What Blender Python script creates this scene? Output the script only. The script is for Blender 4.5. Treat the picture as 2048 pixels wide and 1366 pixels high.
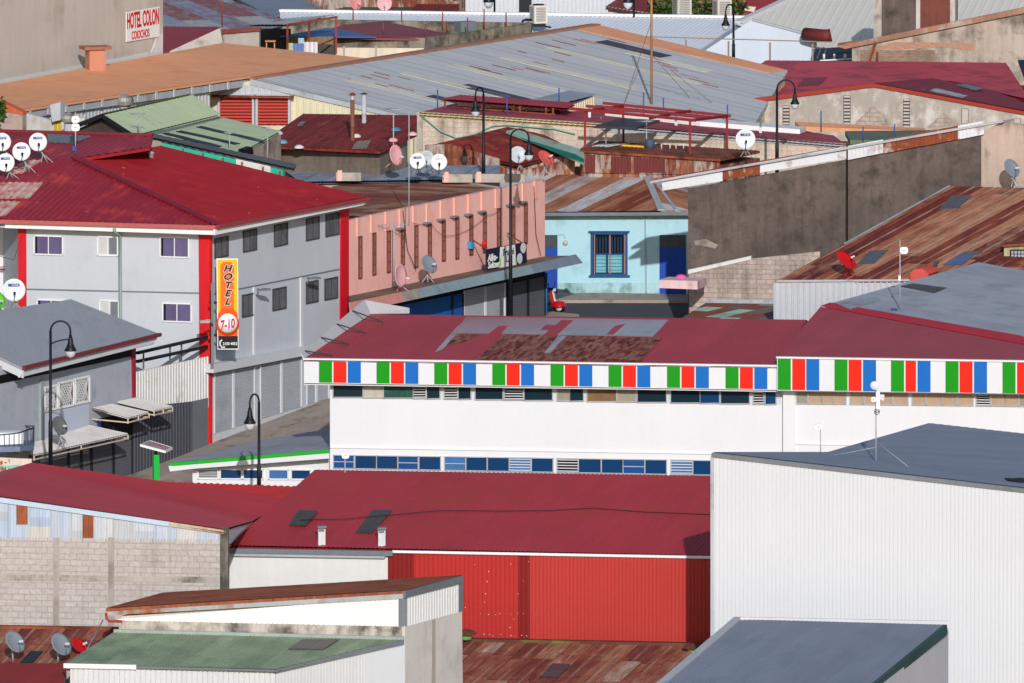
import bpy, math, random
from mathutils import Vector
V = Vector
R = math.radians
random.seed(7)
for _o in list(bpy.data.objects): bpy.data.objects.remove(_o)
SC = bpy.context.scene
COL = SC.collection
# ------------------------------------------------------------------ camera
FPX = 25000.0                       # focal length in pixels of the 2048 px wide photograph
CH = 55.3                           # camera height over the street corner
PITCH = math.atan(2553.0 / FPX)
cam = bpy.data.cameras.new('camera'); CAM = bpy.data.objects.new('camera', cam); COL.objects.link(CAM)
cam.sensor_width = 36.0; cam.lens = FPX / 2048.0 * 36.0
cam.clip_start = 5.0; cam.clip_end = 6000.0
CAM.location = (0, 0, CH); CAM.rotation_euler = (math.pi / 2 - PITCH, 0, 0)
SC.camera = CAM
# ------------------------------------------------------------------ light
SUN_EL, SUN_AZ = 20.0, 3.8          # low morning sun almost behind the camera, a little to its right
w = bpy.data.worlds.new('World'); SC.world = w; w.use_nodes = True
nt = w.node_tree; nt.nodes.clear()
_out = nt.nodes.new('ShaderNodeOutputWorld'); _bg = nt.nodes.new('ShaderNodeBackground'); _sk = nt.nodes.new('ShaderNodeTexSky')
_sk.sky_type = 'NISHITA'; _sk.sun_disc = False
_sk.sun_elevation = R(SUN_EL); _sk.sun_rotation = R(180 - SUN_AZ)
_bg.inputs['Strength'].default_value = 0.11
nt.links.new(_sk.outputs[0], _bg.inputs[0]); nt.links.new(_bg.outputs[0], _out.inputs[0])
sl = bpy.data.lights.new('sun', 'SUN'); SUN = bpy.data.objects.new('sun', sl); COL.objects.link(SUN)
sl.energy = 3.45; sl.angle = R(0.5); sl.color = (1.0, 0.98, 0.955)
SUN.location = (60, 380, 120)
_d = V((math.sin(R(SUN_AZ)) * math.cos(R(SUN_EL)), -math.cos(R(SUN_AZ)) * math.cos(R(SUN_EL)), math.sin(R(SUN_EL))))
SUN.rotation_euler = _d.to_track_quat('Z', 'Y').to_euler()
SC.view_settings.view_transform = 'Standard'; SC.view_settings.look = 'None'
SC.view_settings.exposure = -0.22; SC.view_settings.gamma = 1.0
SC.cycles.max_bounces = 5; SC.cycles.diffuse_bounces = 3
# ------------------------------------------------------------------ picture point -> place
_F = V((0, math.cos(PITCH), -math.sin(PITCH))); _U = V((0, math.sin(PITCH), math.cos(PITCH)))
_C = V((0, 0, CH))
def ray(px, py): return _F + V(((px - 1024.0) / FPX, 0, 0)) + _U * (-(py - 683.0) / FPX)
def P(px, py, Y):                    # the point seen at (px, py) that stands Y metres away
    d = ray(px, py); return _C + d * (Y / d.y)
def PZ(px, py, z):                   # ... that lies at height z
    d = ray(px, py); return _C + d * ((z - CH) / d.z)
class Pl:                            # a plane of the place (a wall, a roof slope)
    def __init__(s, o, n):
        s.o = V(o); s.n = V(n).normalized()
        if s.n.dot(_C - s.o) < 0: s.n = -s.n
    def at(s, px, py, off=0.0):
        d = ray(px, py); return _C + d * ((s.o + s.n * off - _C).dot(s.n) / d.dot(s.n))
    def pts(s, pp, off=0.0): return [s.at(x, y, off) for x, y in pp]
def vpl(x1, Y1, x2, Y2, py=700):
    a, b = P(x1, py, Y1), P(x2, py, Y2); d = b - a; d.z = 0
    return Pl(a, d.cross(V((0, 0, 1))))
def pl3(a, b, c): return Pl(a, (b - a).cross(c - a))
def gz(y):                           # ground height: the street climbs away from the camera
    k = [(300, -9), (430, -6.5), (478, -2.31), (560, 6.3), (620, 5.2), (760, 7.0), (2600, 8.0)]
    for (a, za), (b, zb) in zip(k, k[1:]):
        if y <= b: return za + (zb - za) * (y - a) / (b - a)
    return k[-1][1]
# ------------------------------------------------------------------ meshes
UP = V((0, 0, 1))
class MB:
    def __init__(s): s.v = []; s.f = []; s.uv = []; s.m = []; s.sm = []
    def face(s, pts, m=0, vdir=None, uvs=None, smooth=False):
        i = len(s.v); s.v += [V(p) for p in pts]; s.f.append(list(range(i, i + len(pts))))
        if uvs is None:
            n = V((0, 0, 0))
            for a, b in zip(pts, list(pts[1:]) + [pts[0]]): n += V(a).cross(V(b))
            if n.length < 1e-12: n = V((0, 0, 1))
            n.normalize()
            if vdir is None: vd = UP - n * n.z
            else: vd = vdir - n * vdir.dot(n)
            if vd.length < 1e-4: vd = V((0, 1, 0)) - n * n.y
            vd.normalize(); ud = vd.cross(n)
            uvs = [(V(p).dot(ud), V(p).dot(vd)) for p in pts]
        s.uv.append(uvs); s.m.append(m); s.sm.append(smooth)
    def slab(s, pts, ext, m=0, vdir=None, me=None):          # polygon pts extruded by the vector ext
        pts = [V(p) for p in pts]; q = [p + ext for p in pts]; me = m if me is None else me
        n = V((0, 0, 0))
        for a, b in zip(pts, pts[1:] + [pts[0]]): n += a.cross(b)
        if n.dot(ext) > 0: pts, q = pts[::-1], q[::-1]
        s.face(pts, m, vdir); s.face(q[::-1], me, vdir)
        for k in range(len(pts)):
            a, b = pts[k], pts[(k + 1) % len(pts)]; c, d = q[(k + 1) % len(pts)], q[k]
            s.face([a, d, c, b], me)
    def prism(s, pts, zb, m=0, mt=None):                     # walls all round below a roof outline
        pts = [V(p) for p in pts]
        n = V((0, 0, 0))
        for a, b in zip(pts, pts[1:] + [pts[0]]): n += a.cross(b)
        if n.z < 0: pts = pts[::-1]
        s.face(pts, m if mt is None else mt)
        lo = [V((p.x, p.y, zb)) for p in pts]
        s.face(lo[::-1], m)
        for k in range(len(pts)):
            j = (k + 1) % len(pts); s.face([lo[k], lo[j], pts[j], pts[k]], m)
    def box(s, c, sx, sy, sz, rz=0.0, m=0, ax=None):         # centre, full sizes, turned about z (or given axes)
        c = V(c)
        if ax: ux, uy, uz = ax
        else: ux = V((math.cos(rz), math.sin(rz), 0)); uy = V((-math.sin(rz), math.cos(rz), 0)); uz = UP
        X, Y_, Z = ux * sx / 2, uy * sy / 2, uz * sz / 2
        g = lambda a, b, d: c + X * a + Y_ * b + Z * d
        for q in ([(-1,-1,-1),(1,-1,-1),(1,-1,1),(-1,-1,1)], [(1,1,-1),(-1,1,-1),(-1,1,1),(1,1,1)], [(1,-1,-1),(1,1,-1),(1,1,1),(1,-1,1)],
                  [(-1,1,-1),(-1,-1,-1),(-1,-1,1),(-1,1,1)], [(-1,-1,1),(1,-1,1),(1,1,1),(-1,1,1)], [(-1,1,-1),(1,1,-1),(1,-1,-1),(-1,-1,-1)]):
            s.face([g(*t) for t in q], m)
    def bar(s, a, b, wd, ht=None, m=0, up=None):             # rectangular bar from a to b
        a, b = V(a), V(b); ht = wd if ht is None else ht; d = (b - a); L = d.length
        if L < 1e-6: return
        d.normalize(); u = V(up) if up is not None else UP
        if abs(d.dot(u)) > .98: u = V((0, 1, 0))
        sd = d.cross(u).normalized(); u2 = sd.cross(d)
        s.box((a + b) / 2, L, wd, ht, m=m, ax=(d, sd * -1, u2))
    def tube(s, pts, r, n=8, m=0, cap=True):                 # round tube through pts; r a number or one per point
        pts = [V(p) for p in pts]; rs = r if isinstance(r, (list, tuple)) else [r] * len(pts)
        rings = []; ref = None
        for k, p in enumerate(pts):
            t = (pts[min(k + 1, len(pts) - 1)] - pts[max(k - 1, 0)])
            t = t.normalized() if t.length > 1e-9 else UP.copy()
            if ref is None or abs(ref.dot(t)) > .95: ref = V((1, 0, 0)) if abs(t.x) < .9 else V((0, 1, 0))
            u = (ref - t * ref.dot(t)).normalized(); ref = u; w_ = t.cross(u)
            rings.append([p + (u * math.cos(2 * math.pi * j / n) + w_ * math.sin(2 * math.pi * j / n)) * rs[k] for j in range(n)])
        for k in range(len(rings) - 1):
            for j in range(n):
                i = (j + 1) % n; s.face([rings[k][j], rings[k][i], rings[k + 1][i], rings[k + 1][j]], m, smooth=True)
        if cap: s.face(rings[0][::-1], m); s.face(rings[-1], m)
    def lathe(s, c, prof, n=16, m=0, ax=None):               # profile [(r, h)...] turned about the axis through c
        c = V(c); az = V(ax).normalized() if ax is not None else UP
        ref = V((1, 0, 0)) if abs(az.x) < .9 else V((0, 1, 0)); u = (ref - az * ref.dot(az)).normalized(); w_ = az.cross(u)
        rings = [[c + az * h + (u * math.cos(2 * math.pi * j / n) + w_ * math.sin(2 * math.pi * j / n)) * r for j in range(n)] for r, h in prof]
        for k in range(len(rings) - 1):
            for j in range(n):
                i = (j + 1) % n; s.face([rings[k][j], rings[k][i], rings[k + 1][i], rings[k + 1][j]], m, smooth=True)
    def corr(s, pts, vdir, pitch, amp, m=0, prof='wave', lift=0.0):   # a sheet whose ribs run along vdir
        pts = [V(p) for p in pts]
        n = V((0, 0, 0))
        for a, b in zip(pts, pts[1:] + [pts[0]]): n += a.cross(b)
        n.normalize()
        if n.dot(_C - pts[0]) < 0: n = -n
        vd = (vdir - n * vdir.dot(n)).normalized(); ud = vd.cross(n)
        uvp = [(p.dot(ud), p.dot(vd)) for p in pts]
        u0, u1 = min(a[0] for a in uvp), max(a[0] for a in uvp)
        if prof == 'wave': tab = [(0, 0), (.25, .85), (.5, 1), (.75, .15)]; tab = [(0, 0), (.25, .5), (.5, 1), (.75, .5)]
        elif prof == 'rib': tab = [(0, 0), (.62, 0), (.70, 1), (.92, 1)]
        elif prof == 'groove': tab = [(0, 1), (.80, 1), (.86, 0), (.94, 0)]
        else: tab = [(0, 0), (.10, .9), (.28, 1), (.45, .75), (.62, .2), (.9, 0)]   # tile
        us = {u0 + 1e-4: None, u1 - 1e-4: None}
        k = math.floor(u0 / pitch)
        S = []
        while k * pitch < u1:
            for f, h in tab:
                u = (k + f) * pitch
                if u0 + 1e-4 < u < u1 - 1e-4: S.append((u, h))
            k += 1
        S = [(u0 + 1e-4, S[0][1] if S else 0)] + S + [(u1 - 1e-4, S[-1][1] if S else 0)]
        for q in uvp:                                        # keep the outline's own corners
            if u0 + 2e-4 < q[0] < u1 - 2e-4:
                for (a, ha), (b, hb) in zip(S, S[1:]):
                    if a < q[0] < b:
                        S.append((q[0], ha + (hb - ha) * (q[0] - a) / (b - a))); break
        S.sort()
        N = len(pts); row = []
        for u, h in S:
            c = []
            for k in range(N):
                (ua, va), (ub, vb) = uvp[k], uvp[(k + 1) % N]
                if (ua - u) * (ub - u) <= 0 and abs(ub - ua) > 1e-9:
                    t = (u - ua) / (ub - ua); c.append((va + (vb - va) * t, pts[k].lerp(pts[(k + 1) % N], t)))
            if len(c) < 2: continue
            c.sort(key=lambda e: e[0])
            off = n * (lift + amp * h)
            row.append((u, c[0][0], c[-1][0], c[0][1] + off, c[-1][1] + off))
        for a, b in zip(row, row[1:]):
            s.face([a[3], b[3], b[4], a[4]], m, uvs=[(a[0], a[1]), (b[0], b[1]), (b[0], b[2]), (a[0], a[2])], smooth=(prof in ('wave', 'tile')))
    def merge_text(s, body, o, ux, uy, size, m=0, th=.01, shear=0.0, wide=1.0, align='CENTER', bold=0.0):
        cu = bpy.data.curves.new('t', 'FONT'); cu.body = body; cu.size = 1.0; cu.shear = shear; cu.align_x = align
        cu.extrude = .5; cu.resolution_u = 3; cu.offset = bold
        ob = bpy.data.objects.new('t', cu); COL.objects.link(ob)
        me = bpy.data.meshes.new_from_object(ob.evaluated_get(bpy.context.evaluated_depsgraph_get()))
        uz = V(ux).cross(V(uy)).normalized()
        for p in me.polygons:
            s.face([V(o) + V(ux) * me.vertices[i].co.x * size * wide + V(uy) * me.vertices[i].co.y * size + uz * (me.vertices[i].co.z + .5) * th for i in p.vertices], m)
        bpy.data.objects.remove(ob); bpy.data.curves.remove(cu); bpy.data.meshes.remove(me)
    def build(s, name, mats, parent=None, loc=None, weld=False):
        o0 = ORG.get(parent.name, V((0, 0, 0))) if parent else (V(loc) if loc is not None else V((0, 0, 0)))
        me = bpy.data.meshes.new(name)
        me.from_pydata([tuple(p - o0) for p in s.v], [], s.f)
        mats = mats if isinstance(mats, (list, tuple)) else [mats]
        for m in mats: me.materials.append(m)
        ul = me.uv_layers.new(name='UVMap')
        flat = [c for f in s.uv for c in f]
        for li, c in enumerate(flat): ul.data[li].uv = c
        me.polygons.foreach_set('material_index', s.m); me.polygons.foreach_set('use_smooth', s.sm)
        if any(s.sm):
            import bmesh
            b = bmesh.new(); b.from_mesh(me); bmesh.ops.remove_doubles(b, verts=b.verts, dist=1e-5)
            b.to_mesh(me); b.free()
        me.update()
        o = bpy.data.objects.new(name, me); COL.objects.link(o)
        if parent: o.parent = parent; ORG[o.name] = o0
        else: o.location = o0; ORG[o.name] = o0
        return o
ORG = {}
def tag(o, label=None, cat=None, group=None, kind=None):
    if label: o['label'] = label
    if cat: o['category'] = cat
    if group: o['group'] = group
    if kind: o['kind'] = kind
    return o
def thing(name, label, cat, loc, group=None):
    o = bpy.data.objects.new(name, None); COL.objects.link(o); o.empty_display_size = .3
    o.location = loc; ORG[o.name] = V(loc); return tag(o, label, cat, group)
# ------------------------------------------------------------------ materials
def lin(c): return tuple(((x / 255.0) / 12.92 if x / 255.0 <= .04045 else ((x / 255.0 + .055) / 1.055) ** 2.4) for x in c)
def _nt(name):
    m = bpy.data.materials.new(name); m.use_nodes = True; t = m.node_tree
    return m, t, t.nodes['Principled BSDF']
def N(t, k, **kw):
    n = t.nodes.new('ShaderNode' + k)
    for a, b in kw.items():
        if a in n.inputs: n.inputs[a].default_value = b
        else: setattr(n, a, b)
    return n
def mathn(t, op, a, b=None, c=None):
    n = t.nodes.new('ShaderNodeMath'); n.operation = op
    for i, x in enumerate((a, b, c)):
        if x is None: continue
        if isinstance(x, (int, float)): n.inputs[i].default_value = x
        else: t.links.new(x, n.inputs[i])
    return n.outputs[0]
def mix(t, f, a, b, mode='MIX'):
    n = t.nodes.new('ShaderNodeMix'); n.data_type = 'RGBA'; n.blend_type = mode; n.clamp_factor = True
    for i, x in ((0, f), (6, a), (7, b)):
        if isinstance(x, (int, float)): n.inputs[i].default_value = x
        elif isinstance(x, (tuple, list)): n.inputs[i].default_value = (*x[:3], 1)
        else: t.links.new(x, n.inputs[i])
    return n.outputs[2]
def uvmap(t, sx=1.0, sy=1.0, ox=0.0, oy=0.0):
    u = t.nodes.new('ShaderNodeUVMap'); mp = t.nodes.new('ShaderNodeMapping')
    mp.inputs['Scale'].default_value = (sx, sy, 1); mp.inputs['Location'].default_value = (ox, oy, 0)
    t.links.new(u.outputs[0], mp.inputs[0]); return mp.outputs[0]
def noise(t, vec, scale=1.0, det=4.0, rough=.6):
    n = N(t, 'TexNoise', Scale=scale, Detail=det, Roughness=rough); t.links.new(vec, n.inputs['Vector']); return n.outputs['Fac']
def ramp(t, f, lo, hi, a=0.0, b=1.0):
    n = t.nodes.new('ShaderNodeMapRange'); n.inputs[1].default_value = lo; n.inputs[2].default_value = hi
    n.inputs[3].default_value = a; n.inputs[4].default_value = b; t.links.new(f, n.inputs[0]); return n.outputs[0]
_seed = [0]
def paint(name, col, rough=.6, var=.12, streak=.15, stain=None, stain_amt=0.0, stain_scale=.6, spec=.3, metal=0.0, bump=0.0, panel=0.0, speck=0.0):
    """a painted or plain surface: patchy value, vertical streaks, optional stain colour, optional sheet-to-sheet difference"""
    m, t, b = _nt(name); _seed[0] += 13.7; s = _seed[0]
    c = lin(col) if max(col) > 1.0 else col
    n1 = noise(t, uvmap(t, .35, .35, s, s * .7), 1.0, 5.0); n2 = mathn(t, 'ADD', mathn(t, 'MULTIPLY', noise(t, uvmap(t, 4.0, .3, s, s), 1.0, 4.0), .5), mathn(t, 'MULTIPLY', noise(t, uvmap(t, 1.1, .22, s + 2, s), 1.0, 5.0), .5))
    n3 = noise(t, uvmap(t, 7, 5, s, s), 1.0, 6.0, .75)
    f = mathn(t, 'ADD', ramp(t, n1, .3, .7, 1 - var, 1 + var), ramp(t, n2, .3, .7, -streak, streak))
    f = mathn(t, 'ADD', f, ramp(t, n3, .3, .7, -var * .8, var * .8))
    if panel:
        u = uvmap(t, 1 / .85, 1 / 40.0, s, s); sp = N(t, 'VectorMath', operation='FLOOR'); t.links.new(u, sp.inputs[0])
        wn = N(t, 'TexWhiteNoise', noise_dimensions='2D'); t.links.new(sp.outputs[0], wn.inputs['Vector'])
        f = mathn(t, 'ADD', f, ramp(t, wn.outputs['Value'], 0, 1, -panel, panel))
    mul = N(t, 'VectorMath', operation='SCALE'); mul.inputs[0].default_value = c; t.links.new(f, mul.inputs['Scale'])
    o = mul.outputs[0]
    if stain is not None and stain_amt > 0:
        sc = lin(stain) if max(stain) > 1 else stain
        k1 = noise(t, uvmap(t, stain_scale, stain_scale, s + 3, s), 1.0, 6.0, .65); k2 = noise(t, uvmap(t, 2.2, .3, s + 5, s), 1.0, 5.0)
        k = mathn(t, 'ADD', mathn(t, 'MULTIPLY', k1, .7), mathn(t, 'MULTIPLY', k2, .3))
        o = mix(t, ramp(t, k, .62 - stain_amt * .32, .74 - stain_amt * .26), o, sc)
    if speck:
        k = noise(t, uvmap(t, 3.2, 3.2, s + 9, s), 1.0, 2.0); o = mix(t, ramp(t, k, .70, .73, 0, speck), o, (.72, .68, .66))
    t.links.new(o, b.inputs['Base Color'])
    b.inputs['Roughness'].default_value = rough; b.inputs['Metallic'].default_value = metal; b.inputs['Specular IOR Level'].default_value = spec
    if bump:
        bp = N(t, 'Bump', Strength=bump, Distance=.02); t.links.new(n3, bp.inputs['Height']); t.links.new(bp.outputs[0], b.inputs['Normal'])
    return m
def sheets(name, cols, w=.8, l=2.4, streak=.22, mixn=.5, rough=.75, seam=.35, spec=.2, lap=0.0):
    """old corrugated sheets: every sheet takes one of cols, with rust creeping along it"""
    m, t, b = _nt(name); _seed[0] += 7.3; s = _seed[0]
    u = t.nodes.new('ShaderNodeUVMap'); sep = N(t, 'SeparateXYZ'); t.links.new(u.outputs[0], sep.inputs[0])
    ui = mathn(t, 'FLOOR', mathn(t, 'DIVIDE', sep.outputs[0], w))
    w0 = N(t, 'TexWhiteNoise', noise_dimensions='1D'); t.links.new(ui, w0.inputs['W'])
    vv = mathn(t, 'ADD', mathn(t, 'DIVIDE', sep.outputs[1], l), mathn(t, 'MULTIPLY', w0.outputs['Value'], .35))
    vi = mathn(t, 'FLOOR', vv)
    cb = N(t, 'CombineXYZ'); t.links.new(ui, cb.inputs[0]); t.links.new(vi, cb.inputs[1]); cb.inputs[2].default_value = s
    wn = N(t, 'TexWhiteNoise', noise_dimensions='3D'); t.links.new(cb.outputs[0], wn.inputs['Vector'])
    k1 = noise(t, uvmap(t, 2.2, .5, s, s), 1.0, 6.0, .7)
    val = mathn(t, 'ADD', mathn(t, 'MULTIPLY', wn.outputs['Value'], 1 - mixn), ramp(t, k1, .3, .7, 0, mixn))
    cr = N(t, 'ValToRGB'); e = cr.color_ramp.elements
    while len(e) > 1: e.remove(e[-1])
    for i, c in enumerate(cols):
        q = e[0] if i == 0 else e.new(i / (len(cols) - 1))
        q.position = i / (len(cols) - 1) * .9 + .05; q.color = (*lin(c), 1)
    t.links.new(val, cr.inputs[0])
    n2 = noise(t, uvmap(t, 7.0, .5, s, s), 1.0, 4.0)
    f = ramp(t, n2, .3, .7, 1 - streak, 1 + streak)
    if seam:
        fu = mathn(t, 'FRACT', mathn(t, 'DIVIDE', sep.outputs[0], w)); fv = mathn(t, 'FRACT', vv)
        eu = mathn(t, 'LESS_THAN', fu, .07); ev = mathn(t, 'LESS_THAN', fv, .035)
        f = mathn(t, 'MULTIPLY', f, mathn(t, 'SUBTRACT', 1.0, mathn(t, 'MULTIPLY', mathn(t, 'MAXIMUM', eu, ev), seam)))
    mul = N(t, 'VectorMath', operation='SCALE'); t.links.new(cr.outputs[0], mul.inputs[0]); t.links.new(f, mul.inputs['Scale'])
    o = mul.outputs[0]
    if lap:
        fl = mathn(t, 'FRACT', mathn(t, 'ADD', mathn(t, 'DIVIDE', sep.outputs[0], w), .5)); k3 = noise(t, uvmap(t, .4, .4, s + 4, s), 1.0, 3.0)
        o = mix(t, mathn(t, 'MULTIPLY', mathn(t, 'MULTIPLY', mathn(t, 'LESS_THAN', fl, .12), ramp(t, k3, .35, .6)), lap), o, lin((186, 160, 140)))
    t.links.new(o, b.inputs['Base Color']); b.inputs['Roughness'].default_value = rough; b.inputs['Specular IOR Level'].default_value = spec
    return m
def blocks(name, c1, c2, mortar, bw=.4, bh=.2, stain=(90, 84, 78), amt=.35, msize=.012):
    m, t, b = _nt(name); _seed[0] += 5.1; s = _seed[0]
    br = N(t, 'TexBrick', Scale=1.0); br.offset = .5
    br.inputs['Mortar Size'].default_value = msize; br.inputs['Brick Width'].default_value = bw; br.inputs['Row Height'].default_value = bh
    br.inputs['Color1'].default_value = (*lin(c1), 1); br.inputs['Color2'].default_value = (*lin(c2), 1); br.inputs['Mortar'].default_value = (*lin(mortar), 1)
    t.links.new(uvmap(t), br.inputs['Vector'])
    k1 = noise(t, uvmap(t, .5, .5, s, s), 1.0, 6.0, .65); k2 = noise(t, uvmap(t, 2.5, .18, s, s), 1.0, 5.0)
    k = mathn(t, 'ADD', mathn(t, 'MULTIPLY', k1, .5), mathn(t, 'MULTIPLY', k2, .5))
    o = mix(t, ramp(t, k, .64 - amt * .3, .8 - amt * .25, 0, .8), br.outputs['Color'], lin(stain))
    n3 = noise(t, uvmap(t, 9, 9, s, s), 1.0, 3.0); f = ramp(t, n3, .3, .7, .86, 1.12)
    mul = N(t, 'VectorMath', operation='SCALE'); t.links.new(o, mul.inputs[0]); t.links.new(f, mul.inputs['Scale'])
    t.links.new(mul.outputs[0], b.inputs['Base Color']); b.inputs['Roughness'].default_value = .9; b.inputs['Specular IOR Level'].default_value = .15
    bp = N(t, 'Bump', Strength=.4, Distance=.01); t.links.new(br.outputs['Fac'], bp.inputs['Height']); bp.invert = True; t.links.new(bp.outputs[0], b.inputs['Normal'])
    return m
def glass(name, col, rough=.08):
    m, t, b = _nt(name); b.inputs['Base Color'].default_value = (*lin(col), 1); b.inputs['Roughness'].default_value = rough
    b.inputs['Specular IOR Level'].default_value = .6; return m
# ------------------------------------------------------------------ shared materials
M = {}
def pm(k, *a, **kw): M[k] = paint(k, *a, **kw)
pm('white_wall', (224, 224, 229), var=.02, streak=.022, rough=.7)
pm('white_rib', (208, 211, 217), var=.02, streak=.02, rough=.55)
pm('white_trim', (235, 235, 236), var=.03, streak=.03, rough=.5)
pm('dirty_white', (216, 214, 212), var=.05, streak=.07, stain=(170, 156, 142), stain_amt=.2)
pm('maroon_roof', (168, 54, 63), var=.07, streak=.10, panel=.05, rough=.5, stain=(164, 60, 58), stain_amt=.4, stain_scale=.25)
pm('red_roof', (190, 46, 50), var=.07, streak=.12, panel=.05, rough=.5, stain=(184, 48, 56), stain_amt=.35, stain_scale=.3)
pm('crimson_roof', (200, 62, 74), var=.1, streak=.10, rough=.55, stain=(140, 40, 52), stain_amt=.4)
pm('tile_red', (144, 32, 46), var=.12, streak=.12, rough=.4, stain=(200, 66, 58), stain_amt=.28, speck=.25)
pm('red_wall', (178, 40, 36), var=.05, streak=.05, rough=.5)
pm('red_wall_light', (184, 52, 46), var=.04, streak=.03, rough=.5)
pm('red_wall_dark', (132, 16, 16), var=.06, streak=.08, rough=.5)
pm('signal_red', (205, 22, 40), var=.05, streak=.05, rough=.45)
pm('slate_roof', (126, 134, 151), var=.04, streak=.07, panel=.05, rough=.5, stain=(116, 124, 141), stain_amt=.35, speck=.12)
pm('gray_roof', (156, 161, 173), var=.06, streak=.08, panel=.05, rough=.55, stain=(138, 143, 154), stain_amt=.4, speck=.2)
pm('zinc', (172, 176, 184), var=.08, streak=.10, rough=.45, stain=(130, 132, 136), stain_amt=.3)
pm('zinc_dark', (112, 118, 126), var=.1, streak=.12, rough=.5)
pm('galv_wall', (186, 188, 194), var=.06, streak=.07, rough=.5)
pm('dark_metal', (34, 36, 42), var=.1, streak=.1, rough=.5)
pm('black', (12, 12, 15), var=.1, streak=.05, rough=.6)
pm('lamp_black', (20, 24, 32), var=.1, streak=.05, rough=.45)
pm('rust', (146, 76, 52), var=.2, streak=.3, rough=.85, stain=(86, 38, 30), stain_amt=.5)
pm('concrete', (178, 168, 160), var=.1, streak=.12, rough=.9, stain=(96, 88, 80), stain_amt=.32)
pm('concrete_light', (196, 186, 180), var=.08, streak=.1, rough=.9, stain=(140, 128, 118), stain_amt=.3)
pm('dark_plaster', (98, 87, 82), var=.2, streak=.3, rough=.95, stain=(72, 64, 60), stain_amt=.42, stain_scale=1.3)
pm('tan_plaster', (180, 160, 148), var=.1, streak=.16, rough=.9, stain=(112, 96, 86), stain_amt=.3)
pm('skylight_dark', (74, 70, 70), var=.14, streak=.2, rough=.4, speck=.2)
pm('green_roof', (136, 154, 126), var=.12, streak=.14, panel=.1, rough=.6, stain=(108, 124, 104), stain_amt=.5, stain_scale=.4)
pm('sage_roof', (192, 205, 166), var=.06, streak=.08, rough=.6, stain=(172, 186, 148), stain_amt=.3)
pm('asphalt', (164, 150, 142), var=.16, streak=.05, rough=.95, stain=(130, 120, 114), stain_amt=.4)
pm('asphalt_dark', (76, 76, 84), var=.12, streak=.05, rough=.95)
pm('pavement', (160, 148, 138), var=.14, streak=.1, rough=.95, stain=(90, 84, 78), stain_amt=.3)
pm('earth', (96, 86, 76), var=.2, streak=.1, rough=1.0)
pm('gray_white', (206, 208, 212), var=.05, streak=.06, rough=.5)
M['rust_sheets'] = sheets('rust_sheets', [(196, 184, 176), (172, 116, 90), (154, 84, 66), (124, 60, 54), (164, 94, 72), (200, 158, 136)], w=.75, l=3.0, mixn=.32, streak=.3, lap=.5)
M['rust_sheets_dark'] = sheets('rust_sheets_dark', [(112, 46, 44), (150, 80, 55), (188, 134, 106), (104, 42, 42), (142, 70, 50)], w=.85, l=14.0, mixn=.3, streak=.3, seam=.3, lap=.8)
M['rust_scaly'] = sheets('rust_scaly', [(92, 36, 36), (116, 54, 44), (150, 104, 90), (100, 42, 40), (84, 32, 34)], w=.16, l=.5, mixn=.55, seam=.25)
M['rust_gray'] = sheets('rust_gray', [(200, 202, 208), (186, 186, 188), (140, 80, 56), (120, 56, 40), (172, 118, 92), (126, 62, 44), (194, 196, 200), (134, 72, 50)], w=.95, l=14.0, mixn=.14, seam=.1, lap=.4)
M['rust_red'] = sheets('rust_red', [(122, 42, 42), (138, 54, 48), (110, 38, 40), (156, 84, 64)], w=.9, l=4.0, mixn=.6, seam=.2)
M['rust_thin'] = sheets('rust_thin', [(140, 96, 74), (152, 88, 62), (124, 70, 52), (170, 138, 114)], w=1.2, l=8.0, mixn=.75, seam=.1)
M['panel_wall'] = sheets('panel_wall', [(200, 206, 218), (196, 202, 214), (204, 202, 200), (176, 192, 216), (196, 190, 182), (204, 204, 206)], w=.72, l=9.0, mixn=.18, streak=.12, seam=.15)
M['rust_wall'] = sheets('rust_wall', [(196, 190, 184), (150, 100, 76), (112, 50, 38), (180, 168, 156), (132, 74, 50)], w=.8, l=9.0, mixn=.55, streak=.25, seam=.2)
M['block_wall'] = blocks('block_wall', (192, 184, 180), (182, 173, 169), (164, 155, 150), stain=(142, 132, 126), amt=.3)
M['block_light'] = blocks('block_light', (212, 204, 200), (208, 200, 196), (200, 192, 187), stain=(186, 178, 172), amt=.2)
M['block_old'] = blocks('block_old', (192, 174, 164), (178, 162, 152), (156, 142, 134), bw=.4, bh=.2, stain=(96, 88, 82), amt=.55, msize=.015)
M['glass_blue'] = glass('glass_blue', (22, 62, 104)); M['glass_teal'] = glass('glass_teal', (26, 46, 58)); M['glass_dark'] = glass('glass_dark', (22, 24, 30))
# ------------------------------------------------------------------ building helpers
def up_of(pl): return (UP - pl.n * pl.n.z).normalized()
def wall(b, name, pl, pp, mat, th=.15, off=0.0, label=None):
    mb = MB(); mb.slab(pl.pts(pp, off), pl.n * -th); o = mb.build(name, mat, b)
    if label: o['label'] = label
    return o
def ribwall(b, name, pl, pp, mat, pitch=.2, amp=.025, prof='rib', th=.1, off=0.0, vdir=UP):
    mb = MB(); pts = pl.pts(pp, off); mb.slab(pts, pl.n * -th); mb.corr(pts, vdir, pitch, amp, prof=prof, lift=.004); return mb.build(name, mat, b)
def roof(b, name, pts, mat, vdir, pitch=.2, amp=.025, prof='wave', th=.1):
    n = (V(pts[1]) - V(pts[0])).cross(V(pts[2]) - V(pts[0])).normalized(); dv = max(abs((V(p) - V(pts[0])).dot(n)) for p in pts)
    mb = MB()
    if dv > .03: mb.corr(pts, vdir, pitch, amp, prof=prof, lift=-th)
    else: mb.slab(pts, V((0, 0, -th)), vdir=vdir)
    mb.corr(pts, vdir, pitch, amp, prof=prof, lift=.006); return mb.build(name, mat, b)
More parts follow.
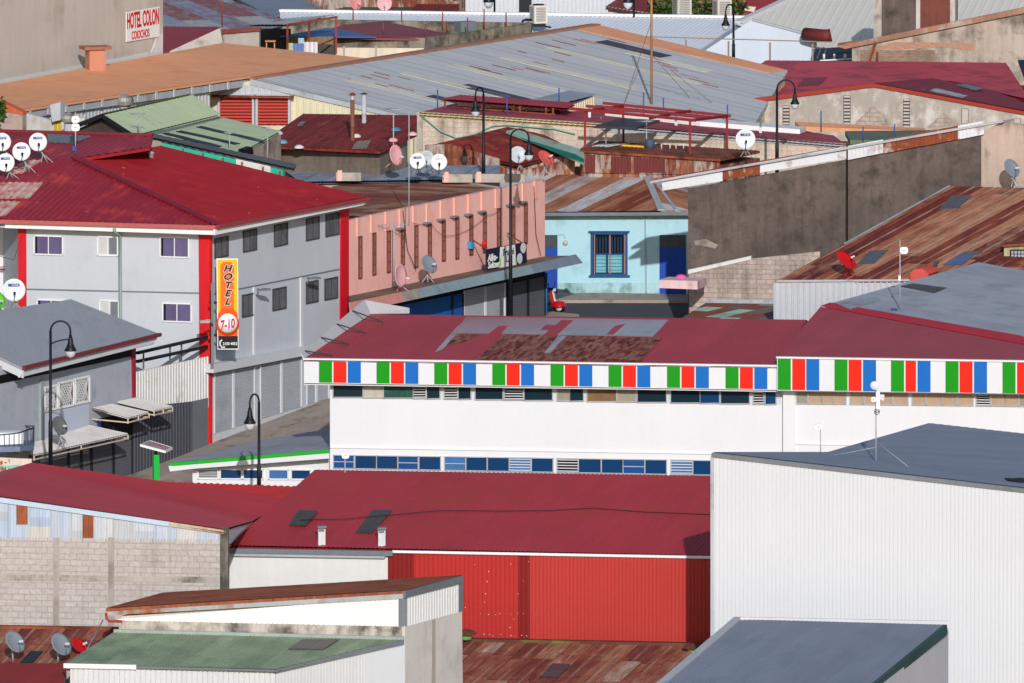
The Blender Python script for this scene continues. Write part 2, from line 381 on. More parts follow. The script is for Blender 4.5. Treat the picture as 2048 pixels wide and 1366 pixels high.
def body(b, name, pts, zb, mat, drop=.12):
    mb = MB(); mb.prism([V(p) - UP * drop for p in pts], zb); return mb.build(name, mat, b)
def edge(b, name, a, c, mat, w=.12, h=.2, dz=0.0, up=None):
    mb = MB(); mb.bar(V(a) + UP * dz, V(c) + UP * dz, w, h, up=up); return mb.build(name, mat, b)
def patch(b, name, pl, pp, mat, vdir, pitch=.2, amp=.025, lift=.035, label=None, th=.015):
    mb = MB(); pts = pl.pts(pp, lift); mb.slab(pts, pl.n * -th, vdir=vdir); mb.corr(pts, vdir, pitch, amp, lift=.003); o = mb.build(name, mat, b)
    if label: o['label'] = label
    return o
def win(b, pl, pp, fm, gm, fw=.05, nv=0, nh=0, dep=.07, name='window', off=0.0, louvre=None, mw=.03):
    c = [pl.at(x, y, off) for x, y in pp]; n = pl.n
    f = MB()
    for i in range(4):
        d = (c[(i + 1) % 4] - c[i]).normalized() * (fw / 2); f.bar(c[i] - d + n * dep / 2, c[(i + 1) % 4] + d + n * dep / 2, fw, dep, up=n)
    for k in range(nv):
        t = (k + 1) / (nv + 1); f.bar(c[0].lerp(c[1], t) + n * dep * .45, c[3].lerp(c[2], t) + n * dep * .45, mw, dep * .9, up=n)
    for k in range(nh):
        t = (k + 1) / (nh + 1); f.bar(c[0].lerp(c[3], t) + n * dep * .42, c[1].lerp(c[2], t) + n * dep * .42, mw, dep * .8, up=n)
    w_ = f.build(name, fm, b)
    g = MB(); g.slab([q + n * .018 for q in c], n * -.015); g.build('pane', gm, w_)
    if louvre:
        l = MB(); k = 5
        for i in range(k):
            t = (i + .5) / k; l.bar(c[0].lerp(c[3], t) + n * .04, c[1].lerp(c[2], t) + n * .04, .035, .03, up=n)
        l.build('slats', louvre, w_)
    return w_
def skew(x0, x1, y0, y1, s): return [(x0, y0), (x1, y0 + (x1 - x0) * s), (x1, y1 + (x1 - x0) * s), (x0, y1)]
# ------------------------------------------------------------------ ground
g = MB(); xs = [-700, -250, -60, -30, -15, 0, 15, 30, 60, 250, 700]; ys = [300, 360, 400, 430, 455, 478, 500, 520, 540, 560, 590, 620, 700, 900, 1500, 2600]
for y0, y1 in zip(ys, ys[1:]):
    for x0, x1 in zip(xs, xs[1:]):
        g.face([V((x0, y0, gz(y0))), V((x1, y0, gz(y0))), V((x1, y1, gz(y1))), V((x0, y1, gz(y1)))], vdir=V((0, 1, 0)))
tag(g.build('ground', M['earth']), kind='structure')
ST = vpl(420, 500, 1091, 525.4)                              # the line of house fronts along the street
SDIR = V((1, 1.88, 0)).normalized(); SN = ST.n
s0 = P(420, 895, 500); s0.z = 0
def street(name, a, b, d0, d1, lift, mat):
    mb = MB()
    for k in range(12):
        t0, t1 = a + (b - a) * k / 12, a + (b - a) * (k + 1) / 12; q = []
        for t, d in ((t0, d0), (t0, d1), (t1, d1), (t1, d0)):
            p = s0 + SDIR * t + SN * d; p.z = gz(p.y) + lift; q.append(p)
        mb.face(q, vdir=SDIR)
        for i, j in ((0, 3), (1, 2)):
            mb.face([q[i], q[j], q[j] - UP * .2, q[i] - UP * .2])
    return tag(mb.build(name, mat), kind='structure')
street('road', -22, 33, 1.3, 8.5, .012, M['asphalt'])
street('pavement', -22, 29.5, .02, 1.3, .13, M['pavement'])
mb = MB()                                                    # the crossing street before the blue house
for x0, x1 in zip(range(-4, 40, 4), range(0, 44, 4)):
    mb.face([V((x0, 519.5, gz(519.5) + .02)), V((x1, 519.5, gz(519.5) + .02)), V((x1, 528.3, gz(528.3) + .02)), V((x0, 528.3, gz(528.3) + .02))])
tag(mb.build('road', M['asphalt_dark']), kind='structure')
mb = MB(); mb.slab([V((-4, 528.3, gz(528.3) + .15)), V((40, 528.3, gz(528.3) + .15)), V((40, 529.9, gz(529.9) + .13)), V((-4, 529.9, gz(529.9) + .13))], V((0, 0, -.3)), vdir=V((0, 1, 0)))
tag(mb.build('pavement', M['pavement']), kind='structure')
# ------------------------------------------------------------------ F1 slate roofed shed, bottom right
a, c, d, e = P(1475, 1239, 402.5), P(1890, 1250, 401.4), P(1702, 1404, 393.2), P(1258, 1424, 393.8)
vd = (a - e).normalized()
b = thing('shed', 'shed with smooth slate grey roof and pale lavender side wall in the bottom right corner', 'shed', P(1600, 1500, 398))
roof(b, 'roof', [a, c, d, e], M['slate_roof'], vd, .14, .013)
body(b, 'wall', [P(1480, 1244, 402.4), P(1897, 1250, 401.9), P(1717, 1404, 393.2), P(1266, 1424, 393.9)], -4, paint('lavender_wall', (196, 194, 204), var=.04, streak=.06))
edge(b, 'verge_trim', a, e, M['zinc'], .22, .12, .03); edge(b, 'verge_board', c + V((.02, 0, 0)), d + V((.02, 0, 0)), paint('teal_fascia', (56, 82, 84), var=.15, streak=.2), .12, .32, -.14)
edge(b, 'ridge_cap', a, P(1897, 1247, 402.2), M['gray_white'], .12, .1, .03)
# ------------------------------------------------------------------ F2 tall white corrugated building
b = thing('warehouse', 'tall windowless warehouse clad in white ribbed sheets under a slate blue roof', 'warehouse', P(1700, 1470, 414))
wp = vpl(1424, 412, 2048, 410.7)
ribwall(b, 'front_wall', wp, [(1425, 912), (2140, 995), (2140, 1470), (1425, 1470)], M['white_rib'], .135, .022, 'groove', .3)
q = [P(1424, 905, 412), P(1655, 905, 419), P(1858, 847, 429), P(2140, 878, 425), P(2140, 987, 410.5)]
sd = (q[4] - q[0]).normalized()
mb = MB()
for tri in ([q[0], q[1], q[4]], [q[1], q[2], q[3], q[4]]):
    mb.slab(tri, V((0, 0, -.1)), vdir=sd); mb.corr(tri, sd, .2, .02, lift=.006)
mb.build('roof', M['slate_roof'], b)
mb = MB()
for pp in ([wp.at(1426, 910, -.31), P(1655, 908, 418.8), wp.at(2140, 990, -.31)], [P(1655, 908, 418.8), P(1858, 851, 428.8), P(2140, 882, 424.6), wp.at(2140, 990, -.31)]): mb.prism([p - UP * .2 for p in pp], -6)
mb.build('wall', M['white_rib'], b)
edge(b, 'verge_trim', wp.at(1423, 908, .03), wp.at(2140, 990, .03), M['zinc_dark'], .1, .14, -.03)
edge(b, 'corner_trim', wp.at(1424.5, 914, .02), wp.at(1424.5, 1460, .02), M['zinc'], .12, .1)
for y0_ in (1026, 1208): edge(b, 'lap_seam', wp.at(1426, y0_, .012), wp.at(2140, y0_ + 11, .012), M['white_rib'], .02, .025)
edge(b, 'seam', wp.at(1590, 930, .02), wp.at(1590, 1460, .02), M['gray_white'], .03, .02)
pr = pl3(q[1], q[3], q[4]); patch(b, 'skylight', pr, [(2009, 957), (2060, 957), (2060, 966), (2016, 962)], M['dark_metal'], sd)
# ------------------------------------------------------------------ F3 long maroon roof over the red wall
b = thing('warehouse', 'long maroon roofed warehouse with a bright red ribbed front wall', 'warehouse', P(950, 1400, 426))
ep = vpl(455, 424.7, 1422, 422)
e0, e1, r1, r0 = P(457, 1091, 424.8), P(1445, 1112, 421.9), P(1445, 953, 429), P(630, 940, 432)
vd = (r0 - e0).normalized(); RF = pl3(e0, e1, r1)
roof(b, 'roof', [e0, e1, r1, r0], M['maroon_roof'], vd, .15, .02)
bk = V((2.2, 6.5, -1.9)); roof(b, 'back_roof', [r0, r1, r1 + bk, r0 + bk], M['maroon_roof'], bk, .3, .02)
mb = MB(); mb.prism([V(p) - UP * .13 for p in (ep.at(460, 1093, -.15), ep.at(1445, 1114, -.15), r1, r0 + V((.1, 0, 0)))], -6); mb.prism([V(p) - UP * .13 for p in (r0 + V((.1, 0, 0)), r1, r1 + bk, r0 + bk)], -6); mb.build('wall', M['white_wall'], b)
wall(b, 'white_front', ep, [(459, 1104), (777, 1110), (777, 1200), (459, 1200)], paint('chalk_wall', (216, 216, 214), var=.04, streak=.06), .14)
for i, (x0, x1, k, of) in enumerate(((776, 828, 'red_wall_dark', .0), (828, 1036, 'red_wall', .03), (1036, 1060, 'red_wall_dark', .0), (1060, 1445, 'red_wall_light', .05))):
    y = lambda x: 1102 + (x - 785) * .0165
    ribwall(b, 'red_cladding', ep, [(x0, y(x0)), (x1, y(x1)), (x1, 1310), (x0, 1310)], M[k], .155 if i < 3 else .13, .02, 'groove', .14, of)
mb = MB(); random.seed(5)
for x, y in [(960 + k * 14.5 + random.uniform(-4, 4), 1226 + k * .5 + random.uniform(-3, 3)) for k in range(10)] + [(952 + k * 13 + random.uniform(-5, 5), 1270 + random.uniform(-2, 2)) for k in range(9)] + [(random.uniform(930, 1060), random.uniform(1120, 1260)) for _ in range(12)]:
    r_ = random.uniform(.009, .019); c_ = ep.at(x, y, .062); mb.lathe(c_, [(r_, 0), (r_ * .8, .006), (0, .008)], 7, ax=ep.n)
mb.build('paint_specks', M['white_trim'], b)
edge(b, 'eave_gutter', ep.at(785, 1103, .1), ep.at(1445, 1115, .1), M['white_trim'], .1, .085)
edge(b, 'gutter', ep.at(457, 1101, .12), ep.at(786, 1107, .12), M['zinc_dark'], .16, .17); edge(b, 'gutter_pipe', ep.at(457, 1109, .1), ep.at(770, 1114, .1), M['zinc'], .12, .09)
for pp in ([(597, 1020), (636, 1022), (612, 1051), (577, 1050)], [(746, 1019), (784, 1020), (744, 1066), (711, 1065)]):
    patch(b, 'skylight', RF, pp, M['skylight_dark'], vd, .12, .012, .025)
cb = MB(); pp = [(600, 1040), (690, 1038), (780, 1030), (880, 1021), (1000, 1022), (1100, 1021), (1185, 1016), (1290, 1024), (1422, 1029)]
cb.tube([RF.at(x, y, .05) for x, y in pp], .012, 5); tag(cb.build('cable', M['black'], loc=RF.at(880, 1021)), 'thin black cable lying across the long maroon warehouse roof', 'cable')
# ------------------------------------------------------------------ F4 red gable roof with patchwork sheet wall, left
b = thing('workshop', 'red roofed workshop with patchwork corrugated gable above a concrete block wall', 'workshop', P(200, 1400, 424))
fp = vpl(0, 418.6, 455, 417.4)
f0, f1, b1, b0, bl = P(-70, 983, 419.3), P(447, 1059, 417.2), P(572, 1001, 429.6), P(65, 926, 431), P(-70, 964, 432)
vd = V((b0 - f0)); vd = (f1 - f0).normalized()
RL = pl3(f0, f1, b0)
f2 = P(505, 1043, 427.6); b1 = P(580, 999, 433.4); roof(b, 'roof', [f0, f1, f2, b1, b0], M['red_roof'], vd, .2, .015)
roof(b, 'roof', [f0, b0, bl], M['red_roof'], vd, .2, .015)
body(b, 'wall', [fp.at(-70, 986, -.2), fp.at(452, 1062, -.2), P(454, 1010, 424), P(440, 985, 429.5), P(66, 929, 430.6), P(-70, 967, 431.6)], -6, M['block_wall'], 1.0)
ribwall(b, 'gable_cladding', fp, [(-70, 992), (450, 1066), (450, 1084), (-70, 1078)], M['panel_wall'], .1, .03, 'wave', .12, .0)
RPN = paint('rust_panel', (164, 92, 56), var=.15, streak=.3, stain=(120, 60, 40), stain_amt=.4)
for pp in ([(33, 1008), (55, 1011), (55, 1049), (33, 1049)], [(165, 1028), (187, 1031), (187, 1076), (165, 1076)]): ribwall(b, 'rust_panel', fp, pp, RPN, .085, .014, 'wave', .05, .03)
wall(b, 'fascia_board', fp, [(-70, 985), (340, 1044), (338, 1053), (-70, 995)], paint('sky_fascia', (186, 204, 222), var=.04, streak=.06, stain=(150, 130, 110), stain_amt=.1), .08, .1)
wall(b, 'fascia_board', fp, [(340, 1044), (447, 1060), (447, 1068), (340, 1053)], paint('cream_fascia', (190, 180, 160), var=.06, streak=.1, stain=(150, 96, 60), stain_amt=.4), .08, .09)
mb = MB(); mb.slab([P(449, 1062, 417.3), P(505, 1045, 427.3), P(462, 1086, 424.9), P(456, 1090, 423.5), P(456, 1084, 417.6)], V((.05, .08, 0))); mb.build('side_flashing', M['galv_wall'], b)
wall(b, 'block_wall', fp, [(-70, 1073), (455, 1079), (455, 1330), (-70, 1330)], M['block_wall'], .2, .02)
for x in (112, 222): wall(b, 'pillar', fp, [(x - 6, 1075), (x + 6, 1075), (x + 6, 1330), (x - 6, 1330)], paint('stained_pillar', (168, 158, 152), var=.1, streak=.12, stain=(120, 113, 108), stain_amt=.4), .2, .035)
wall(b, 'bond_beam', fp, [(-70, 1148), (440, 1154), (440, 1166), (-70, 1160)], M['concrete'], .2, .032)
wall(b, 'corner_pillar', fp, [(440, 1056), (456, 1056), (456, 1330), (440, 1330)], paint('dark_pillar', (140, 134, 126), var=.15, streak=.25, stain=(70, 66, 60), stain_amt=.6), .22, .05)
# ------------------------------------------------------------------ F5 white shed with thin rusty roof
b = thing('shed', 'white ribbed shed with a low rusty brown roof on a concrete block base', 'shed', P(560, 1420, 404))
pf, pr = vpl(212, 403.7, 810, 402), vpl(810, 402, 925, 405.9)
q = [P(212, 1217, 403.6), P(812, 1181, 401.9), P(926, 1151, 406), P(325, 1186, 407.6)]
roof(b, 'roof', q, M['rust_thin'], q[1] - q[0], .12, .015)
body(b, 'wall', [pf.at(243, 1222, -.1), P(808, 1186, 402.1), P(920, 1156, 405.8), P(345, 1190, 407.4)], -6, M['concrete_light'], .16)
ribwall(b, 'white_cladding', pf, [(232, 1238), (800, 1194), (800, 1253), (246, 1241)], M['white_trim'], .17, .035, 'groove', .1)
ribwall(b, 'white_cladding', pr, [(812, 1192), (921, 1164), (921, 1223), (812, 1253)], M['white_trim'], .2, .03, 'groove', .1)
wall(b, 'verge_board', pf, [(212, 1219), (811, 1182), (811, 1197), (216, 1231)], paint('rusty_zinc', (166, 170, 174), var=.1, streak=.1, stain=(150, 84, 44), stain_amt=.42, stain_scale=.5), .08, .09)
wall(b, 'verge_board', pr, [(811, 1182), (926, 1152), (926, 1166), (811, 1196)], M['zinc_dark'], .08, .09)
wall(b, 'corner_post', pf, [(797, 1192), (812, 1192), (812, 1253), (797, 1253)], M['zinc_dark'], .1, .05); wall(b, 'corner_post', pr, [(918, 1160), (926, 1158), (926, 1222), (918, 1224)], M['zinc_dark'], .1, .05)
wall(b, 'concrete_band', pf, [(244, 1240), (810, 1252), (810, 1280), (244, 1272)], paint('sooty_band', (198, 188, 180), var=.08, streak=.14, stain=(92, 86, 80), stain_amt=.5, stain_scale=.8), .1, .02)
wall(b, 'block_wall', pr, [(810, 1252), (924, 1222), (926, 1420), (810, 1420)], paint('end_plaster', (214, 207, 203), var=.05, streak=.06, rough=.9, stain=(190, 182, 176), stain_amt=.3), .1, .02)
wall(b, 'mortar_strip', pr, [(864, 1240), (871, 1238), (871, 1420), (864, 1420)], M['concrete'], .1, .03)
mb = MB(); k = [pf.at(212, 1226, .12), pf.at(213, 1236, .12), pf.at(218, 1242, .12), pf.at(244, 1243, .12)]; mb.tube(k, .045, 8); mb.build('downpipe', paint('pipe_red', (170, 52, 44)), b)
# ------------------------------------------------------------------ F6 green roofed shed
b = thing('shed', 'shed with weathered green corrugated roof and white ribbed walls at the bottom edge', 'shed', P(440, 1430, 401))
pf, pr = vpl(130, 399.8, 550, 398.7), vpl(550, 398.7, 808, 401.8)
q = [P(228, 1265, 403.3), P(808, 1280, 401.8), P(550, 1339, 398.5), P(128, 1329, 399.7)]
vd = q[0] - q[3]; RG = pl3(q[0], q[1], q[2])
roof(b, 'roof', q, M['green_roof'], vd, .13, .02)
body(b, 'wall', [P(232, 1268, 403.2), P(806, 1283, 401.7), pr.at(552, 1342, -.1), pf.at(140, 1332, -.1)], -6, M['white_rib'], .14)
ribwall(b, 'white_cladding', pf, [(141, 1336), (550, 1343), (550, 1430), (141, 1430)], M['gray_white'], .17, .035, 'groove', .1)
ribwall(b, 'white_cladding', pr, [(552, 1346), (810, 1288), (810, 1430), (552, 1430)], M['gray_white'], .13, .016, 'rib', .1)
wall(b, 'gutter', pf, [(127, 1327), (272, 1330), (272, 1339), (127, 1336)], M['white_trim'], .12, .16); wall(b, 'eave_trim', pf, [(272, 1330), (551, 1337), (551, 1343), (272, 1337)], M['zinc_dark'], .1, .1)
wall(b, 'verge_trim', pr, [(550, 1338), (808, 1280), (808, 1289), (550, 1347)], M['zinc_dark'], .1, .08)
edge(b, 'ridge_flashing', q[0] + UP * .05, q[1] + UP * .05, paint('green_gray', (150, 164, 158), stain=(150, 90, 50), stain_amt=.2), .1, .12)
patch(b, 'skylight', RG, [(604, 1279), (678, 1279), (646, 1299), (576, 1298)], M['skylight_dark'], vd, .11, .016)
# ------------------------------------------------------------------ F7, F8 low rusty roofs
b = thing('shed', 'low shed with striped rusty roof carrying two grey dishes, bottom left corner', 'shed', P(60, 1430, 405))
q = [P(-80, 1254, 408.3), P(236, 1259, 407.3), P(140, 1332, 402.6), P(-80, 1330, 403.3)]
vd = P(100, 1256, 408) - P(28, 1328, 403); RB = pl3(q[0], q[1], q[2]); roof(b, 'roof', q, M['rust_sheets'], vd, .1, .016); body(b, 'wall', q, -6, M['concrete'], .16)
edge(b, 'ridge_cap', q[0] + UP * .03, q[1] + UP * .03, M['rust'], .25, .1)
patch(b, 'skylight', RB, [(62, 1302), (86, 1303), (66, 1325), (40, 1325)], M['dark_metal'], vd, .1, .016)
b = thing('shed', 'lean-to shed with flat dark red sheet roof at the bottom left corner', 'shed', P(20, 1440, 400))
q = [P(-80, 1327, 402.9), P(133, 1327, 402.2), P(118, 1420, 396), P(-80, 1420, 396.4)]
roof(b, 'roof', q, paint('rose_roof', (146, 46, 44), var=.1, streak=.1, speck=.5, stain=(120, 60, 48), stain_amt=.3), V((.6, 1, 0)), .1, .014); body(b, 'wall', q, -6, M['concrete'], .16)
b = thing('shed', 'low shed with patchy rusty corrugated roof in front of the red wall', 'shed', P(1100, 1430, 415))
q = [P(905, 1281, 420.6), P(1402, 1291, 419.3), P(1300, 1424, 410), P(740, 1424, 411)]
vd = q[0] - P(818, 1352, 415.3); RC = pl3(q[0], q[1], q[2]); roof(b, 'roof', q, M['rust_sheets'], vd, .1, .016); body(b, 'wall', q, -6, M['concrete'], .16)
edge(b, 'ridge_cap', q[0] + UP * .04, q[1] + UP * .04, paint('moss_rust', (92, 52, 40), var=.2, streak=.2, stain=(110, 120, 60), stain_amt=.3), .35, .1)
patch(b, 'skylight', RC, [(1105, 1327), (1141, 1328), (1117, 1354), (1079, 1354)], M['skylight_dark'], vd, .1, .016)
# ------------------------------------------------------------------ M1 white building with coloured fascia
b = thing('shop_building', 'long white building with green, red and blue squares along its fascia', 'building', P(1100, 1010, 484))
wp = vpl(660, 482, 1560, 479.2); f1p = Pl(wp.o + wp.n * .8, wp.n); wp2 = Pl(wp.o + wp.n * .25, wp.n); f2p = Pl(wp.o + wp.n * 1.0, wp.n)
ty = lambda x: 770 + (x - 660) * .0168
wall(b, 'front_wall', wp, [(660, 755), (1568, 770), (1568, 1150), (660, 1150)], M['white_wall'], .3)
wall(b, 'front_wall', wp2, [(1566, 770), (2140, 780), (2140, 1150), (1566, 1150)], M['white_wall'], .3)
wall(b, 'pilaster', wp2, [(1566, 772), (1590, 773), (1590, 1150), (1566, 1150)], M['white_wall'], .3, .08)
wall(b, 'string_course', wp, [(660, 893), (1566, 908), (1566, 911), (660, 896)], M['white_trim'], .1, .06)
wall(b, 'string_course', wp2, [(1592, 886), (2140, 894), (2140, 897), (1592, 889)], M['white_trim'], .1, .06)
wall(b, 'window_band', wp, [(663, ty(663)), (1562, ty(1562)), (1562, ty(1562) + 23), (663, ty(663) + 24)], M['gray_white'], .1, .012)
fa1 = wall(b, 'fascia', f1p, [(608, 718), (1554, 732), (1554, 780), (608, 766)], M['white_wall'], .14)
fa2 = wall(b, 'fascia', f2p, [(1554, 715), (2140, 724), (2140, 789), (1554, 781)], M['white_wall'], .14)
mb = MB(); mb.slab([f1p.at(608, 767, -.14), f1p.at(1554, 781, -.14), wp.at(1568, 771), wp.at(660, 757)], V((0, 0, -.05))); mb.build('soffit', M['white_wall'], b)
mb = MB(); mb.slab([f2p.at(1554, 780, -.14), f2p.at(2140, 788, -.14), wp2.at(2140, 778), wp2.at(1566, 770)], V((0, 0, -.05))); mb.build('soffit', M['white_wall'], b)
CP = [paint('panel_green', (8, 146, 6), var=.03, streak=.02, rough=.4), paint('panel_red', (240, 30, 8), var=.03, streak=.02, rough=.4), paint('panel_blue', (6, 104, 190), var=.03, streak=.02, rough=.4)]
gs = [638, 753, 868.5, 984.5, 1101, 1217, 1334, 1451]
tp = lambda x: 718.5 + (x - 608) * .0148
for x in gs:
    for k in range(3):
        a0 = x + 29 * k - .2 * k; a1 = a0 + 26
        wall(fa1, 'colour_panel', f1p, [(a0, tp(a0) + 3), (a1, tp(a1) + 3), (a1, tp(a1) + 46), (a0, tp(a0) + 46)], CP[k], .05, .02)
tp2 = lambda x: 715.5 + (x - 1554) * .0155
for x, ww in ((1555.5, (0, 29, 57)), (1669, (0, 28, 57)), (1782, (0, 29, 53)), (1891, (0, 28, 57)), (2005, (0, 29, 58))):
    for k in range(3):
        a0 = x + ww[k]; a1 = a0 + (26 if not (x == 1782 and k == 1) else 21)
        wall(fa2, 'colour_panel', f2p, [(a0, tp2(a0) + 2), (a1, tp2(a1) + 2), (a1, tp2(a1) + 64), (a0, tp2(a0) + 64)], CP[k], .05, .02)
for p_, xa, xb, yy in ((f1p, 607, 1555, tp), (f2p, 1553, 2140, tp2)): edge(b, 'fascia_cap', p_.at(xa, yy(xa) - 1, -.05), p_.at(xb, yy(xb) - 1, -.05), M['white_trim'], .25, .06)
louv = M['gray_white']; FGR = paint('frame_gray', (178, 180, 184), var=.04)
GL = {'d': M['glass_teal'], 'b': M['glass_blue'], 'l': M['glass_dark'], 't': paint('tan_blind', (150, 140, 126), var=.1), 'a': paint('amber_blind', (120, 92, 60), var=.3), 'w': paint('wood_blind', (176, 150, 128), var=.08, streak=.1),
      'c': paint('cream_blind', (190, 182, 170), var=.1), 'k': paint('blue_film', (26, 74, 136), var=.08, streak=.04, rough=.3), 's': paint('blue_shade', (56, 106, 164), var=.1), 'g': paint('green_goods', (30, 78, 72), var=.5)}
up_w = [(668, 725, 'd'), (729, 765, 'c'), (769, 825, 'g'), (828, 851, 'l'), (855, 879, 'd'), (890, 914, 'l'), (918, 941, 'd'), (952, 1005, 'd'), (1010, 1046, 'l'), (1050, 1104, 'd'), (1116, 1138, 't'), (1141, 1166, 'd'), (1176, 1232, 'a'), (1236, 1271, 't'),
        (1276, 1332, 'd'), (1343, 1399, 'd'), (1402, 1438, 'b'), (1443, 1498, 'd'), (1508, 1527, 'l'), (1532, 1551, 'b')]
for x0, x1, k in up_w:
    win(b, wp, [(x0 - 1.4, ty(x0) - 2), (x1 + 1.4, ty(x1) - 2), (x1 + 1.4, ty(x1) + 23), (x0 - 1.4, ty(x0) + 24)], FGR, GL[k], .03, off=.02, louvre=louv if k == 'l' else None)
t2 = lambda x: 785 + (x - 1595) * .012
for x0, x1, k in [(1595, 1614, 't'), (1619, 1642, 'w'), (1645, 1666, 'w'), (1669, 1691, 'w'), (1702, 1725, 'w'), (1730, 1752, 'w'), (1755, 1784, 'w'), (1788, 1815, 'w'), (1826, 1850, 'w'), (1855, 1884, 'w'), (1887, 1912, 'w'), (1917, 1945, 'w'), (1954, 1979, 'l'), (1984, 2010, 'w'), (2013, 2036, 'w'), (2040, 2064, 't')]:
    win(b, wp2, [(x0 - 1.4, t2(x0) - 2), (x1 + 1.4, t2(x1) - 2), (x1 + 1.4, t2(x1) + 22), (x0 - 1.4, t2(x0) + 22)], FGR, GL[k], .03, off=.01, louvre=louv if k == 'l' else None)
lt = lambda x: 911 + (x - 669) * .0145; lb = lambda x: 935 + (x - 669) * .0185
for x0, x1, k in [(669, 707, 'k'), (712, 752, 'b'), (755, 794, 'b'), (798, 835, 'k'), (840, 880, 'b'), (891, 930, 's'), (934, 973, 'b'), (977, 1017, 'b'), (1021, 1060, 'sl'), (1065, 1105, 'b'), (1116, 1155, 'l'), (1159, 1201, 'b'), (1205, 1245, 'b'), (1248, 1288, 'k'), (1292, 1332, 'b'), (1344, 1384, 'sl'), (1388, 1426, 'b'), (1430, 1470, 'b')]:
    win(b, wp, [(x0 - 1.6, lt(x0) - 1), (x1 + 1.6, lt(x1) - 1), (x1 + 1.6, lb(x1) + 1), (x0 - 1.6, lb(x0) + 1)], FGR, GL[k[0]], .03, nh=1 if k in 'ks' else 0, off=.01, louvre=louv if k in ('l', 'sl') else None)
# its roofs
q = [f1p.at(608, 718), f1p.at(1554, 732), P(1614, 640, 486), P(742, 629, 488.5)]
vd = q[3] - P(630, 716, 481.4); R1 = pl3(q[0], q[1], q[2])
roof(b, 'roof', q, M['maroon_roof'], vd, .12, .012)
bk = V((.6, 7, -1.2)); roof(b, 'back_roof', [q[3], q[2], q[2] + bk, q[3] + bk], M['maroon_roof'], bk, .3, .02)
mb = MB(); mb.prism([p - UP * .13 for p in (wp.at(664, 720, -.3), wp.at(1566, 734, -.3), q[2], q[3] + V((.2, 0, 0)))], -5); mb.prism([p - UP * .13 for p in (q[3], q[2], q[2] + bk, q[3] + bk)], -2); mb.build('wall', M['white_wall'], b)
patch(b, 'roof_patch', R1, [(934, 634), (1337, 640), (1306, 673), (1000, 668), (902, 667)], M['gray_roof'], vd, .12, .012, .022, 'unpainted grey patch')
patch(b, 'roof_patch', R1, [(902, 667), (916, 668), (884, 699), (870, 704)], M['gray_roof'], vd, .12, .012, .022)
patch(b, 'roof_patch', R1, [(1009, 669), (1324, 676), (1281, 725), (952, 719)], M['rust_scaly'], vd, .1, .02, .026, 'rusty patch of old sheets')
patch(b, 'roof_patch', R1, [(915, 668), (960, 669), (925, 685), (893, 690)], M['rust_scaly'], vd, .1, .02, .027)
for pp in ([(998, 652), (1018, 652), (1000, 668), (978, 668)], [(1122, 640), (1146, 641), (1112, 672), (1086, 671)], [(1090, 650), (1118, 650), (1108, 660), (1082, 660)], [(1230, 652), (1250, 648), (1226, 669), (1212, 669)]):
    patch(b, 'paint_smear', R1, pp, M['maroon_roof'], vd, .12, .012, .032, 'maroon paint smeared over the grey patch')
patch(b, 'roof_patch', R1, [(1117, 671), (1133, 672), (1100, 706), (1088, 706)], M['gray_roof'], vd, .12, .012, .036)
# silver parapet along the left verge
pa, pb = q[0] + UP * .02, q[3] + UP * .02
mb = MB(); h = V((-.25, 0, .55)); mb.slab([pa, pb, pb + h, pa + h * .35], V((-.05, 0, 0)), vdir=UP); mb.slab([pb, pb + V((1.5, 1.2, -.1)), pb + V((1.5, 1.2, .12)), pb + h], V((-.04, .04, 0)))
pt = mb.build('parapet', M['galv_wall'], b)
mb = MB()
for t in (.05, .3, .55, .8):
    p0 = pa.lerp(pb, t); mb.bar(p0 + V((1.0, 0, .03)), p0 + h * (.35 + .65 * t), .05, .05)
mb.build('brace', M['dark_metal'], pt)
q2 = [f2p.at(1554, 715), f2p.at(2140, 725), P(2140, 707, 480.8), P(1641, 614, 489)]
roof(b, 'roof', q2, M['maroon_roof'], vd, .12, .012); body(b, 'wall', [wp2.at(1570, 719, -.3), wp2.at(2140, 729, -.3), q2[2], q2[3]], -2, M['white_wall'], .14)
q3 = [P(1641, 613, 489.1), P(1957, 525, 500), P(2140, 558, 496.8), P(2140, 706, 480.9)]
sd = q3[3] - q3[0]
roof(b, 'roof', [q3[0], q3[1], q3[2], q3[3]], M['gray_roof'], sd, .14, .016); body(b, 'wall', [q3[0], q3[3], q3[2], q3[1]], -2, M['white_wall'], .2)
RGY = pl3(q3[0], q3[1], q3[3])
rr = lambda t, d: q3[0].lerp(q3[3], t) + V((.45 * d, .9 * d, .03 + .06 * d))
mb = MB(); mb.slab([rr(0, 0), rr(0, .9), rr(.75, 1.3), rr(.95, 0)], V((0, 0, -.02))); mb.build('ridge_flashing', paint('ridge_red', (186, 34, 52), var=.06, streak=.06), b)
patch(b, 'skylight', RGY, [(1800, 573), (1826, 567), (1893, 576), (1868, 586)], M['skylight_dark'], sd, .14, .016, .03)
patch(b, 'rust_patch', RGY, [(1672, 607), (1750, 594), (1762, 600), (1700, 619)], paint('bare_sheet', (140, 148, 160), stain=(120, 70, 50), stain_amt=.3), sd, .14, .016, .03)
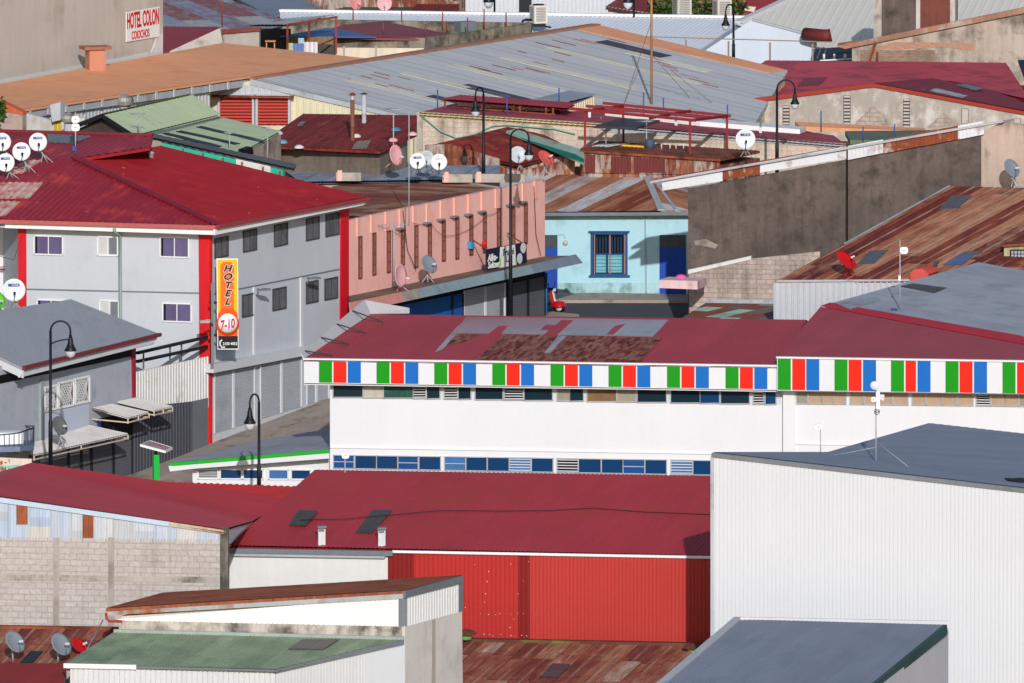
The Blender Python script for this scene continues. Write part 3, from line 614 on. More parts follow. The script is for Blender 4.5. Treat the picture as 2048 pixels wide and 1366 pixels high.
# ------------------------------------------------------------------ M2 annex with green edged roof
b = thing('annex', 'low white annex with grey roof edged in bright green, left of the white building', 'annex', P(500, 1010, 484))
ap = vpl(335, 484.2, 658, 482.6); af = Pl(ap.o + ap.n * .7, ap.n)
q = [af.at(333, 926), af.at(658, 900), P(658, 858, 492), P(505, 884, 490)]
roof(b, 'roof', q, M['gray_roof'], V((.3, 1, 0)), .2, .02); body(b, 'wall', [ap.at(390, 931, -.2), ap.at(658, 905, -.2), q[2], q[3]], -4, M['white_wall'], .2)
wall(b, 'eave_board', af, [(333, 926), (658, 899), (658, 906), (345, 932)], paint('eave_green', (30, 168, 40), var=.04, streak=.03), .1)
wall(b, 'fascia', af, [(337, 932), (658, 906), (658, 917), (380, 938), (340, 943)], M['white_wall'], .08, -.03)
wall(b, 'front_wall', ap, [(385, 925), (660, 910), (660, 1150), (385, 1150)], M['white_wall'], .2)
for x0, x1, k in ((397, 437, 'l'), (441, 484, 'b'), (487, 527, 'b'), (538, 577, 's'), (583, 622, 'b')):
    win(b, ap, [(x0, 938 + (x0 - 397) * .006), (x1, 938 + (x1 - 397) * .006), (x1, 957 + (x1 - 397) * .006), (x0, 957 + (x0 - 397) * .006)], M['white_trim'], GL[k], .05, louvre=louv if k in 'l' else None)
b = thing('shed', 'small lean-to with bright red corrugated roof below the white annex', 'shed', P(500, 1040, 470))
q = [P(335, 966, 474), P(600, 975, 473), P(560, 1012, 468.5), P(420, 990, 470.5)]
roof(b, 'roof', q, paint('bright_red_sheet', (206, 50, 44), var=.08, streak=.12), V((.5, 1, .4)), .24, .06); body(b, 'wall', q, -4, M['red_wall'], .2)
# ------------------------------------------------------------------ M3 hotel
HL = vpl(420, 500, 40, 502.1); HG = paint('hotel_gray', (192, 196, 204), var=.03, streak=.025, stain=(182, 187, 195), stain_amt=.25)
b = thing('hotel', 'three storey grey hotel with red roof and red corner columns', 'building', P(420, 905, 500))
wall(b, 'left_wall', HL, [(36, 440), (421, 455), (421, 920), (36, 980)], HG, .25)
wall(b, 'right_wall', ST, [(420, 450), (697, 400), (697, 800), (420, 920)], HG, .25)
el = Pl(HL.o + HL.n * .75, HL.n); er = Pl(ST.o + ST.n * .75, ST.n)
c0, c1 = el.at(2, 440), el.at(434, 452)
n1 = (c1 - c0); n1.z = 0; n1.normalize(); inn = UP.cross(n1) if UP.cross(n1).y > 0 else n1.cross(UP)
RA = Pl(c1, UP - inn * .27); d2 = er.at(735, 394) - c1; i2 = V((-d2.y, d2.x, 0)).normalized()
hipA = RA.at(150, 319)
Rg = P(300, 297, hipA.y + 5.7); RBp = pl3(c1, hipA, Rg); AW0 = pl3(RA.at(-70, 318), hipA, Rg); AW = Pl(hipA, (AW0.n * .45 + RA.n * .55))
qa = [RA.at(-70, 437), c1, hipA, RA.at(300, 296), RA.at(306, 272), RA.at(-70, 263)]
vdA = (RA.at(150, 319) - RA.at(20, 437))
roof(b, 'roof', [qa[0], c1, hipA, RA.at(-70, 318)], M['tile_red'], vdA, .26, .045, 'tile', .12); roof(b, 'roof', [RA.at(-70, 318), hipA, AW.at(301, 295), AW.at(306, 273), AW.at(-70, 263)], M['tile_red'], vdA, .26, .045, 'tile', .12); mb = MB(); mb.slab([hipA, Rg + V((.1, 0, -.1)), AW.at(301, 294.5)], V((-.05, .05, 0))); mb.build('ridge_upstand', M['tile_red'], b)
qb = [c1, er.at(737, 394), RBp.at(322, 293), Rg, hipA]
roof(b, 'roof', qb, paint('roof_red', (148, 32, 40), var=.1, streak=.14, rough=.4, stain=(168, 48, 46), stain_amt=.3, speck=.2), qb[3] - c1 if False else V((i2.x, i2.y, .27)), .24, .045, 'tile', .12)
mb = MB(); mb.prism([p - UP * .35 for p in (HL.at(38, 437, -.25), ST.at(420, 452, -.25), ST.at(695, 403, -.25), V(qb[2]) - UP * .6, V(AW.at(300, 278)) - UP * .5, V(AW.at(-70, 268)) - UP * .5)], -3); mb.build('wall', HG, b)
fade = paint('faded_tile', (214, 172, 164), var=.15, streak=.3, stain=(160, 40, 50), stain_amt=.42, stain_scale=1.6)
for pp in ([(-40, 365), (86, 366), (60, 396), (-40, 398)], [(-40, 402), (40, 404), (10, 432), (-40, 430)], [(50, 321), (84, 321), (60, 336), (28, 335)], [(20, 340), (58, 338), (46, 346), (10, 348)]): patch(b, 'faded_tiles', RA, pp, fade, vdA, .26, .045, .05)
patch(b, 'grey_sheet', AW, [(94, 268), (182, 272), (150, 286), (97, 284)], M['zinc_dark'], vdA, .26, .02, .06)
mb = MB()
for t in range(40):
    p = c1.lerp(hipA, (t + .5) / 40); mb.bar(p + V((0, 0, .06)), p + (hipA - c1) / 44 + V((0, 0, .10)), .26, .07)
mb.build('hip_cap', paint('hip_wine', (122, 36, 52), var=.1), b); edge(b, 'ridge_flashing', hipA + UP * .03, Rg + UP * .03, bpy.data.materials['hip_wine'], .3, .06)
edge(b, 'ridge_cap', AW.at(306, 272) + UP * .05, AW.at(-70, 262) + UP * .05, bpy.data.materials['hip_wine'], .25, .1)
GUT = paint('gutter_rose', (180, 94, 92), var=.06, streak=.06)
edge(b, 'gutter', el.at(-70, 441, .06), el.at(437, 455, .06), GUT, .16, .16); edge(b, 'gutter', er.at(434, 454, .06), er.at(737, 398, .06), paint('gutter_dark', (150, 60, 66)), .16, .14)
wall(b, 'fascia', el, [(10, 447), (432, 459), (432, 470), (10, 456)], M['white_trim'], .08, -.02); wall(b, 'fascia', er, [(430, 459), (733, 400), (728, 410), (430, 470)], M['white_trim'], .08, -.02)
mb = MB(); mb.slab([el.at(0, 455, -.06), el.at(432, 468, -.06), HL.at(421, 462), HL.at(36, 450)], V((0, 0, .05))); mb.slab([er.at(432, 468, -.06), er.at(733, 408, -.06), ST.at(697, 408), ST.at(421, 462)], V((0, 0, .05))); mb.build('soffit', M['gray_white'], b)
SR = M['signal_red']
wall(b, 'column', HL, [(36, 455), (52, 455), (54, 980), (37, 980)], SR, .2, .05); wall(b, 'column', HL, [(397, 455), (421, 455), (421, 920), (400, 920)], SR, .2, .05)
wall(b, 'column', ST, [(419.5, 455), (425, 455), (425, 920), (419.5, 920)], paint('scarlet', (222, 36, 34)), .2, .05); wall(b, 'column', ST, [(683, 405), (698, 402), (698, 800), (680, 800)], SR, .2, .06)
for pl_, pp in ((HL, [(53, 577), (398, 585), (398, 588), (53, 580)]), (ST, [(426, 587), (690, 535), (690, 538), (426, 590)])): wall(b, 'floor_joint', pl_, pp, M['zinc_dark'], .1, .012)
purple = paint('purple_curtain', (94, 84, 122), var=.12, streak=.25); pale = paint('pale_blind', (196, 198, 196), var=.05)
for x0, x1, y0, y1, m in ((69, 126, 471, 508, purple), (196, 236, 473, 510, pale), (321, 378, 474, 513, purple), (75, 131, 599, 638, purple), (200, 238, 601, 640, pale), (326, 383, 606, 642, purple)):
    w_ = win(b, HL, skew(x0, x1, y0, y1, .03), M['white_trim'], m, .05, 1)
    g2 = MB(); xm = x0 + (x1 - x0) * (.06 if m is purple else .55); g2.slab(HL.pts([(x0 + 2, y0 + 2), (xm + 2, y0 + 2), (xm + 2, y1 - 1), (x0 + 2, y1 - 1)], .024) if m is purple else HL.pts([(xm, y0 + 2), (x1 - 2, y0 + 3), (x1 - 2, y1 - 1), (xm, y1 - 2)], .024), HL.n * -.01); g2.build('open_sash', M['glass_dark'] if m is purple else M['zinc_dark'], w_)
gwin = paint('smoked_glass', (98, 100, 106), var=.25, streak=.5, rough=.2); gfr = paint('window_bronze', (70, 68, 70), var=.05)
for x0, x1, y0, y1 in ((429, 455, 478, 516), (486, 512, 463, 504), (548, 574, 451, 493), (612, 637, 438, 481), (651, 677, 430, 473), (484, 509, 591, 634), (545, 571, 579, 621), (612, 635, 565, 607), (649, 674, 559, 600)):
    win(b, ST, skew(x0, x1, y0, y1, -.2), gfr, gwin, .05, 1, dep=.05)
for x in (427, 508, 602): wall(b, 'pilaster', ST, [(x, 590 - (x - 427) * .2), (x + 4, 590 - (x - 427) * .2), (x + 4, 735 - (x - 427) * .2), (x, 735 - (x - 427) * .2)], M['gray_white'], .1, .06)
mb = MB(); mb.tube([el.at(229, 452), el.at(229, 463), HL.at(240, 470, .1), HL.at(241, 640, .1), HL.at(241, 900, .1)], .07, 8); mb.build('downpipe', paint('pipe_green', (150, 168, 166)), b)
for x0, x1 in ((427, 522), (522, 620)):
    y0 = 729 - (x0 - 427) * .19; y1 = 729 - (x1 - 427) * .19; o1 = .42 if x0 == 427 else .36
    mb = MB(); mb.slab(ST.pts([(x0, y0), (x1, y1), (x1, y1 + 17), (x0, y0 + 17)], o1), SN * -o1); mb.build('ledge', M['gray_white'], b)
SH = paint('shutter_gray', (172, 176, 184), var=.04, streak=.04, stain=(152, 156, 164), stain_amt=.3)
def shutter(b, x0, x1, yt, yb, s, m=SH, pl=ST, sb=-.3, ms=.09, off=.03, rail=None):
    pts = pl.pts([(x0, yt(x0)), (x1, yt(x1)), (x1, yb(x1)), (x0, yb(x0))], off); mb = MB(); mb.slab(pts, pl.n * -.05); mb.corr(pts, s, ms, .015, prof='wave', lift=.004); o = mb.build('roller_shutter', m, b)
    f = MB()
    for x in (x0, x1): f.bar(pl.at(x, yt(x), off + .03), pl.at(x, yb(x), off + .03), .06, .06, up=pl.n)
    f.build('guide_rail', rail or (M['dark_metal'] if m is not SH else M['gray_white']), o); return o
yt = lambda x: 748 - (x - 427) * .2; yb = lambda x: 868 - (x - 427) * .31
for x0, x1 in ((429, 466), (468, 509), (521, 562), (564, 603), (614, 632), (634, 658)): shutter(b, x0, x1, yt, yb, SDIR)
wall(b, 'plinth', ST, [(425, 869), (697, 785), (697, 830), (425, 930)], M['gray_white'], .1, .04)
mb = MB(); mb.lathe(RBp.at(302, 318), [(0.11, -.5), (.11, .2), (.14, .22), (.14, .28), (0, .34)], 10); tag(mb.build('vent_pipe', paint('vent_gray', (150, 160, 162)), loc=RBp.at(302, 318)), 'short grey capped vent pipe on the hotel roof ridge', 'vent pipe')
# white house with stair behind the hotel at the left edge
b = thing('house', 'white house with small iron stair rail glimpsed left of the hotel', 'house', P(0, 700, 506))
wl = vpl(-60, 506, 60, 505.5); wall(b, 'wall', wl, [(-60, 452), (40, 452), (40, 800), (-60, 800)], M['white_wall'], .2); wall(b, 'window', wl, [(24, 458), (40, 458), (40, 492), (24, 492)], M['glass_dark'], .05, .03)
mb = MB()
for k in range(14): mb.bar(wl.at(k * 2.6, 536 - max(0, k - 6) * 2.2, .3), wl.at(k * 2.6, 540 if k < 7 else 538, .3), .02)
mb.bar(wl.at(-20, 537, .3), wl.at(18, 532, .3), .03); mb.bar(wl.at(18, 524, .3), wl.at(36, 512, .3), .03); mb.bar(wl.at(-20, 540, .3), wl.at(36, 538, .3), .05); mb.build('stair_railing', M['rust'], b)
# ------------------------------------------------------------------ M4 grey corner house, left
b = thing('house', 'grey corner house with hipped slate roof and brown lattice windows at the left', 'house', P(120, 960, 490))
er = Pl(ST.o + ST.n * .9, ST.n)
q = [er.at(45, 735), er.at(318, 668), P(142, 599, 495.5), P(-70, 634, 496), P(-70, 712, 486)]
RH = pl3(q[0], q[1], q[2]); q[3] = RH.at(-70, 632); q[4] = RH.at(-70, 681); vd = RH.at(142, 599) - RH.at(180, 703)
roof(b, 'roof', q, paint('roof_slate', (154, 159, 167), var=.025, streak=.05, panel=.03, stain=(140, 146, 155), stain_amt=.3), vd, .12, .015, th=.1)
HW = paint('house_gray', (170, 175, 184), var=.05, streak=.05, stain=(146, 152, 162), stain_amt=.3); HB = paint('house_pale', (186, 194, 210), var=.03, streak=.03)
mb = MB(); mb.prism([p - UP * .25 for p in (ST.at(-70, 755, -.25), ST.at(268, 690, -.25), P(200, 640, 497), q[3])], -5); mb.build('wall', HW, b)
wall(b, 'front_wall', ST, [(-70, 745), (268, 685), (268, 985), (-70, 1010)], HW, .25)
wall(b, 'wall_panel', ST, [(88, 775), (178, 753), (178, 905), (88, 925)], HB, .1, .04); wall(b, 'pilaster', ST, [(82, 760), (90, 758), (90, 925), (82, 925)], paint('pilaster_green', (150, 160, 160)), .1, .08)
wall(b, 'corner_column', ST, [(264, 690), (272, 688), (272, 800), (266, 800)], paint('column_crimson', (160, 44, 62)), .1, .05)
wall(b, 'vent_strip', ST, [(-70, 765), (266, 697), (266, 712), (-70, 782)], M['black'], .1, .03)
edge(b, 'gutter', q[0] + V((.05, -.03, -.02)), q[1] + V((.05, -.03, -.02)), paint('gutter_maroon', (120, 48, 56)), .14, .14)
wall(b, 'fascia', er, [(45, 741), (315, 675), (308, 687), (40, 755)], M['gray_white'], .1, -.03); mb = MB(); mb.slab([q[0] - UP * .12, q[4] - UP * .12, q[4] - UP * .45, q[0] - UP * .42], V((.05, .06, 0))); mb.build('fascia', M['gray_white'], b)
mb = MB(); mb.slab([er.at(45, 752, -.1), er.at(308, 688, -.1), ST.at(268, 694), ST.at(45, 740)], V((0, 0, .05))); mb.build('soffit', M['zinc'], b)
brown = paint('dark_brown', (92, 60, 52), var=.2)
for x0, x1, y0, y1 in ((88, 113, 775, 822), (116, 146, 766, 816), (149, 177, 758, 808)):
    pp = skew(x0, x1, y0, y1, -.22); w_ = win(b, ST, pp, M['white_trim'], brown, .07, off=.05); l = MB(); c = [ST.at(x, y, .1) for x, y in pp]
    for k in range(9):
        t = k / 8; l.bar(c[0].lerp(c[1], max(0, t - .3)), c[3].lerp(c[2], min(1, t + .3)), .025, .02, up=SN); l.bar(c[0].lerp(c[1], min(1, t + .3)), c[3].lerp(c[2], max(0, t - .3)), .025, .02, up=SN)
    l.build('lattice', M['gray_white'], w_)
DSH = paint('shutter_dark', (92, 94, 102), var=.06, streak=.08)
for x0, x1 in ((60, 136), (138, 162), (164, 182), (184, 226), (228, 264)): shutter(b, x0, x1, lambda x: 905 - x * .25, lambda x: 1020 - x * .25, SDIR, DSH)
wall(b, 'doorway', ST, [(196, 838), (262, 824), (262, 870), (196, 882)], M['black'], .05, .05); wall(b, 'door', ST, [(196, 842), (202, 840), (202, 868), (196, 870)], paint('door_blue', (60, 66, 160)), .05, .07)
# ------------------------------------------------------------------ M5 sheet fence between the grey house and the hotel
b = thing('fence', 'sheet metal fence, white above and charcoal below, between grey house and hotel', 'fence', P(345, 950, 497.5))
ribwall(b, 'white_sheets', ST, [(271, 744), (416, 713), (416, 815), (271, 820)], M['dirty_white'], .22, .035, 'rib', .08, .02)
ribwall(b, 'dark_sheets', ST, [(266, 816), (384, 803), (384, 950), (266, 1000)], paint('charcoal_sheet', (74, 76, 84), var=.08, streak=.12), .24, .035, 'rib', .1, .1); wall(b, 'dark_gate', ST, [(384, 803), (416, 796), (416, 940), (384, 955)], M['zinc_dark'], .1, .08)
b = thing('steel_frame', 'two black steel beams on green posts leaning toward the hotel corner', 'frame', P(340, 700, 498))
mb = MB()
for ya, yb_ in ((706, 674), (723, 693)): mb.bar(ST.at(274, ya, -.5), ST.at(414, yb_, .02), .12, .12)
mb.build('beam', M['dark_metal'], b)
for x in (287, 340, 363): mb = MB(); mb.bar(ST.at(x, 703 - (x - 274) * .23, -.3), ST.at(x, 740 - (x - 274) * .2, -.3), .07); mb.build('post', paint('post_green', (60, 92, 80)), b)
# ------------------------------------------------------------------ M7 pink building
PK = paint('pink_wall', (242, 184, 174), var=.03, streak=.04, stain=(228, 164, 152), stain_amt=.3); PKL = paint('pink_rib', (240, 176, 160), var=.05, streak=.06)
b = thing('building', 'salmon pink building with narrow slot windows and a long grey street canopy', 'building', P(900, 640, 519))
wall(b, 'front_wall', ST, [(697, 441), (1090, 359), (1090, 640), (697, 800)], PK, .3)
q = [ST.at(697, 446, -.3), ST.at(1090, 364, -.3), P(1000, 377, 524.5), PZ(790, 347, 8.3), PZ(664, 374, 8.15)]
roof(b, 'roof', [ST.at(697, 446, -.3), ST.at(985, 386, -.3), q[2], q[3], q[4]], sheets('rust_plum', [(104, 56, 58), (112, 66, 62), (134, 78, 60), (156, 128, 104), (100, 54, 58)], w=.9, l=3.5, mixn=.6, seam=.2), V((-1, .55, .1)), .12, .016); body(b, 'wall', q, -2, PK, .35)
wall(b, 'roof_patch', Pl(q[3], UP), [(910, 379), (945, 374), (960, 377), (925, 382)], paint('patch_blue', (60, 92, 150)), .02, -.1)
edge(b, 'back_parapet', q[3], q[2], M['concrete'], .15, .14)
slots = [(720, 472, 557, 0), (748, 465, 550, 0), (777, 461, 545, 0), (805, 458, 530, 1), (832, 450, 535, 0), (859, 447, 523, 1), (887, 440, 522, 1), (914, 434, 518, 1), (942, 430, 510, 1), (969, 424, 505, 1), (997, 416, 494, 0), (1026, 411, 490, 1), (1051, 405, 487, 1), (1075, 398, 400, 0)]
bw = paint('slot_brown', (168, 112, 98), var=.2, streak=.3)
for x, y0, y1, hd in slots:
    yw = 441 - (x - 697) * .2085
    wall(b, 'rib', ST, [(x - 5, yw), (x + 1, yw - 1.2), (x + 1, y0), (x - 5, y0 + 1.2)], PKL, .1, .05)
    if y1 - y0 < 10: continue
    win(b, ST, skew(x - 3.2, x + 2.4, y0 + 2, y1, -.2), paint('slot_frame', (112, 66, 58)) if x == 720 else bpy.data.materials['slot_frame'], bw, .05, nh=3, dep=.05, name='slot_window')
    if hd:
        mb = MB(); mb.slab(ST.pts([(x - 4, y0 - 1), (x + 4, y0 - 2.6), (x + 4, y0 + .4), (x - 4, y0 + 2)], .26), SN * -.26); mb.build('hood', M['zinc_dark'], b)
cp = Pl(ST.o + SN * 1.7, SN); cq = Pl(ST.o + SN * 1.45, SN)
mb = MB(); mb.slab([ST.at(697, 592), ST.at(1092, 512), cq.at(1150, 511), cq.at(700, 605)], V((0, 0, -.12))); cn = mb.build('canopy', paint('canopy_top', (112, 98, 86), var=.2, streak=.2, stain=(80, 72, 64), stain_amt=.5), b)
CG = paint('canopy_gray', (134, 152, 160), var=.08, streak=.08, stain=(110, 124, 130), stain_amt=.3)
def strip4(name, a, m): mb = MB(); mb.slab([cq.at(*a[0]), cq.at(*a[1]), cp.at(*a[2]), cp.at(*a[3])], SN * -.06); return mb.build(name, m, cn)
strip4('canopy_face', [(1060, 529.5), (1152, 509), (1166, 526), (1068, 547)], paint('canopy_steel', (120, 132, 150), var=.06)); strip4('canopy_face', [(840, 576), (1060, 529.5), (1068, 547), (842, 596)], CG)
strip4('canopy_face', [(804, 583.5), (840, 576), (842, 596), (806, 604)], paint('canopy_chipped', (150, 150, 144), stain=(160, 90, 76), stain_amt=.5, stain_scale=1.5)); strip4('canopy_face', [(700, 605), (804, 583.5), (806, 604), (702, 626)], paint('canopy_pink', (196, 134, 122), var=.08))
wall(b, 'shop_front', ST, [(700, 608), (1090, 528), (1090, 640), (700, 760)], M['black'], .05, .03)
yb2 = lambda x: 700 - (x - 790) * .2; y2 = lambda x: 614 - (x - 795) * .2
wall(b, 'blue_shop_front', ST, [(795, 612), (926, 586), (926, 690), (795, 720)], paint('shop_blue', (26, 96, 172), var=.1), .05, .06)
for x0, x1, m, yo in ((905, 926, paint('shutter_blue', (28, 88, 160)), 0), (928, 970, SH, -6), (972, 1010, SH, -6), (1024, 1055, DSH, -2), (1057, 1090, DSH, -2)): shutter(b, x0, x1, lambda x: y2(x) + yo, yb2, SDIR, m, off=.09)
mb = MB(); mb.tube([ST.at(1092.5, 545, .1), ST.at(1092.5, 640, .1)], .05, 6); mb.build('downpipe', paint('pole_blue', (40, 110, 170)), b)
# ------------------------------------------------------------------ M9 light blue house
BH = vpl(985, 530.4, 1400, 529.6); b = thing('house', 'light blue house with dark blue barred window and striped rusty roof', 'house', P(1240, 592, 531))
LB = paint('aqua_wall', (172, 214, 226), var=.03, streak=.03, stain=(150, 196, 206), stain_amt=.35, stain_scale=.9); wall(b, 'front_wall', BH, [(985, 426), (1420, 424), (1420, 600), (985, 600)], LB, .25)
wall(b, 'plinth', BH, [(1115, 566), (1318, 566), (1318, 600), (1115, 600)], paint('aqua_plinth', (164, 204, 212), var=.08, streak=.08, stain=(112, 142, 142), stain_amt=.42, stain_scale=1.2), .1, .03)
DB = paint('door_cobalt', (16, 70, 166), var=.06)
for x0, x1 in ((1090, 1115), (1319, 1372)):
    d_ = wall(b, 'door', BH, [(x0, 496), (x1, 496), (x1, 597), (x0, 597)], DB, .06, .03); f = MB(); f.slab(BH.pts([(x0, 470), (x1, 470), (x1, 496), (x0, 496)], .02), BH.n * -.02); f.build('fanlight', M['glass_dark'], d_)
    l = MB(); k = int((x1 - x0) / 5)
    for i in range(-4, k + 1):
        for s in (0, 1):
            xa, xb = x0 + i * 5, x0 + i * 5 + 26
            xa2, xb2 = max(xa, x0), min(xb, x1)
            if xb2 - xa2 < 3: continue
            ya, yb_ = (496 - (xa2 - xa), 496 - (xb2 - xa)) if s else (470 + (xa2 - xa), 470 + (xb2 - xa)); l.bar(BH.at(xa2, ya, .05), BH.at(xb2, yb_, .05), .018, .015, up=BH.n)
    l.build('lattice', M['zinc_dark'], d_)
wf = paint('window_cobalt', (24, 82, 136), var=.06)
w_ = win(b, BH, [(1184, 466), (1253, 466), (1253, 550), (1184, 550)], wf, M['glass_dark'], .1, nh=1, dep=.1)
mb = MB(); mb.bar(BH.at(1177, 463.5, .1), BH.at(1259, 463.5, .1), .06, .14, up=BH.n); mb.bar(BH.at(1178, 552, .1), BH.at(1260, 552, .1), .06, .14, up=BH.n); mb.build('sill', wf, w_)
mb = MB(); [mb.bar(BH.at(x, 474, .07), BH.at(x, 508, .07), .022) for x in range(1194, 1250, 6)]; [mb.bar(BH.at(x, 508, .07), BH.at(x, 547, .07), .012) for x in range(1194, 1250, 4)]; [mb.bar(BH.at(1188, y, .07), BH.at(1250, y, .07), .012) for y in range(512, 548, 7)]; mb.build('bars', wf, w_)
mb = MB(); [mb.bar(BH.at(x, 470, .05), BH.at(x, 548, .05), .05) for x in (1189, 1220, 1249)]; mb.build('inner_frame', paint('frame_salmon', (170, 112, 96)), w_)
mb = MB(); mb.slab(BH.pts([(1192, 510), (1212, 510), (1212, 545), (1192, 545)], .03), BH.n * -.01); mb.slab(BH.pts([(1216, 510), (1244, 510), (1244, 545), (1216, 545)], .03), BH.n * -.01); mb.build('curtain', paint('curtain_aqua', (120, 190, 200)), w_)
q = [BH.at(985, 426, .5), BH.at(1322, 422, .5), P(1285, 335, 537), P(960, 331, 537.6)]
roof(b, 'roof', q, M['rust_gray'], V((.55, 1, .2)), .1, .016)
q2 = [BH.at(1322, 422, .5), BH.at(1440, 420, .5), P(1440, 318, 538), P(1287, 335, 537)]
roof(b, 'roof', q2, M['rust_gray'], V((-.8, 1, .2)), .1, .016); mb = MB(); mb.prism([p - UP * .15 for p in (BH.at(985, 427, -.25), BH.at(1420, 425, -.25), P(1420, 322, 537), P(962, 334, 537))], 0); mb.build('wall', LB, b)
edge(b, 'hip_cap', BH.at(1322, 420, .52), P(1284, 334, 537) + UP * .03, M['zinc'], .28, .06); edge(b, 'valley_flashing', BH.at(1352, 420, .52), P(1290, 336, 537), M['zinc'], .12, .05)
edge(b, 'eave_gutter', BH.at(985, 429, .55), BH.at(1420, 427, .55), M['zinc_dark'], .15, .14)
# ------------------------------------------------------------------ M10 dark plaster warehouse
DW = vpl(1376, 518, 1960, 515.5); b = thing('warehouse', 'tall windowless warehouse wall of dark stained plaster with a white and rusty top flashing', 'warehouse', P(1650, 640, 520))
wall(b, 'front_wall', DW, [(1376, 378), (1691, 320), (1691, 680), (1376, 680)], M['dark_plaster'], .3); wall(b, 'front_wall', DW, [(1696, 314), (1962, 262), (1962, 680), (1696, 680)], M['dark_plaster'], .3)
wall(b, 'pale_scar', DW, [(1388, 482), (1412, 478), (1436, 490), (1430, 497), (1404, 491), (1390, 490)], paint('scar', (150, 134, 124), var=.2, streak=.2, stain=(100, 90, 84), stain_amt=.5, stain_scale=2), .05, .008)
wall(b, 'joint', DW, [(1690, 320), (1697, 318), (1697, 680), (1690, 680)], M['black'], .1, -.25)
wall(b, 'side_wall', DW, [(1961, 265), (2004, 244), (2140, 262), (2140, 680), (1961, 680)], M['tan_plaster'], .3, -.06)
FLW = paint('flashing_white', (214, 216, 222), var=.05, streak=.06, stain=(128, 66, 38), stain_amt=.3, stain_scale=1.2); FLR = paint('flashing_rust', (132, 64, 36), var=.2, streak=.3, stain=(214, 208, 204), stain_amt=.25, stain_scale=1.0)
for x0, x1, m in ((1324, 1445, FLW), (1445, 1520, FLR), (1520, 1692, FLW)):
    f = lambda x: 356 - (x - 1348) * .184; wall(b, 'flashing', DW, [(x0, f(x0)), (x1, f(x1)), (x1, f(x1) + 24), (x0, f(x0) + 21)], m, .08, .1)
for x0, x1, m in ((1696, 1766, FLW), (1766, 1842, FLR), (1842, 1916, FLR), (1916, 1968, FLW)):
    f = lambda x: 292 - (x - 1696) * .185; ribwall(b, 'flashing', DW, [(x0, f(x0)), (x1, f(x1)), (x1, f(x1) + 27), (x0, f(x0) + 28)], m, .16, .02, 'rib', .06, .16)
mb = MB(); mb.slab([DW.at(1300, 362, .3), DW.at(2006, 240, .3), DW.at(2006, 240, .3) + V((.5, 1.3, -.05)), DW.at(1300, 362, .3) + V((.5, 1.3, -.05))], V((0, 0, -.1)), vdir=V((.4, 1, 0))); mb.build('verge_cap', M['zinc'], b)
mb = MB(); mb.slab([DW.at(1300, 360, -1.1), DW.at(1690, 292, -1.1), DW.at(1690, 292, -1.1) + V((.6, 1.4, -.1)), DW.at(1300, 360, -1.1) + V((.6, 1.4, -.1))], V((0, 0, -.1))); mb.build('roof', M['rust_red'], b)
mb = MB(); mb.prism([DW.at(1380, 430, -.3), DW.at(2060, 300, -.3), DW.at(2060, 300, -8), DW.at(1380, 430, -8)], -2); mb.build('wall', M['dark_plaster'], b)
# ------------------------------------------------------------------ M11 block yard wall, small roof, pink canopy
b = thing('yard_wall', 'old concrete block yard wall below the dark plaster warehouse', 'wall', P(1500, 640, 515)); BW = vpl(1378, 514.6, 1632, 513.6)
wall(b, 'block_wall', BW, [(1378, 546), (1500, 518), (1640, 503), (1640, 680), (1378, 680)], M['block_old'], .25); wall(b, 'coping', BW, [(1376, 540), (1502, 512), (1502, 519), (1376, 548)], M['dirty_white'], .3, .05)
b = thing('shed', 'tiny shed roof of rusty and pale green sheets before the block yard wall', 'shed', P(1460, 680, 506)); q = [P(1412, 606, 509), P(1548, 608, 508.6), P(1548, 648, 500.8), P(1345, 648, 501.2)]
roof(b, 'roof', q, sheets('rust_mint', [(134, 70, 54), (150, 86, 64), (170, 206, 190), (110, 104, 100), (140, 76, 58), (124, 118, 116)], w=.8, l=1.6, mixn=.1), V((.5, 1, .1)), .1, .016); body(b, 'wall', q, -1, M['concrete'], .16); edge(b, 'flashing', q[0] + UP * .08, q[1] + UP * .08, M['zinc'], .1, .18)
b = thing('canopy', 'pale pink concrete canopy sticking out beside the block yard wall', 'canopy', P(1357, 578, 513)); mb = MB(); mb.slab([P(1318, 560, 512), P(1395, 562, 511.8), P(1395, 579, 511.8), P(1318, 576, 512)], V((.4, 1.4, 0))); mb.build('slab', paint('pale_pink', (226, 190, 192), var=.06, stain=(170, 140, 138), stain_amt=.3), b)
mb = MB(); mb.lathe(P(1362, 557, 513), [(.22, 0), (.24, .08), (.15, .15), (0, .18)], 12); tag(mb.build('bag', paint('bag_pink', (230, 90, 170)), loc=P(1362, 557, 513)), 'crumpled hot pink bag lying on the pale pink canopy', 'bag')
# ------------------------------------------------------------------ M12 rusty roof with silver wall
b = thing('warehouse', 'warehouse with broad streaked rusty roof over a silver ribbed wall, right side', 'warehouse', P(1720, 660, 505)); sp = vpl(1547, 500, 1905, 498.6)
ribwall(b, 'silver_wall', sp, [(1547, 566), (1905, 562), (1905, 680), (1547, 680)], M['galv_wall'], .24, .035, 'rib', .1)
q = [P(1554, 562, 500), P(2140, 558, 497.6), P(2140, 378, 512.7), P(1899, 373, 514.2)]
vd = P(1899, 374, 514) - P(1554, 562, 500); R12 = pl3(q[0], q[1], q[3]); roof(b, 'roof', q, M['rust_sheets_dark'], vd, .11, .016); mb = MB(); mb.prism([p - UP * .15 for p in (sp.at(1549, 566, -.1), sp.at(2140, 562, -.1), q[2], q[3])], -1); mb.build('wall', M['galv_wall'], b)
edge(b, 'eave_trim', q[0] + V((0, -.02, 0)), q[1] + V((0, -.02, 0)), M['zinc'], .08, .08); edge(b, 'verge_trim', P(1690, 488, 505.5), q[3], M['zinc'], .1, .08)
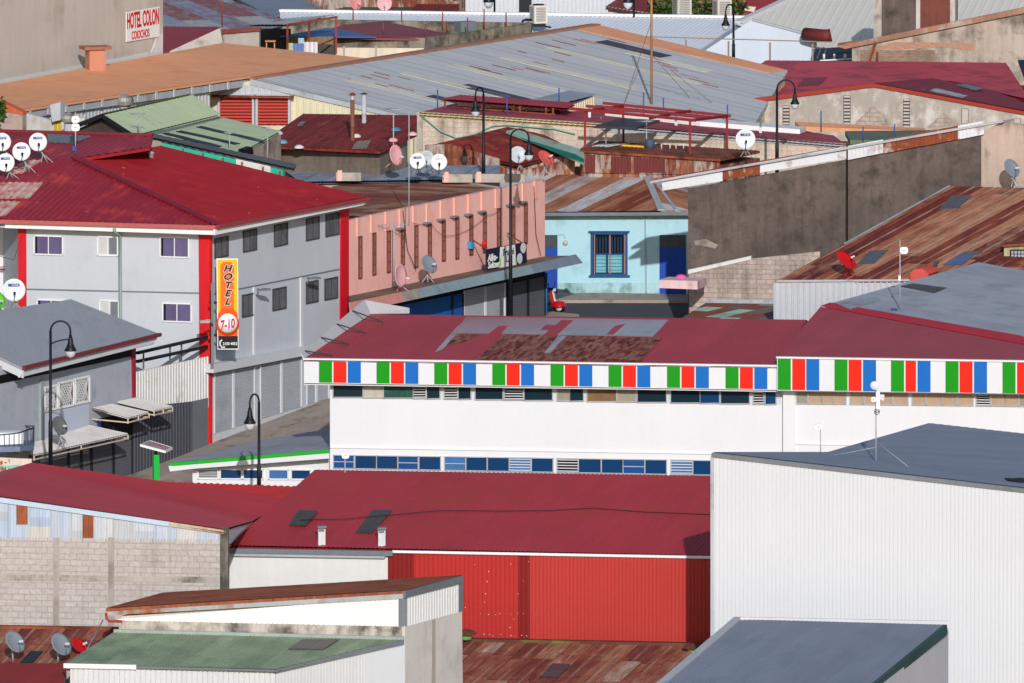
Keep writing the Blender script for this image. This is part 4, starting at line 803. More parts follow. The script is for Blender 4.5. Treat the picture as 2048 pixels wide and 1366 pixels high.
for pp, m in (([(1714, 528), (1740, 502), (1776, 500), (1748, 527)], 'p'), ([(1886, 530), (1914, 511), (1948, 511), (1924, 530)], 'q'), ([(1915, 511), (1930, 503), (1966, 503), (1946, 511)], 'p'), ([(1878, 418), (1904, 392), (1944, 391), (1916, 416)], 'p')):
    patch(b, 'roof_patch', R12, pp, paint('patch_gray', (92, 94, 104), var=.15) if m == 'p' else paint('patch_denim', (92, 104, 140)), vd, .11, .016, .03)
b = thing('rooftop_room', 'small mossy rooftop room with grey window grille at the right edge', 'rooftop room', P(2030, 552, 502)); rp = vpl(2000, 502, 2060, 501.5)
wall(b, 'wall', rp, [(2008, 492), (2140, 484), (2140, 570), (2008, 570)], paint('mossy_wall', (186, 180, 150), var=.1, streak=.2, stain=(110, 124, 70), stain_amt=.5, stain_scale=1.5), 2.0); win(b, rp, [(2022, 500), (2070, 500), (2070, 545), (2022, 545)], M['dark_metal'], M['zinc'], .04, 6, 5, mw=.02)
mb = MB(); mb.slab([rp.at(2004, 490, .2), rp.at(2140, 480, .2), rp.at(2140, 474, -2.2), rp.at(2010, 484, -2.2)], V((0, 0, -.08))); mb.build('roof', M['rust'], b)
# ------------------------------------------------------------------ B1 big warehouse with orange and grey roof
OR = paint('orange_roof', (232, 164, 122), var=.05, streak=.05, rough=.7, stain=(220, 146, 106), stain_amt=.35, speck=.0)
b = thing('warehouse', 'huge gabled warehouse with an orange roof slope and a grey roof slope', 'warehouse', P(520, 260, 558))
ap, rg = P(500, 157, 556), P(1192, 50, 585)
RP = pl3(ap, rg, P(832, 236, 554))
rd = (rg - ap).normalized()
gp = vpl(45, 558, 832, 554)
OP = pl3(P(45, 219, 538), P(735, 117, 565.9), P(446, 86, 569.4)); sp1 = vpl(45, 538, 500, 556)
q = [OP.at(735, 117), OP.at(446, 86), OP.at(-60, 179), OP.at(-60, 228), OP.at(45, 219)]
roof(b, 'roof', q, OR, q[1] - q[0], .18, .012)
ribwall(b, 'side_wall', sp1, [(47, 234), (420, 184), (420, 300), (47, 300)], M['galv_wall'], .3, .04, 'rib', .2, -.35); wall(b, 'verge_band', sp1, [(45, 222), (500, 159), (500, 172), (45, 238)], M['zinc'], .3, -.1)
mb = MB(); mb.prism([p - UP * .2 for p in (sp1.at(47, 222, -.4), sp1.at(395, 174, -.4), OP.at(446, 88), OP.at(-50, 180), OP.at(-50, 226))], 0); mb.build('wall', M['concrete'], b)
q2 = [ap, rg, RP.at(1575, 142), RP.at(1500, 262), RP.at(1330, 262), RP.at(836, 238)]
GRF = sheets('gray_sheets', [(188, 189, 194), (193, 194, 199), (184, 186, 191), (190, 191, 197)], w=1.0, l=400, mixn=.7, streak=.05, seam=.42, rough=.6)
roof(b, 'roof', q2, GRF, q2[5] - q2[0], .15, .012)
vr = q2[5] - q2[0]
YP = paint('fiberglass_yellow', (206, 204, 190), var=.12, streak=.2); DKP = paint('fiberglass_dark', (66, 70, 84), var=.1, streak=.1); RSP = paint('rust_streak', (150, 100, 88), var=.3, streak=.3)
def rstrip(x, y, L, w, m, nm, lab=None):
    o_ = RP.at(x, y, .03); v = vr.normalized(); mb = MB(); pts = [o_, o_ + v * L, o_ + v * L + rd * w, o_ + rd * w]; mb.slab(pts, RP.n * -.02, vdir=v); mb.corr(pts, v, .15, .012, lift=.004); o2 = mb.build(nm, m, b)
    if lab: o2['label'] = lab
for x, y, L in ((690, 160, 5.2), (800, 146, 5.0), (895, 130, 8.0), (1000, 115, 6.5), (1090, 96, 7.5), (880, 165, 1.2), (1250, 105, 4.0)): rstrip(x, y, L, .7, YP, 'skylight_strip', 'yellowed translucent strip')
for x, y, L in ((1190, 84, 3.2), (912, 172, 4.0), (842, 194, 1.4)): rstrip(x, y, L, 1.2, DKP, 'skylight_strip', 'dark strip')
random.seed(3)
for x, y in [(1130 + random.uniform(-60, 30), 68 + random.uniform(0, 20)) for _ in range(8)] + [(random.uniform(800, 1150), random.uniform(100, 140)) for _ in range(12)] + [(random.uniform(640, 800), random.uniform(140, 170)) for _ in range(8)] + [(1180 + 9 * k, 60 + 4.4 * k) for k in range(0, 26, 2)]:
    if y > 157 - (x - 500) * .153 + 14: rstrip(x, y, random.uniform(.3, 1.3), random.uniform(.05, .1), RSP, 'rust_mark')
rr_ = lambda t: q2[1].lerp(q2[2], t)
mb = MB(); mb.slab([rg + UP * .04, q2[2] + UP * .04, q2[2] + UP * .04 - rd * 1.8 , rg + UP * .04 - rd * 2.6 + V((.35, 0, -.05))], RP.n * -.02, vdir=vr); mb.build('orange_verge', OR, b)
edge(b, 'ridge_cap', ap + UP * .02, rg + UP * .02, paint('ridge_brown', (158, 112, 88)), .5, .1)
CRM = paint('cream_rib', (214, 206, 176), var=.05, streak=.07)
ribwall(b, 'gable_wall', gp, [(395, 180), (500, 162), (826, 240), (826, 330), (395, 330)], CRM, .3, .04, 'rib', .2)
ribwall(b, 'gable_top', gp, [(440, 178), (505, 168), (580, 190), (440, 188)], M['galv_wall'], .3, .04, 'rib', .05, .06)
wall(b, 'verge_band', gp, [(500, 158), (832, 237), (832, 245), (500, 170)], M['zinc'], .12, .12)
for x in range(60, 480, 36): wall(b, 'band_bracket', sp1, [(x, 221 - (x - 45) * .1385), (x + 3, 221 - (x - 45) * .1385), (x + 3, 236 - (x - 45) * .1385), (x, 236 - (x - 45) * .1385)], M['galv_wall'], .06, .02)
mb = MB(); mb.prism([p - UP * .2 for p in (gp.at(500, 161, -.2), gp.at(828, 240, -.2), RP.at(1330, 258), RP.at(1490, 258), RP.at(1570, 144), rg)], 0); mb.build('wall', CRM, b)
RLV = paint('louvre_red', (206, 84, 74), var=.06, streak=.06)
for x0, x1 in ((438, 507), (514, 579)):
    f = MB(); 
    for xa in (x0, x1): f.bar(gp.at(xa, 190, .16), gp.at(xa, 250, .16), .1, .16, up=gp.n)
    f.bar(gp.at(x0, 190, .14), gp.at(x1, 191, .14), .1, .12, up=gp.n); lv = f.build('louvre', M['galv_wall'], b)
    g2 = MB(); g2.slab(gp.pts([(x0, 190), (x1, 190), (x1, 250), (x0, 250)], .075), gp.n * -.02); g2.build('back_panel', paint('louvre_shade', (120, 34, 34)) if x0 == 438 else bpy.data.materials['louvre_shade'], lv)
    s_ = MB()
    for k in range(9): y = 194 + k * 6.3; s_.slab([gp.at(x0 + 2, y, .09), gp.at(x1 - 2, y, .09), gp.at(x1 - 2, y + 3.6, .2), gp.at(x0 + 2, y + 3.6, .2)], V((0, .02, -.02)))
    s_.build('slats', RLV, lv)
mb = MB(); mb.slab([gp.at(424, 189, .1), gp.at(588, 191, .1), gp.at(588, 194, .5), gp.at(424, 192, .5)], V((0, 0, -.06))); mb.build('hood', M['rust'], b)
# ------------------------------------------------------------------ B2 concrete blind wall with banner, brick chimney
b = thing('building', 'tall blind concrete wall rising behind the orange roof at the top left', 'building', P(100, 160, 560))
cpn = vpl(0, 550.3, 446, 569.4)
RAW = paint('raw_concrete', (196, 186, 178), var=.05, streak=.07, rough=.9, stain=(172, 160, 150), stain_amt=.35, stain_scale=.3); wall(b, 'wall', cpn, [(-60, -60), (326, -60), (326, 130), (-60, 200)], RAW, 8.0)
wall(b, 'white_flashing', cpn, [(-60, 172), (326, 100), (326, 108), (-60, 180)], M['dirty_white'], .1, .05); wall(b, 'corner_patch', cpn, [(316, 70), (326, 66), (326, 108), (300, 112)], M['dirty_white'], .1, .03)
b = thing('banner', 'white banner with two lines of red lettering on the blind concrete wall', 'banner', cpn.at(286, 84))
pp = [(253, 24), (319, 13), (319, 73), (253, 84)]; wall(b, 'cloth', cpn, pp, M['white_trim'], .04, .08)
c = cpn.pts(pp, .085); ux = (c[1] - c[0]).normalized(); uy = UP
mb = MB(); RT = paint('letter_red', (196, 20, 40)); W_ = (c[1] - c[0]).length
mb.merge_text('HOTEL COLON', cpn.at(286, 52, .085), ux, uy, .98, th=.012, wide=.45, bold=.025); mb.merge_text('COIOCHOS', cpn.at(281, 76, .085), ux, uy, .52, th=.012, wide=.62, bold=.015); mb.build('lettering', RT, b)
b = thing('chimney', 'square orange brick chimney with flat cap on the orange roof', 'chimney', OP.at(192, 138))
c = OP.at(191, 140); mb = MB(); mb.box(c + UP * .35, .75, .75, 1.1, .3); mb.build('stack', paint('brick_orange', (186, 124, 98), var=.1, streak=.08), b); mb = MB(); mb.box(c + UP * 1.0, 1.25, 1.0, .14, .3); mb.build('cap', paint('cap_rust', (160, 100, 72), var=.15), b)
# ------------------------------------------------------------------ B3 green roofs, teal eave strip, left
SG = M['sage_roof']
b = thing('house', 'house with sage green gable roof and dark wooden gable end behind the hotel', 'house', P(220, 280, 523))
rf, rb_ = P(205, 231, 522), P(386, 190, 528.7); fr, br = P(267, 271, 520.6), P(441, 229, 527.5)
fl = rf - (fr - rf); fl.z = fr.z + .1; bl2 = rb_ - (br - rb_); bl2.z = br.z
roof(b, 'roof', [rf, rb_, br, fr], SG, fr - rf, .3, .015); roof(b, 'roof', [rf, rb_, bl2, fl], SG, fl - rf, .3, .015)
mb = MB(); i_ = (rb_ - rf).normalized() * .35; mb.prism([p - UP * .12 for p in (rf + i_, fr + i_, br, rb_)], 2); mb.prism([p - UP * .12 for p in (rf + i_, rb_, bl2, fl + i_)], 2); mb.build('wall', paint('dark_wood', (84, 72, 66), var=.2, streak=.2), b)
for p_ in (fr, fl): edge(b, 'verge_board', rf + V((0, -.04, -.02)), p_ + V((0, -.04, -.02)), M['dark_metal'], .06, .16)
b = thing('house', 'house with flat sage green roof crossed by dark skylight strips', 'house', P(430, 320, 519))
q = [P(300, 270, 520), P(446, 236, 527), P(562, 262, 525), P(480, 306, 518)]; G2 = pl3(q[0], q[1], q[3]); roof(b, 'roof', q, SG, q[3] - q[0], .3, .015); body(b, 'wall', q, 2, M['tan_plaster'], .16)
for pp in ([(392, 254), (402, 252), (530, 281), (520, 284)], [(352, 263), (362, 261), (482, 287), (470, 289)], [(325, 267), (336, 265), (444, 292), (434, 296)]): patch(b, 'skylight', G2, pp, M['dark_metal'], q[3] - q[0], .3, .012)
edge(b, 'gutter', br + V((.1, -.4, -.15)), P(300, 268, 519.8), M['zinc_dark'], .2, .1); edge(b, 'eave_flashing', P(484, 306, 517.9), P(500, 300, 518.2), M['black'], .4, .3)
b = thing('lean_to', 'narrow dark shingle lean-to with teal wall stretching behind the hotel roof', 'lean-to', P(440, 340, 514))
q = [P(298, 266, 516.5), P(594, 329, 514.5), P(588, 338, 513.6), P(304, 275, 515.4)]; roof(b, 'roof', q, paint('tar_roof', (92, 92, 96), var=.15, streak=.1, speck=.35), V((.2, -1, -.2)), .3, .02)
tw = vpl(318, 515.2, 580, 513.4); wall(b, 'wall', tw, [(322, 285), (566, 340), (566, 380), (322, 340)], paint('teal_wall', (46, 176, 150), var=.06), .2, -.2); wall(b, 'white_wall', tw, [(472, 318), (540, 333), (540, 380), (472, 370)], M['dirty_white'], .1, -.1)
for x in (366, 406, 446, 484, 526, 560): mb = MB(); mb.bar(tw.at(x, 284 + (x - 310) * .228, .1), tw.at(x, 330 + (x - 310) * .228, .1), .07); mb.build('post', paint('post_brick', (120, 62, 52)) if x == 366 else bpy.data.materials['post_brick'], b)
# wall pieces, ducts, tree far left
b = thing('wall', 'rough brown plaster wall with broken top at the left edge behind dishes', 'wall', P(20, 300, 533)); lw = vpl(-60, 533, 46, 532); wall(b, 'wall', lw, [(-60, 205), (2, 206), (45, 228), (45, 320), (-60, 320)], M['tan_plaster'], .4); wall(b, 'coping', lw, [(-60, 200), (2, 203), (45, 224), (45, 230), (-60, 210)], paint('brick_cap', (196, 96, 60), var=.2), .45, .03)
b = thing('cabinet_wall', 'white lean-to wall with a mustard yellow stripe below the orange roof', 'wall', P(110, 300, 535)); yw = vpl(45, 535, 170, 534.2)
wall(b, 'wall', yw, [(48, 225), (100, 240), (170, 235), (170, 320), (48, 320)], paint('pale_gray_wall', (196, 196, 192), stain=(170, 150, 130), stain_amt=.3, var=.1), .3); wall(b, 'stripe', yw, [(108, 240), (113, 238), (113, 290), (108, 290)], paint('mustard', (200, 160, 20)), .1, .05); wall(b, 'stripe', yw, [(116, 236), (122, 232), (122, 290), (116, 290)], bpy.data.materials['mustard'], .1, .05); wall(b, 'duct', yw, [(100, 210), (121, 204), (121, 240), (104, 244)], M['galv_wall'], .6, .5)
# ------------------------------------------------------------------ B4 maroon rust roof left centre
b = thing('house', 'house with rust maroon roof carrying two stovepipes, middle of the rooftops', 'house', P(680, 330, 533)); q = [P(607, 228, 538), P(834, 231, 536.5), P(834, 268, 533.5), P(760, 302, 529.5), P(515, 291, 531)]
RM = pl3(q[0], q[1], q[4]); q[2] = RM.at(834, 268); q[3] = RM.at(760, 303); roof(b, 'roof', q, M['rust_red'], q[4] - q[0], .12, .016); mb = MB(); mb.prism([p - UP * .3 for p in (q[0] + V((0, -.3, 0)), q[1] + V((-.4, -.3, 0)), q[2] + V((-.4, 0, 0)), q[3] + V((0, .6, .1)), q[4] + V((.8, .6, .1)))], 2); mb.build('wall', paint('shed_wall', (120, 108, 98), var=.2, streak=.3), b)
patch(b, 'roof_patch', RM, [(713, 283), (742, 281), (734, 296), (704, 297)], paint('patch_taupe', (140, 122, 112), var=.2), q[4] - q[0]); patch(b, 'roof_patch', RM, [(600, 244), (612, 243), (606, 250), (594, 251)], M['zinc_dark'], q[4] - q[0])
random.seed(11)
for k, (x, y, cl) in enumerate(((565, 284, (96, 160, 196)), (598, 294, (210, 204, 206)), (712, 272, (214, 206, 204)), (786, 280, (226, 170, 168)), (792, 259, (60, 130, 160)), (556, 266, (200, 196, 196)), (825, 268, (222, 180, 180)))):
    mb = MB(); c = RM.at(x, y, .06); mb.lathe(c, [(.22, -.05), (.2, .03), (.1, .09), (0, .1)], 7); o = mb.build('rag', paint('rag_cloth', cl), loc=c)
    tag(o, ['light blue rag near the lower left corner of the maroon roof', 'white rag at the maroon roof lower edge left', 'off white rag beside the brown stovepipe foot', 'pink rag near the right edge of the maroon roof', 'teal blue rag by the antenna on the maroon roof', 'pale rag on the left slope of the maroon roof', 'pale pink rag at the corner under the peeling wall'][k], 'rag', 'rags littered on the maroon roof')
# ------------------------------------------------------------------ B5 low zinc roofs behind the pink building
b = thing('building', 'low bluish zinc roof with small concrete parapets behind the pink building', 'building', P(800, 380, 529)); q = [P(560, 336, 533), P(1000, 330, 532.5), P(1000, 358, 527.2), P(600, 364, 526.4)]
roof(b, 'roof', q, sheets('zinc_sheets', [(146, 156, 172), (160, 168, 182), (138, 146, 162), (176, 180, 188)], w=.9, l=3, mixn=.4), V((.2, 1, .1)), .14, .016); body(b, 'wall', q, 2, M['tan_plaster'], .16)
bp2 = vpl(660, 526.3, 1090, 525.9)
for x0, x1, y in ((672, 722, 345), (885, 945, 348), (950, 1050, 348)): wall(b, 'parapet', bp2, [(x0, y), (x1, y + 1), (x1, y + 17), (x0, y + 17)], M['concrete'], .3); wall(b, 'parapet_post', bp2, [(x0 + 3, y - 4), (x0 + 12, y - 4), (x0 + 12, y + 17), (x0 + 3, y + 17)], PK, .25, .05)
# ------------------------------------------------------------------ B6 small rust gable with teal ridge, peeling wall behind
b = thing('shed', 'shed with rusty gable roof and mint green flashing in front of the peeling wall', 'shed', P(1000, 335, 537)); q = [P(856, 292, 537), P(1016, 254, 540), P(1088, 270, 539), P(1150, 300, 536), P(1040, 330, 535.4)]
roof(b, 'roof', q, M['rust_red'], V((1.2, -1, -.3)), .12, .016); body(b, 'wall', [q[0] + V((.3, .2, 0)), q[1], q[2], q[3], q[4] + V((0, .3, 0))], 2, M['rust_wall'], .3)
wall(b, 'front_sheets', vpl(840, 536.4, 1160, 535), [(850, 290), (900, 288), (1000, 318), (1000, 340), (850, 340)], M['rust_wall'], .1); MT = paint('mint_sheet', (140, 172, 158), var=.08, streak=.12, stain=(150, 120, 104), stain_amt=.3)
mp = [(1012, 262), (1030, 258), (1168, 300), (1168, 326), (1090, 292)]; mpl = pl3(P(1012, 262, 538.6), P(1168, 300, 535.6), P(1168, 326, 533.8)); mb = MB(); mb.slab(mpl.pts(mp), V((0, 0, -.1))); mb.build('mint_flashing', MT, b); mb = MB(); mb.slab(mpl.pts([(1040, 275), (1150, 308), (1168, 318), (1168, 324), (1100, 300)], .04), V((0, 0, -.02))); mb.build('green_stripe', paint('deep_teal', (20, 110, 96)), b)
wvy = [(842, 231), (880, 262), (912, 276), (950, 268), (985, 252), (1012, 250), (1040, 252), (1110, 258), (1150, 268)]
PWp = vpl(835, 546, 1690, 540.6); mb = MB(); mb.tube([PWp.at(x, y, .12) for x, y in wvy], .03, 6); tag(mb.build('hose', paint('hose_mint', (124, 178, 160)), loc=PWp.at(985, 252)), 'mint green hose sagging along the peeling pink plaster wall', 'hose')
b = thing('building', 'long low building with peeling pinkish plaster wall and maroon sheet roof', 'building', P(1250, 320, 544))
PEEL = blocks('peeling', (216, 198, 182), (208, 188, 172), (190, 172, 158), bw=.45, bh=.22, stain=(112, 98, 88), amt=.5)
wall(b, 'front_wall', PWp, [(835, 232), (1212, 256), (1500, 276), (1690, 294), (1690, 360), (835, 360)], PEEL, .3); wall(b, 'cream_band', PWp, [(835, 224), (1212, 248), (1212, 257), (835, 233)], paint('cream_band', (206, 196, 150), var=.08, streak=.1), .3, .03); wall(b, 'gray_band', PWp, [(1212, 252), (1690, 288), (1690, 297), (1212, 264)], M['zinc'], .2, .04)
wall(b, 'corner_pillar', PWp, [(833, 228), (845, 229), (845, 300), (833, 300)], M['concrete'], .3, .06)
q = [PWp.at(838, 226, .2), PWp.at(1212, 250, .2), PWp.at(1692, 290, .2), P(1560, 258, 549), P(1240, 232, 553), P(925, 203, 557)]; RWN = pl3(q[0], q[2], q[5]); q = [q[0], q[1], q[2]] + [RWN.at(*t) for t in ((1668, 272), (1420, 232), (1200, 211), (930, 202))]
roof(b, 'roof', q, paint('roof_wine', (172, 54, 66), var=.12, streak=.14, stain=(112, 36, 44), stain_amt=.4), V((-.3, 1, .2)), .2, .02); body(b, 'wall', [PWp.at(838, 226, -.28), PWp.at(1212, 250, -.28), PWp.at(1692, 290, -.28)] + q[3:], 2, M['tan_plaster'], .2)
wr = [(1210, 222), (1400, 232), (1480, 242), (1612, 254), (1600, 259), (1400, 243)]; mb = MB(); mb.slab(RWN.pts(wr, .25), V((0, 0, -.2))); mb.build('white_sheet', M['white_trim'], b)
# red canopy & small grey shed on that roof
b = thing('canopy', 'flat maroon canopy on short rusty posts above the peeling wall', 'canopy', P(1000, 240, 552)); q = [P(880, 198, 551), P(920, 190, 553.5), P(1152, 206, 552), P(1135, 217, 549.5)]; roof(b, 'roof', q, paint('roof_ruby', (176, 40, 56), var=.1), V((.3, 1, .1)), .2, .02)
for x, y in ((890, 202), (965, 208), (1027, 211), (1040, 212), (1092, 215), (1106, 216)): mb = MB(); p_ = P(x, y, 551 - (x - 890) * .006); mb.bar(p_, V((p_.x, p_.y, p_.z - .55)), .09); mb.build('post', M['rust'], b)
mb = MB(); mb.bar(P(905, 214, 550.6), P(1110, 229, 549.3), .06); mb.build('rail', M['rust'], b); wall(b, 'back_panel', vpl(880, 553, 1150, 551.5), [(915, 200), (1100, 206), (1100, 222), (915, 218)], M['white_trim'], .05)
b = thing('shed', 'small mono-pitch shed with grey roof and cream slatted side on the rooftops', 'shed', P(1150, 225, 553)); q = [P(1040, 205, 554), P(1140, 181, 558), P(1194, 190, 557), P(1120, 208, 552)]; roof(b, 'roof', q, M['gray_roof'], q[1] - q[0], .2, .015); ribwall(b, 'side_wall', pl3(P(1120, 212, 552.2), P(1190, 192, 556.5), P(1190, 230, 556.5)), [(1150, 208), (1190, 193), (1190, 230), (1130, 230)], CRM, .3, .04)
mb = MB(); mb.prism([p - UP * .25 for p in (q[1], q[2] - V((.2, .2, 0)), q[3] + V((0, .3, 0)), q[0] + V((.3, .3, 0)))], 6.5); mb.build('wall', M['dark_metal'], b)
# ------------------------------------------------------------------ B7 flat rusty rooftop with red steel frame, sheet shed below
b = thing('shed', 'shed walled with rusty and white sheets under a flat rusty roof, below the red frame', 'shed', P(1250, 330, 536)); sw = vpl(1160, 535.5, 1440, 534.5)
q = [sw.at(1160, 300, .2), sw.at(1440, 318, .2), P(1560, 300, 541), P(1200, 282, 541)]; q[2] = pl3(q[0], q[1], q[3]).at(1520, 302); roof(b, 'roof', q, M['rust'], V((0, 1, .1)), .2, .02); body(b, 'wall', [sw.at(1160, 300, -.1), sw.at(1440, 318, -.1), q[2], q[3]], 2, M['rust_wall'], .3); ribwall(b, 'sheet_wall', sw, [(1164, 303), (1440, 321), (1440, 350), (1164, 345)], M['rust_wall'], .2, .03)
for x0, x1 in ((1171, 1190), (1222, 1262), (1268, 1330)): ribwall(b, 'door_panel', sw, [(x0, 309 + (x0 - 1171) * .06), (x1, 309 + (x1 - 1171) * .06), (x1, 345), (x0, 345)], paint('panel_maroon', (108, 44, 42), var=.08) if x0 == 1171 else bpy.data.materials['panel_maroon'], .14, .02, 'rib', .05, .06)
b = thing('steel_frame', 'open bright red steel frame standing on the flat rusty roof', 'frame', P(1300, 300, 538)); RED = paint('frame_red', (132, 22, 30), var=.08)
Q = lambda x, y, Y: P(x, y, Y); mb_posts = [((1170, 222, 537), (1170, 294, 537)), ((1246, 212, 541), (1247, 286, 541)), ((1380, 241, 536), (1380, 310, 536)), ((1454, 232, 541), (1454, 304, 541))]
for a_, c_ in mb_posts: mb = MB(); mb.bar(Q(*a_), Q(*c_), .1); mb.build('post', RED, b)
for a_, c_ in (((1138, 217, 537), (1392, 241, 536)), ((1205, 206, 541), (1462, 232, 541)), ((1172, 212, 539), (1420, 236, 538.6)), ((1170, 222, 537), (1246, 212, 541)), ((1380, 241, 536), (1454, 232, 541)), ((1300, 236, 536.5), (1380, 222, 541))): mb = MB(); mb.bar(Q(*a_), Q(*c_), .1, .12); mb.build('beam', RED, b)
mb = MB(); mb.slab([Q(1188, 252, 537), Q(1272, 255, 537), Q(1320, 240, 541), Q(1238, 236, 541)], V((0, 0, -.1))); mb.build('dark_tray', M['dark_metal'], b)
b = thing('pile', 'bundle of grey pipes, yellow beam and blue drum on the flat rusty roof', 'rubble'
, P(1240, 294, 538)); mb = MB()
for k in range(9): mb.tube([P(1180 + k * 5, 294 - (k % 3), 537.5), P(1212 + k * 6, 286 + (k % 4), 539)], .025, 5)
mb.build('pipes', M['galv_wall'], b); mb = MB(); mb.bar(P(1232, 290, 538.6), P(1288, 294, 538.4), .14, .1); mb.build('beam', paint('beam_yellow', (222, 176, 30)), b); mb = MB(); mb.lathe(P(1300, 297, 538), [(.0, 0), (.2, 0), (.21, .2), (.2, .4), (0, .4)], 12); mb.build('drum', paint('drum_blue', (74, 84, 108)), b); mb = MB()
for x in (1323, 1340, 1352, 1367): mb.tube([P(x, 298, 538), P(x, 287, 538)], .03, 5)
mb.build('stubs', M['gray_white'], b)
# ------------------------------------------------------------------ B8 red gable roof right and its grey plaster gable
b = thing('warehouse', 'warehouse with grey plaster gable edged in orange red and a crimson roof', 'warehouse', P(1740, 260, 572)); gw = vpl(1385, 574.5, 2048, 571)
GPL = paint('gable_plaster', (170, 160, 151), var=.12, streak=.06, rough=.9, stain=(208, 200, 194), stain_amt=.42, stain_scale=1.4)
wall(b, 'gable_wall', gw, [(1330, 226), (1748, 173), (2140, 245), (2140, 330), (1330, 330)], GPL, .4); VR = paint('verge_red', (160, 52, 40), var=.06, streak=.05)
wall(b, 'verge_board', gw, [(1330, 219), (1748, 167), (1748, 174), (1330, 228)], VR, .4, .12); wall(b, 'verge_board', gw, [(1748, 167), (2140, 240), (2140, 247), (1748, 174)], VR, .4, .12)
q = [gw.at(1330, 219, -.2), gw.at(1748, 167, -.2), P(1860, 157, 577), P(2140, 130, 590), P(2140, 127, 591), P(1532, 121, 592), P(1425, 205, 578)]; AP8 = gw.at(1748, 167, -.2)
RA8 = pl3(gw.at(1415, 208, -.2), P(1532, 121, 592), P(2012, 126, 590)); q = [gw.at(1400, 210, -.3), RA8.at(1748, 168), RA8.at(1900, 162), RA8.at(2060, 200), RA8.at(2012, 126), P(1532, 121, 592)]
roof(b, 'roof', q, M['crimson_roof'], V((-.4, 1, .15)), .2, .015); body(b, 'wall', [q[0], q[1], q[2], q[3], q[4], q[5]], 3, GPL, .4)
q = [gw.at(1748, 166.5, .1), gw.at(2140, 239, .1), P(2140, 212, 578), P(1865, 157, 579)]; roof(b, 'roof', q, paint('roof_plum', (122, 44, 56), var=.14, streak=.12, speck=.4), q[1] - q[0], .18, .016); P8 = pl3(q[0], q[1], q[3])
patch(b, 'skylight', P8, [(1860, 181), (1872, 177), (1935, 192), (1926, 195)], M['gray_roof'], q[1] - q[0]); patch(b, 'skylight', P8, [(1912, 170), (1932, 169), (1966, 178), (1950, 181)], M['zinc_dark'], q[1] - q[0])
mb = MB(); mb.slab(RA8.pts([(1610, 156), (1655, 154), (1640, 169), (1594, 172)], .03), V((0, 0, -.02))); mb.build('roof_patch', paint('patch_crimson', (128, 44, 54)), b); mb = MB(); mb.slab([P(2036, 124, 585), P(2140, 124, 585), P(2140, 200, 577), P(2060, 190, 578)], V((0, 0, .1))); mb.build('roof_panel', paint('panel_navy', (34, 40, 66)), b)
for x, y0 in ((1572, 212), (1694, 192), (1813, 198), (1930, 218), (2034, 238)):
    mb = MB(); n_ = 9
    for k in range(n_): ya = y0 + k * (60 if x < 1900 else 28) / n_; mb.slab(gw.pts([(x - 6, ya), (x + 6, ya), (x + 6, ya + 3.4), (x - 6, ya + 3.4)], .05), gw.n * -.05)
    v_ = mb.build('vent', M['concrete_light'], b); m2 = MB(); m2.slab(gw.pts([(x - 7, y0 - 1), (x + 7, y0 - 1), (x + 7, y0 + (60 if x < 1900 else 28)), (x - 7, y0 + (60 if x < 1900 else 28))], .012), gw.n * -.01); m2.build('recess', M['skylight_dark'], v_)
for pp in ([(1706, 250), (1746, 210), (1784, 250)], [(1855, 254), (1886, 226), (1920, 250)]): wall(b, 'block_patch', gw, pp, M['block_old'], .1, .03)
b = thing('ledge', 'low roof ledge with orange and green strips before the grey gable', 'ledge', P(1700, 260, 566)); mb = MB(); mb.slab([P(1590, 243, 568), P(1850, 256, 566), P(1850, 262, 565), P(1600, 253, 567)], V((0, 0, -.2))); mb.build('orange_strip', OR, b); mb = MB(); mb.slab([P(1690, 262, 563), P(1880, 260, 563), P(1880, 280, 556), P(1700, 280, 556)], V((0, 0, -.2))); mb.build('green_strip', paint('dull_green', (100, 110, 84), var=.1), b)
# ------------------------------------------------------------------ B9 old brick and concrete building top right
b = thing('building', 'old brick and concrete building with rusty sloping verge at the top right', 'building', P(1850, 125, 600)); ow = vpl(1700, 601, 2048, 599); BRK = blocks('old_brick', (172, 140, 120), (150, 122, 106), (128, 112, 100), bw=.24, bh=.08, stain=(112, 100, 90), amt=.55)
wall(b, 'wall', ow, [(1704, 92), (2140, 8), (2140, 170), (1704, 170)], paint('grimy_wall', (182, 166, 154), var=.12, streak=.2, stain=(106, 96, 88), stain_amt=.45, stain_scale=.7), 2.0); wall(b, 'verge', ow, [(1672, 92), (2140, -4), (2140, 8), (1690, 98)], paint('verge_rust', (160, 116, 96), var=.2, streak=.2, stain=(190, 176, 166), stain_amt=.4, stain_scale=.5), .6, .2)
wall(b, 'brick_patch', ow, [(1740, 98), (1790, 84), (1950, 86), (1948, 102), (1880, 94), (1800, 99)], blocks('brick_patch', (196, 142, 120), (182, 130, 110), (168, 136, 120), bw=.24, bh=.08, stain=(170, 148, 134), amt=.6), .1, .015); wall(b, 'brick_base', ow, [(1720, 100), (1870, 100), (1870, 128), (1720, 128)], BRK, .1, .012)
tw2 = vpl(1747, 604, 1910, 603.2); wall(b, 'tower_wall', tw2, [(1747, -60), (1840, -60), (1840, 80), (1747, 95)], M['dark_plaster'], 3.0); wall(b, 'tower_pillar', tw2, [(1747, -60), (1763, -60), (1763, 80), (1747, 85)], M['concrete'], .5, .06); wall(b, 'tower_edge', tw2, [(1832, -60), (1840, -60), (1840, 66), (1832, 68)], M['concrete_light'], .5, .06)
wall(b, 'rusty_door', tw2, [(1840, -60), (1902, -60), (1902, 46), (1840, 58)], paint('door_rust', (112, 58, 48), var=.2, streak=.3), 2.0, -.1); wall(b, 'side_strip', tw2, [(1900, -60), (1910, -60), (1910, 46), (1900, 48)], M['concrete_light'], .5)
mb = MB()
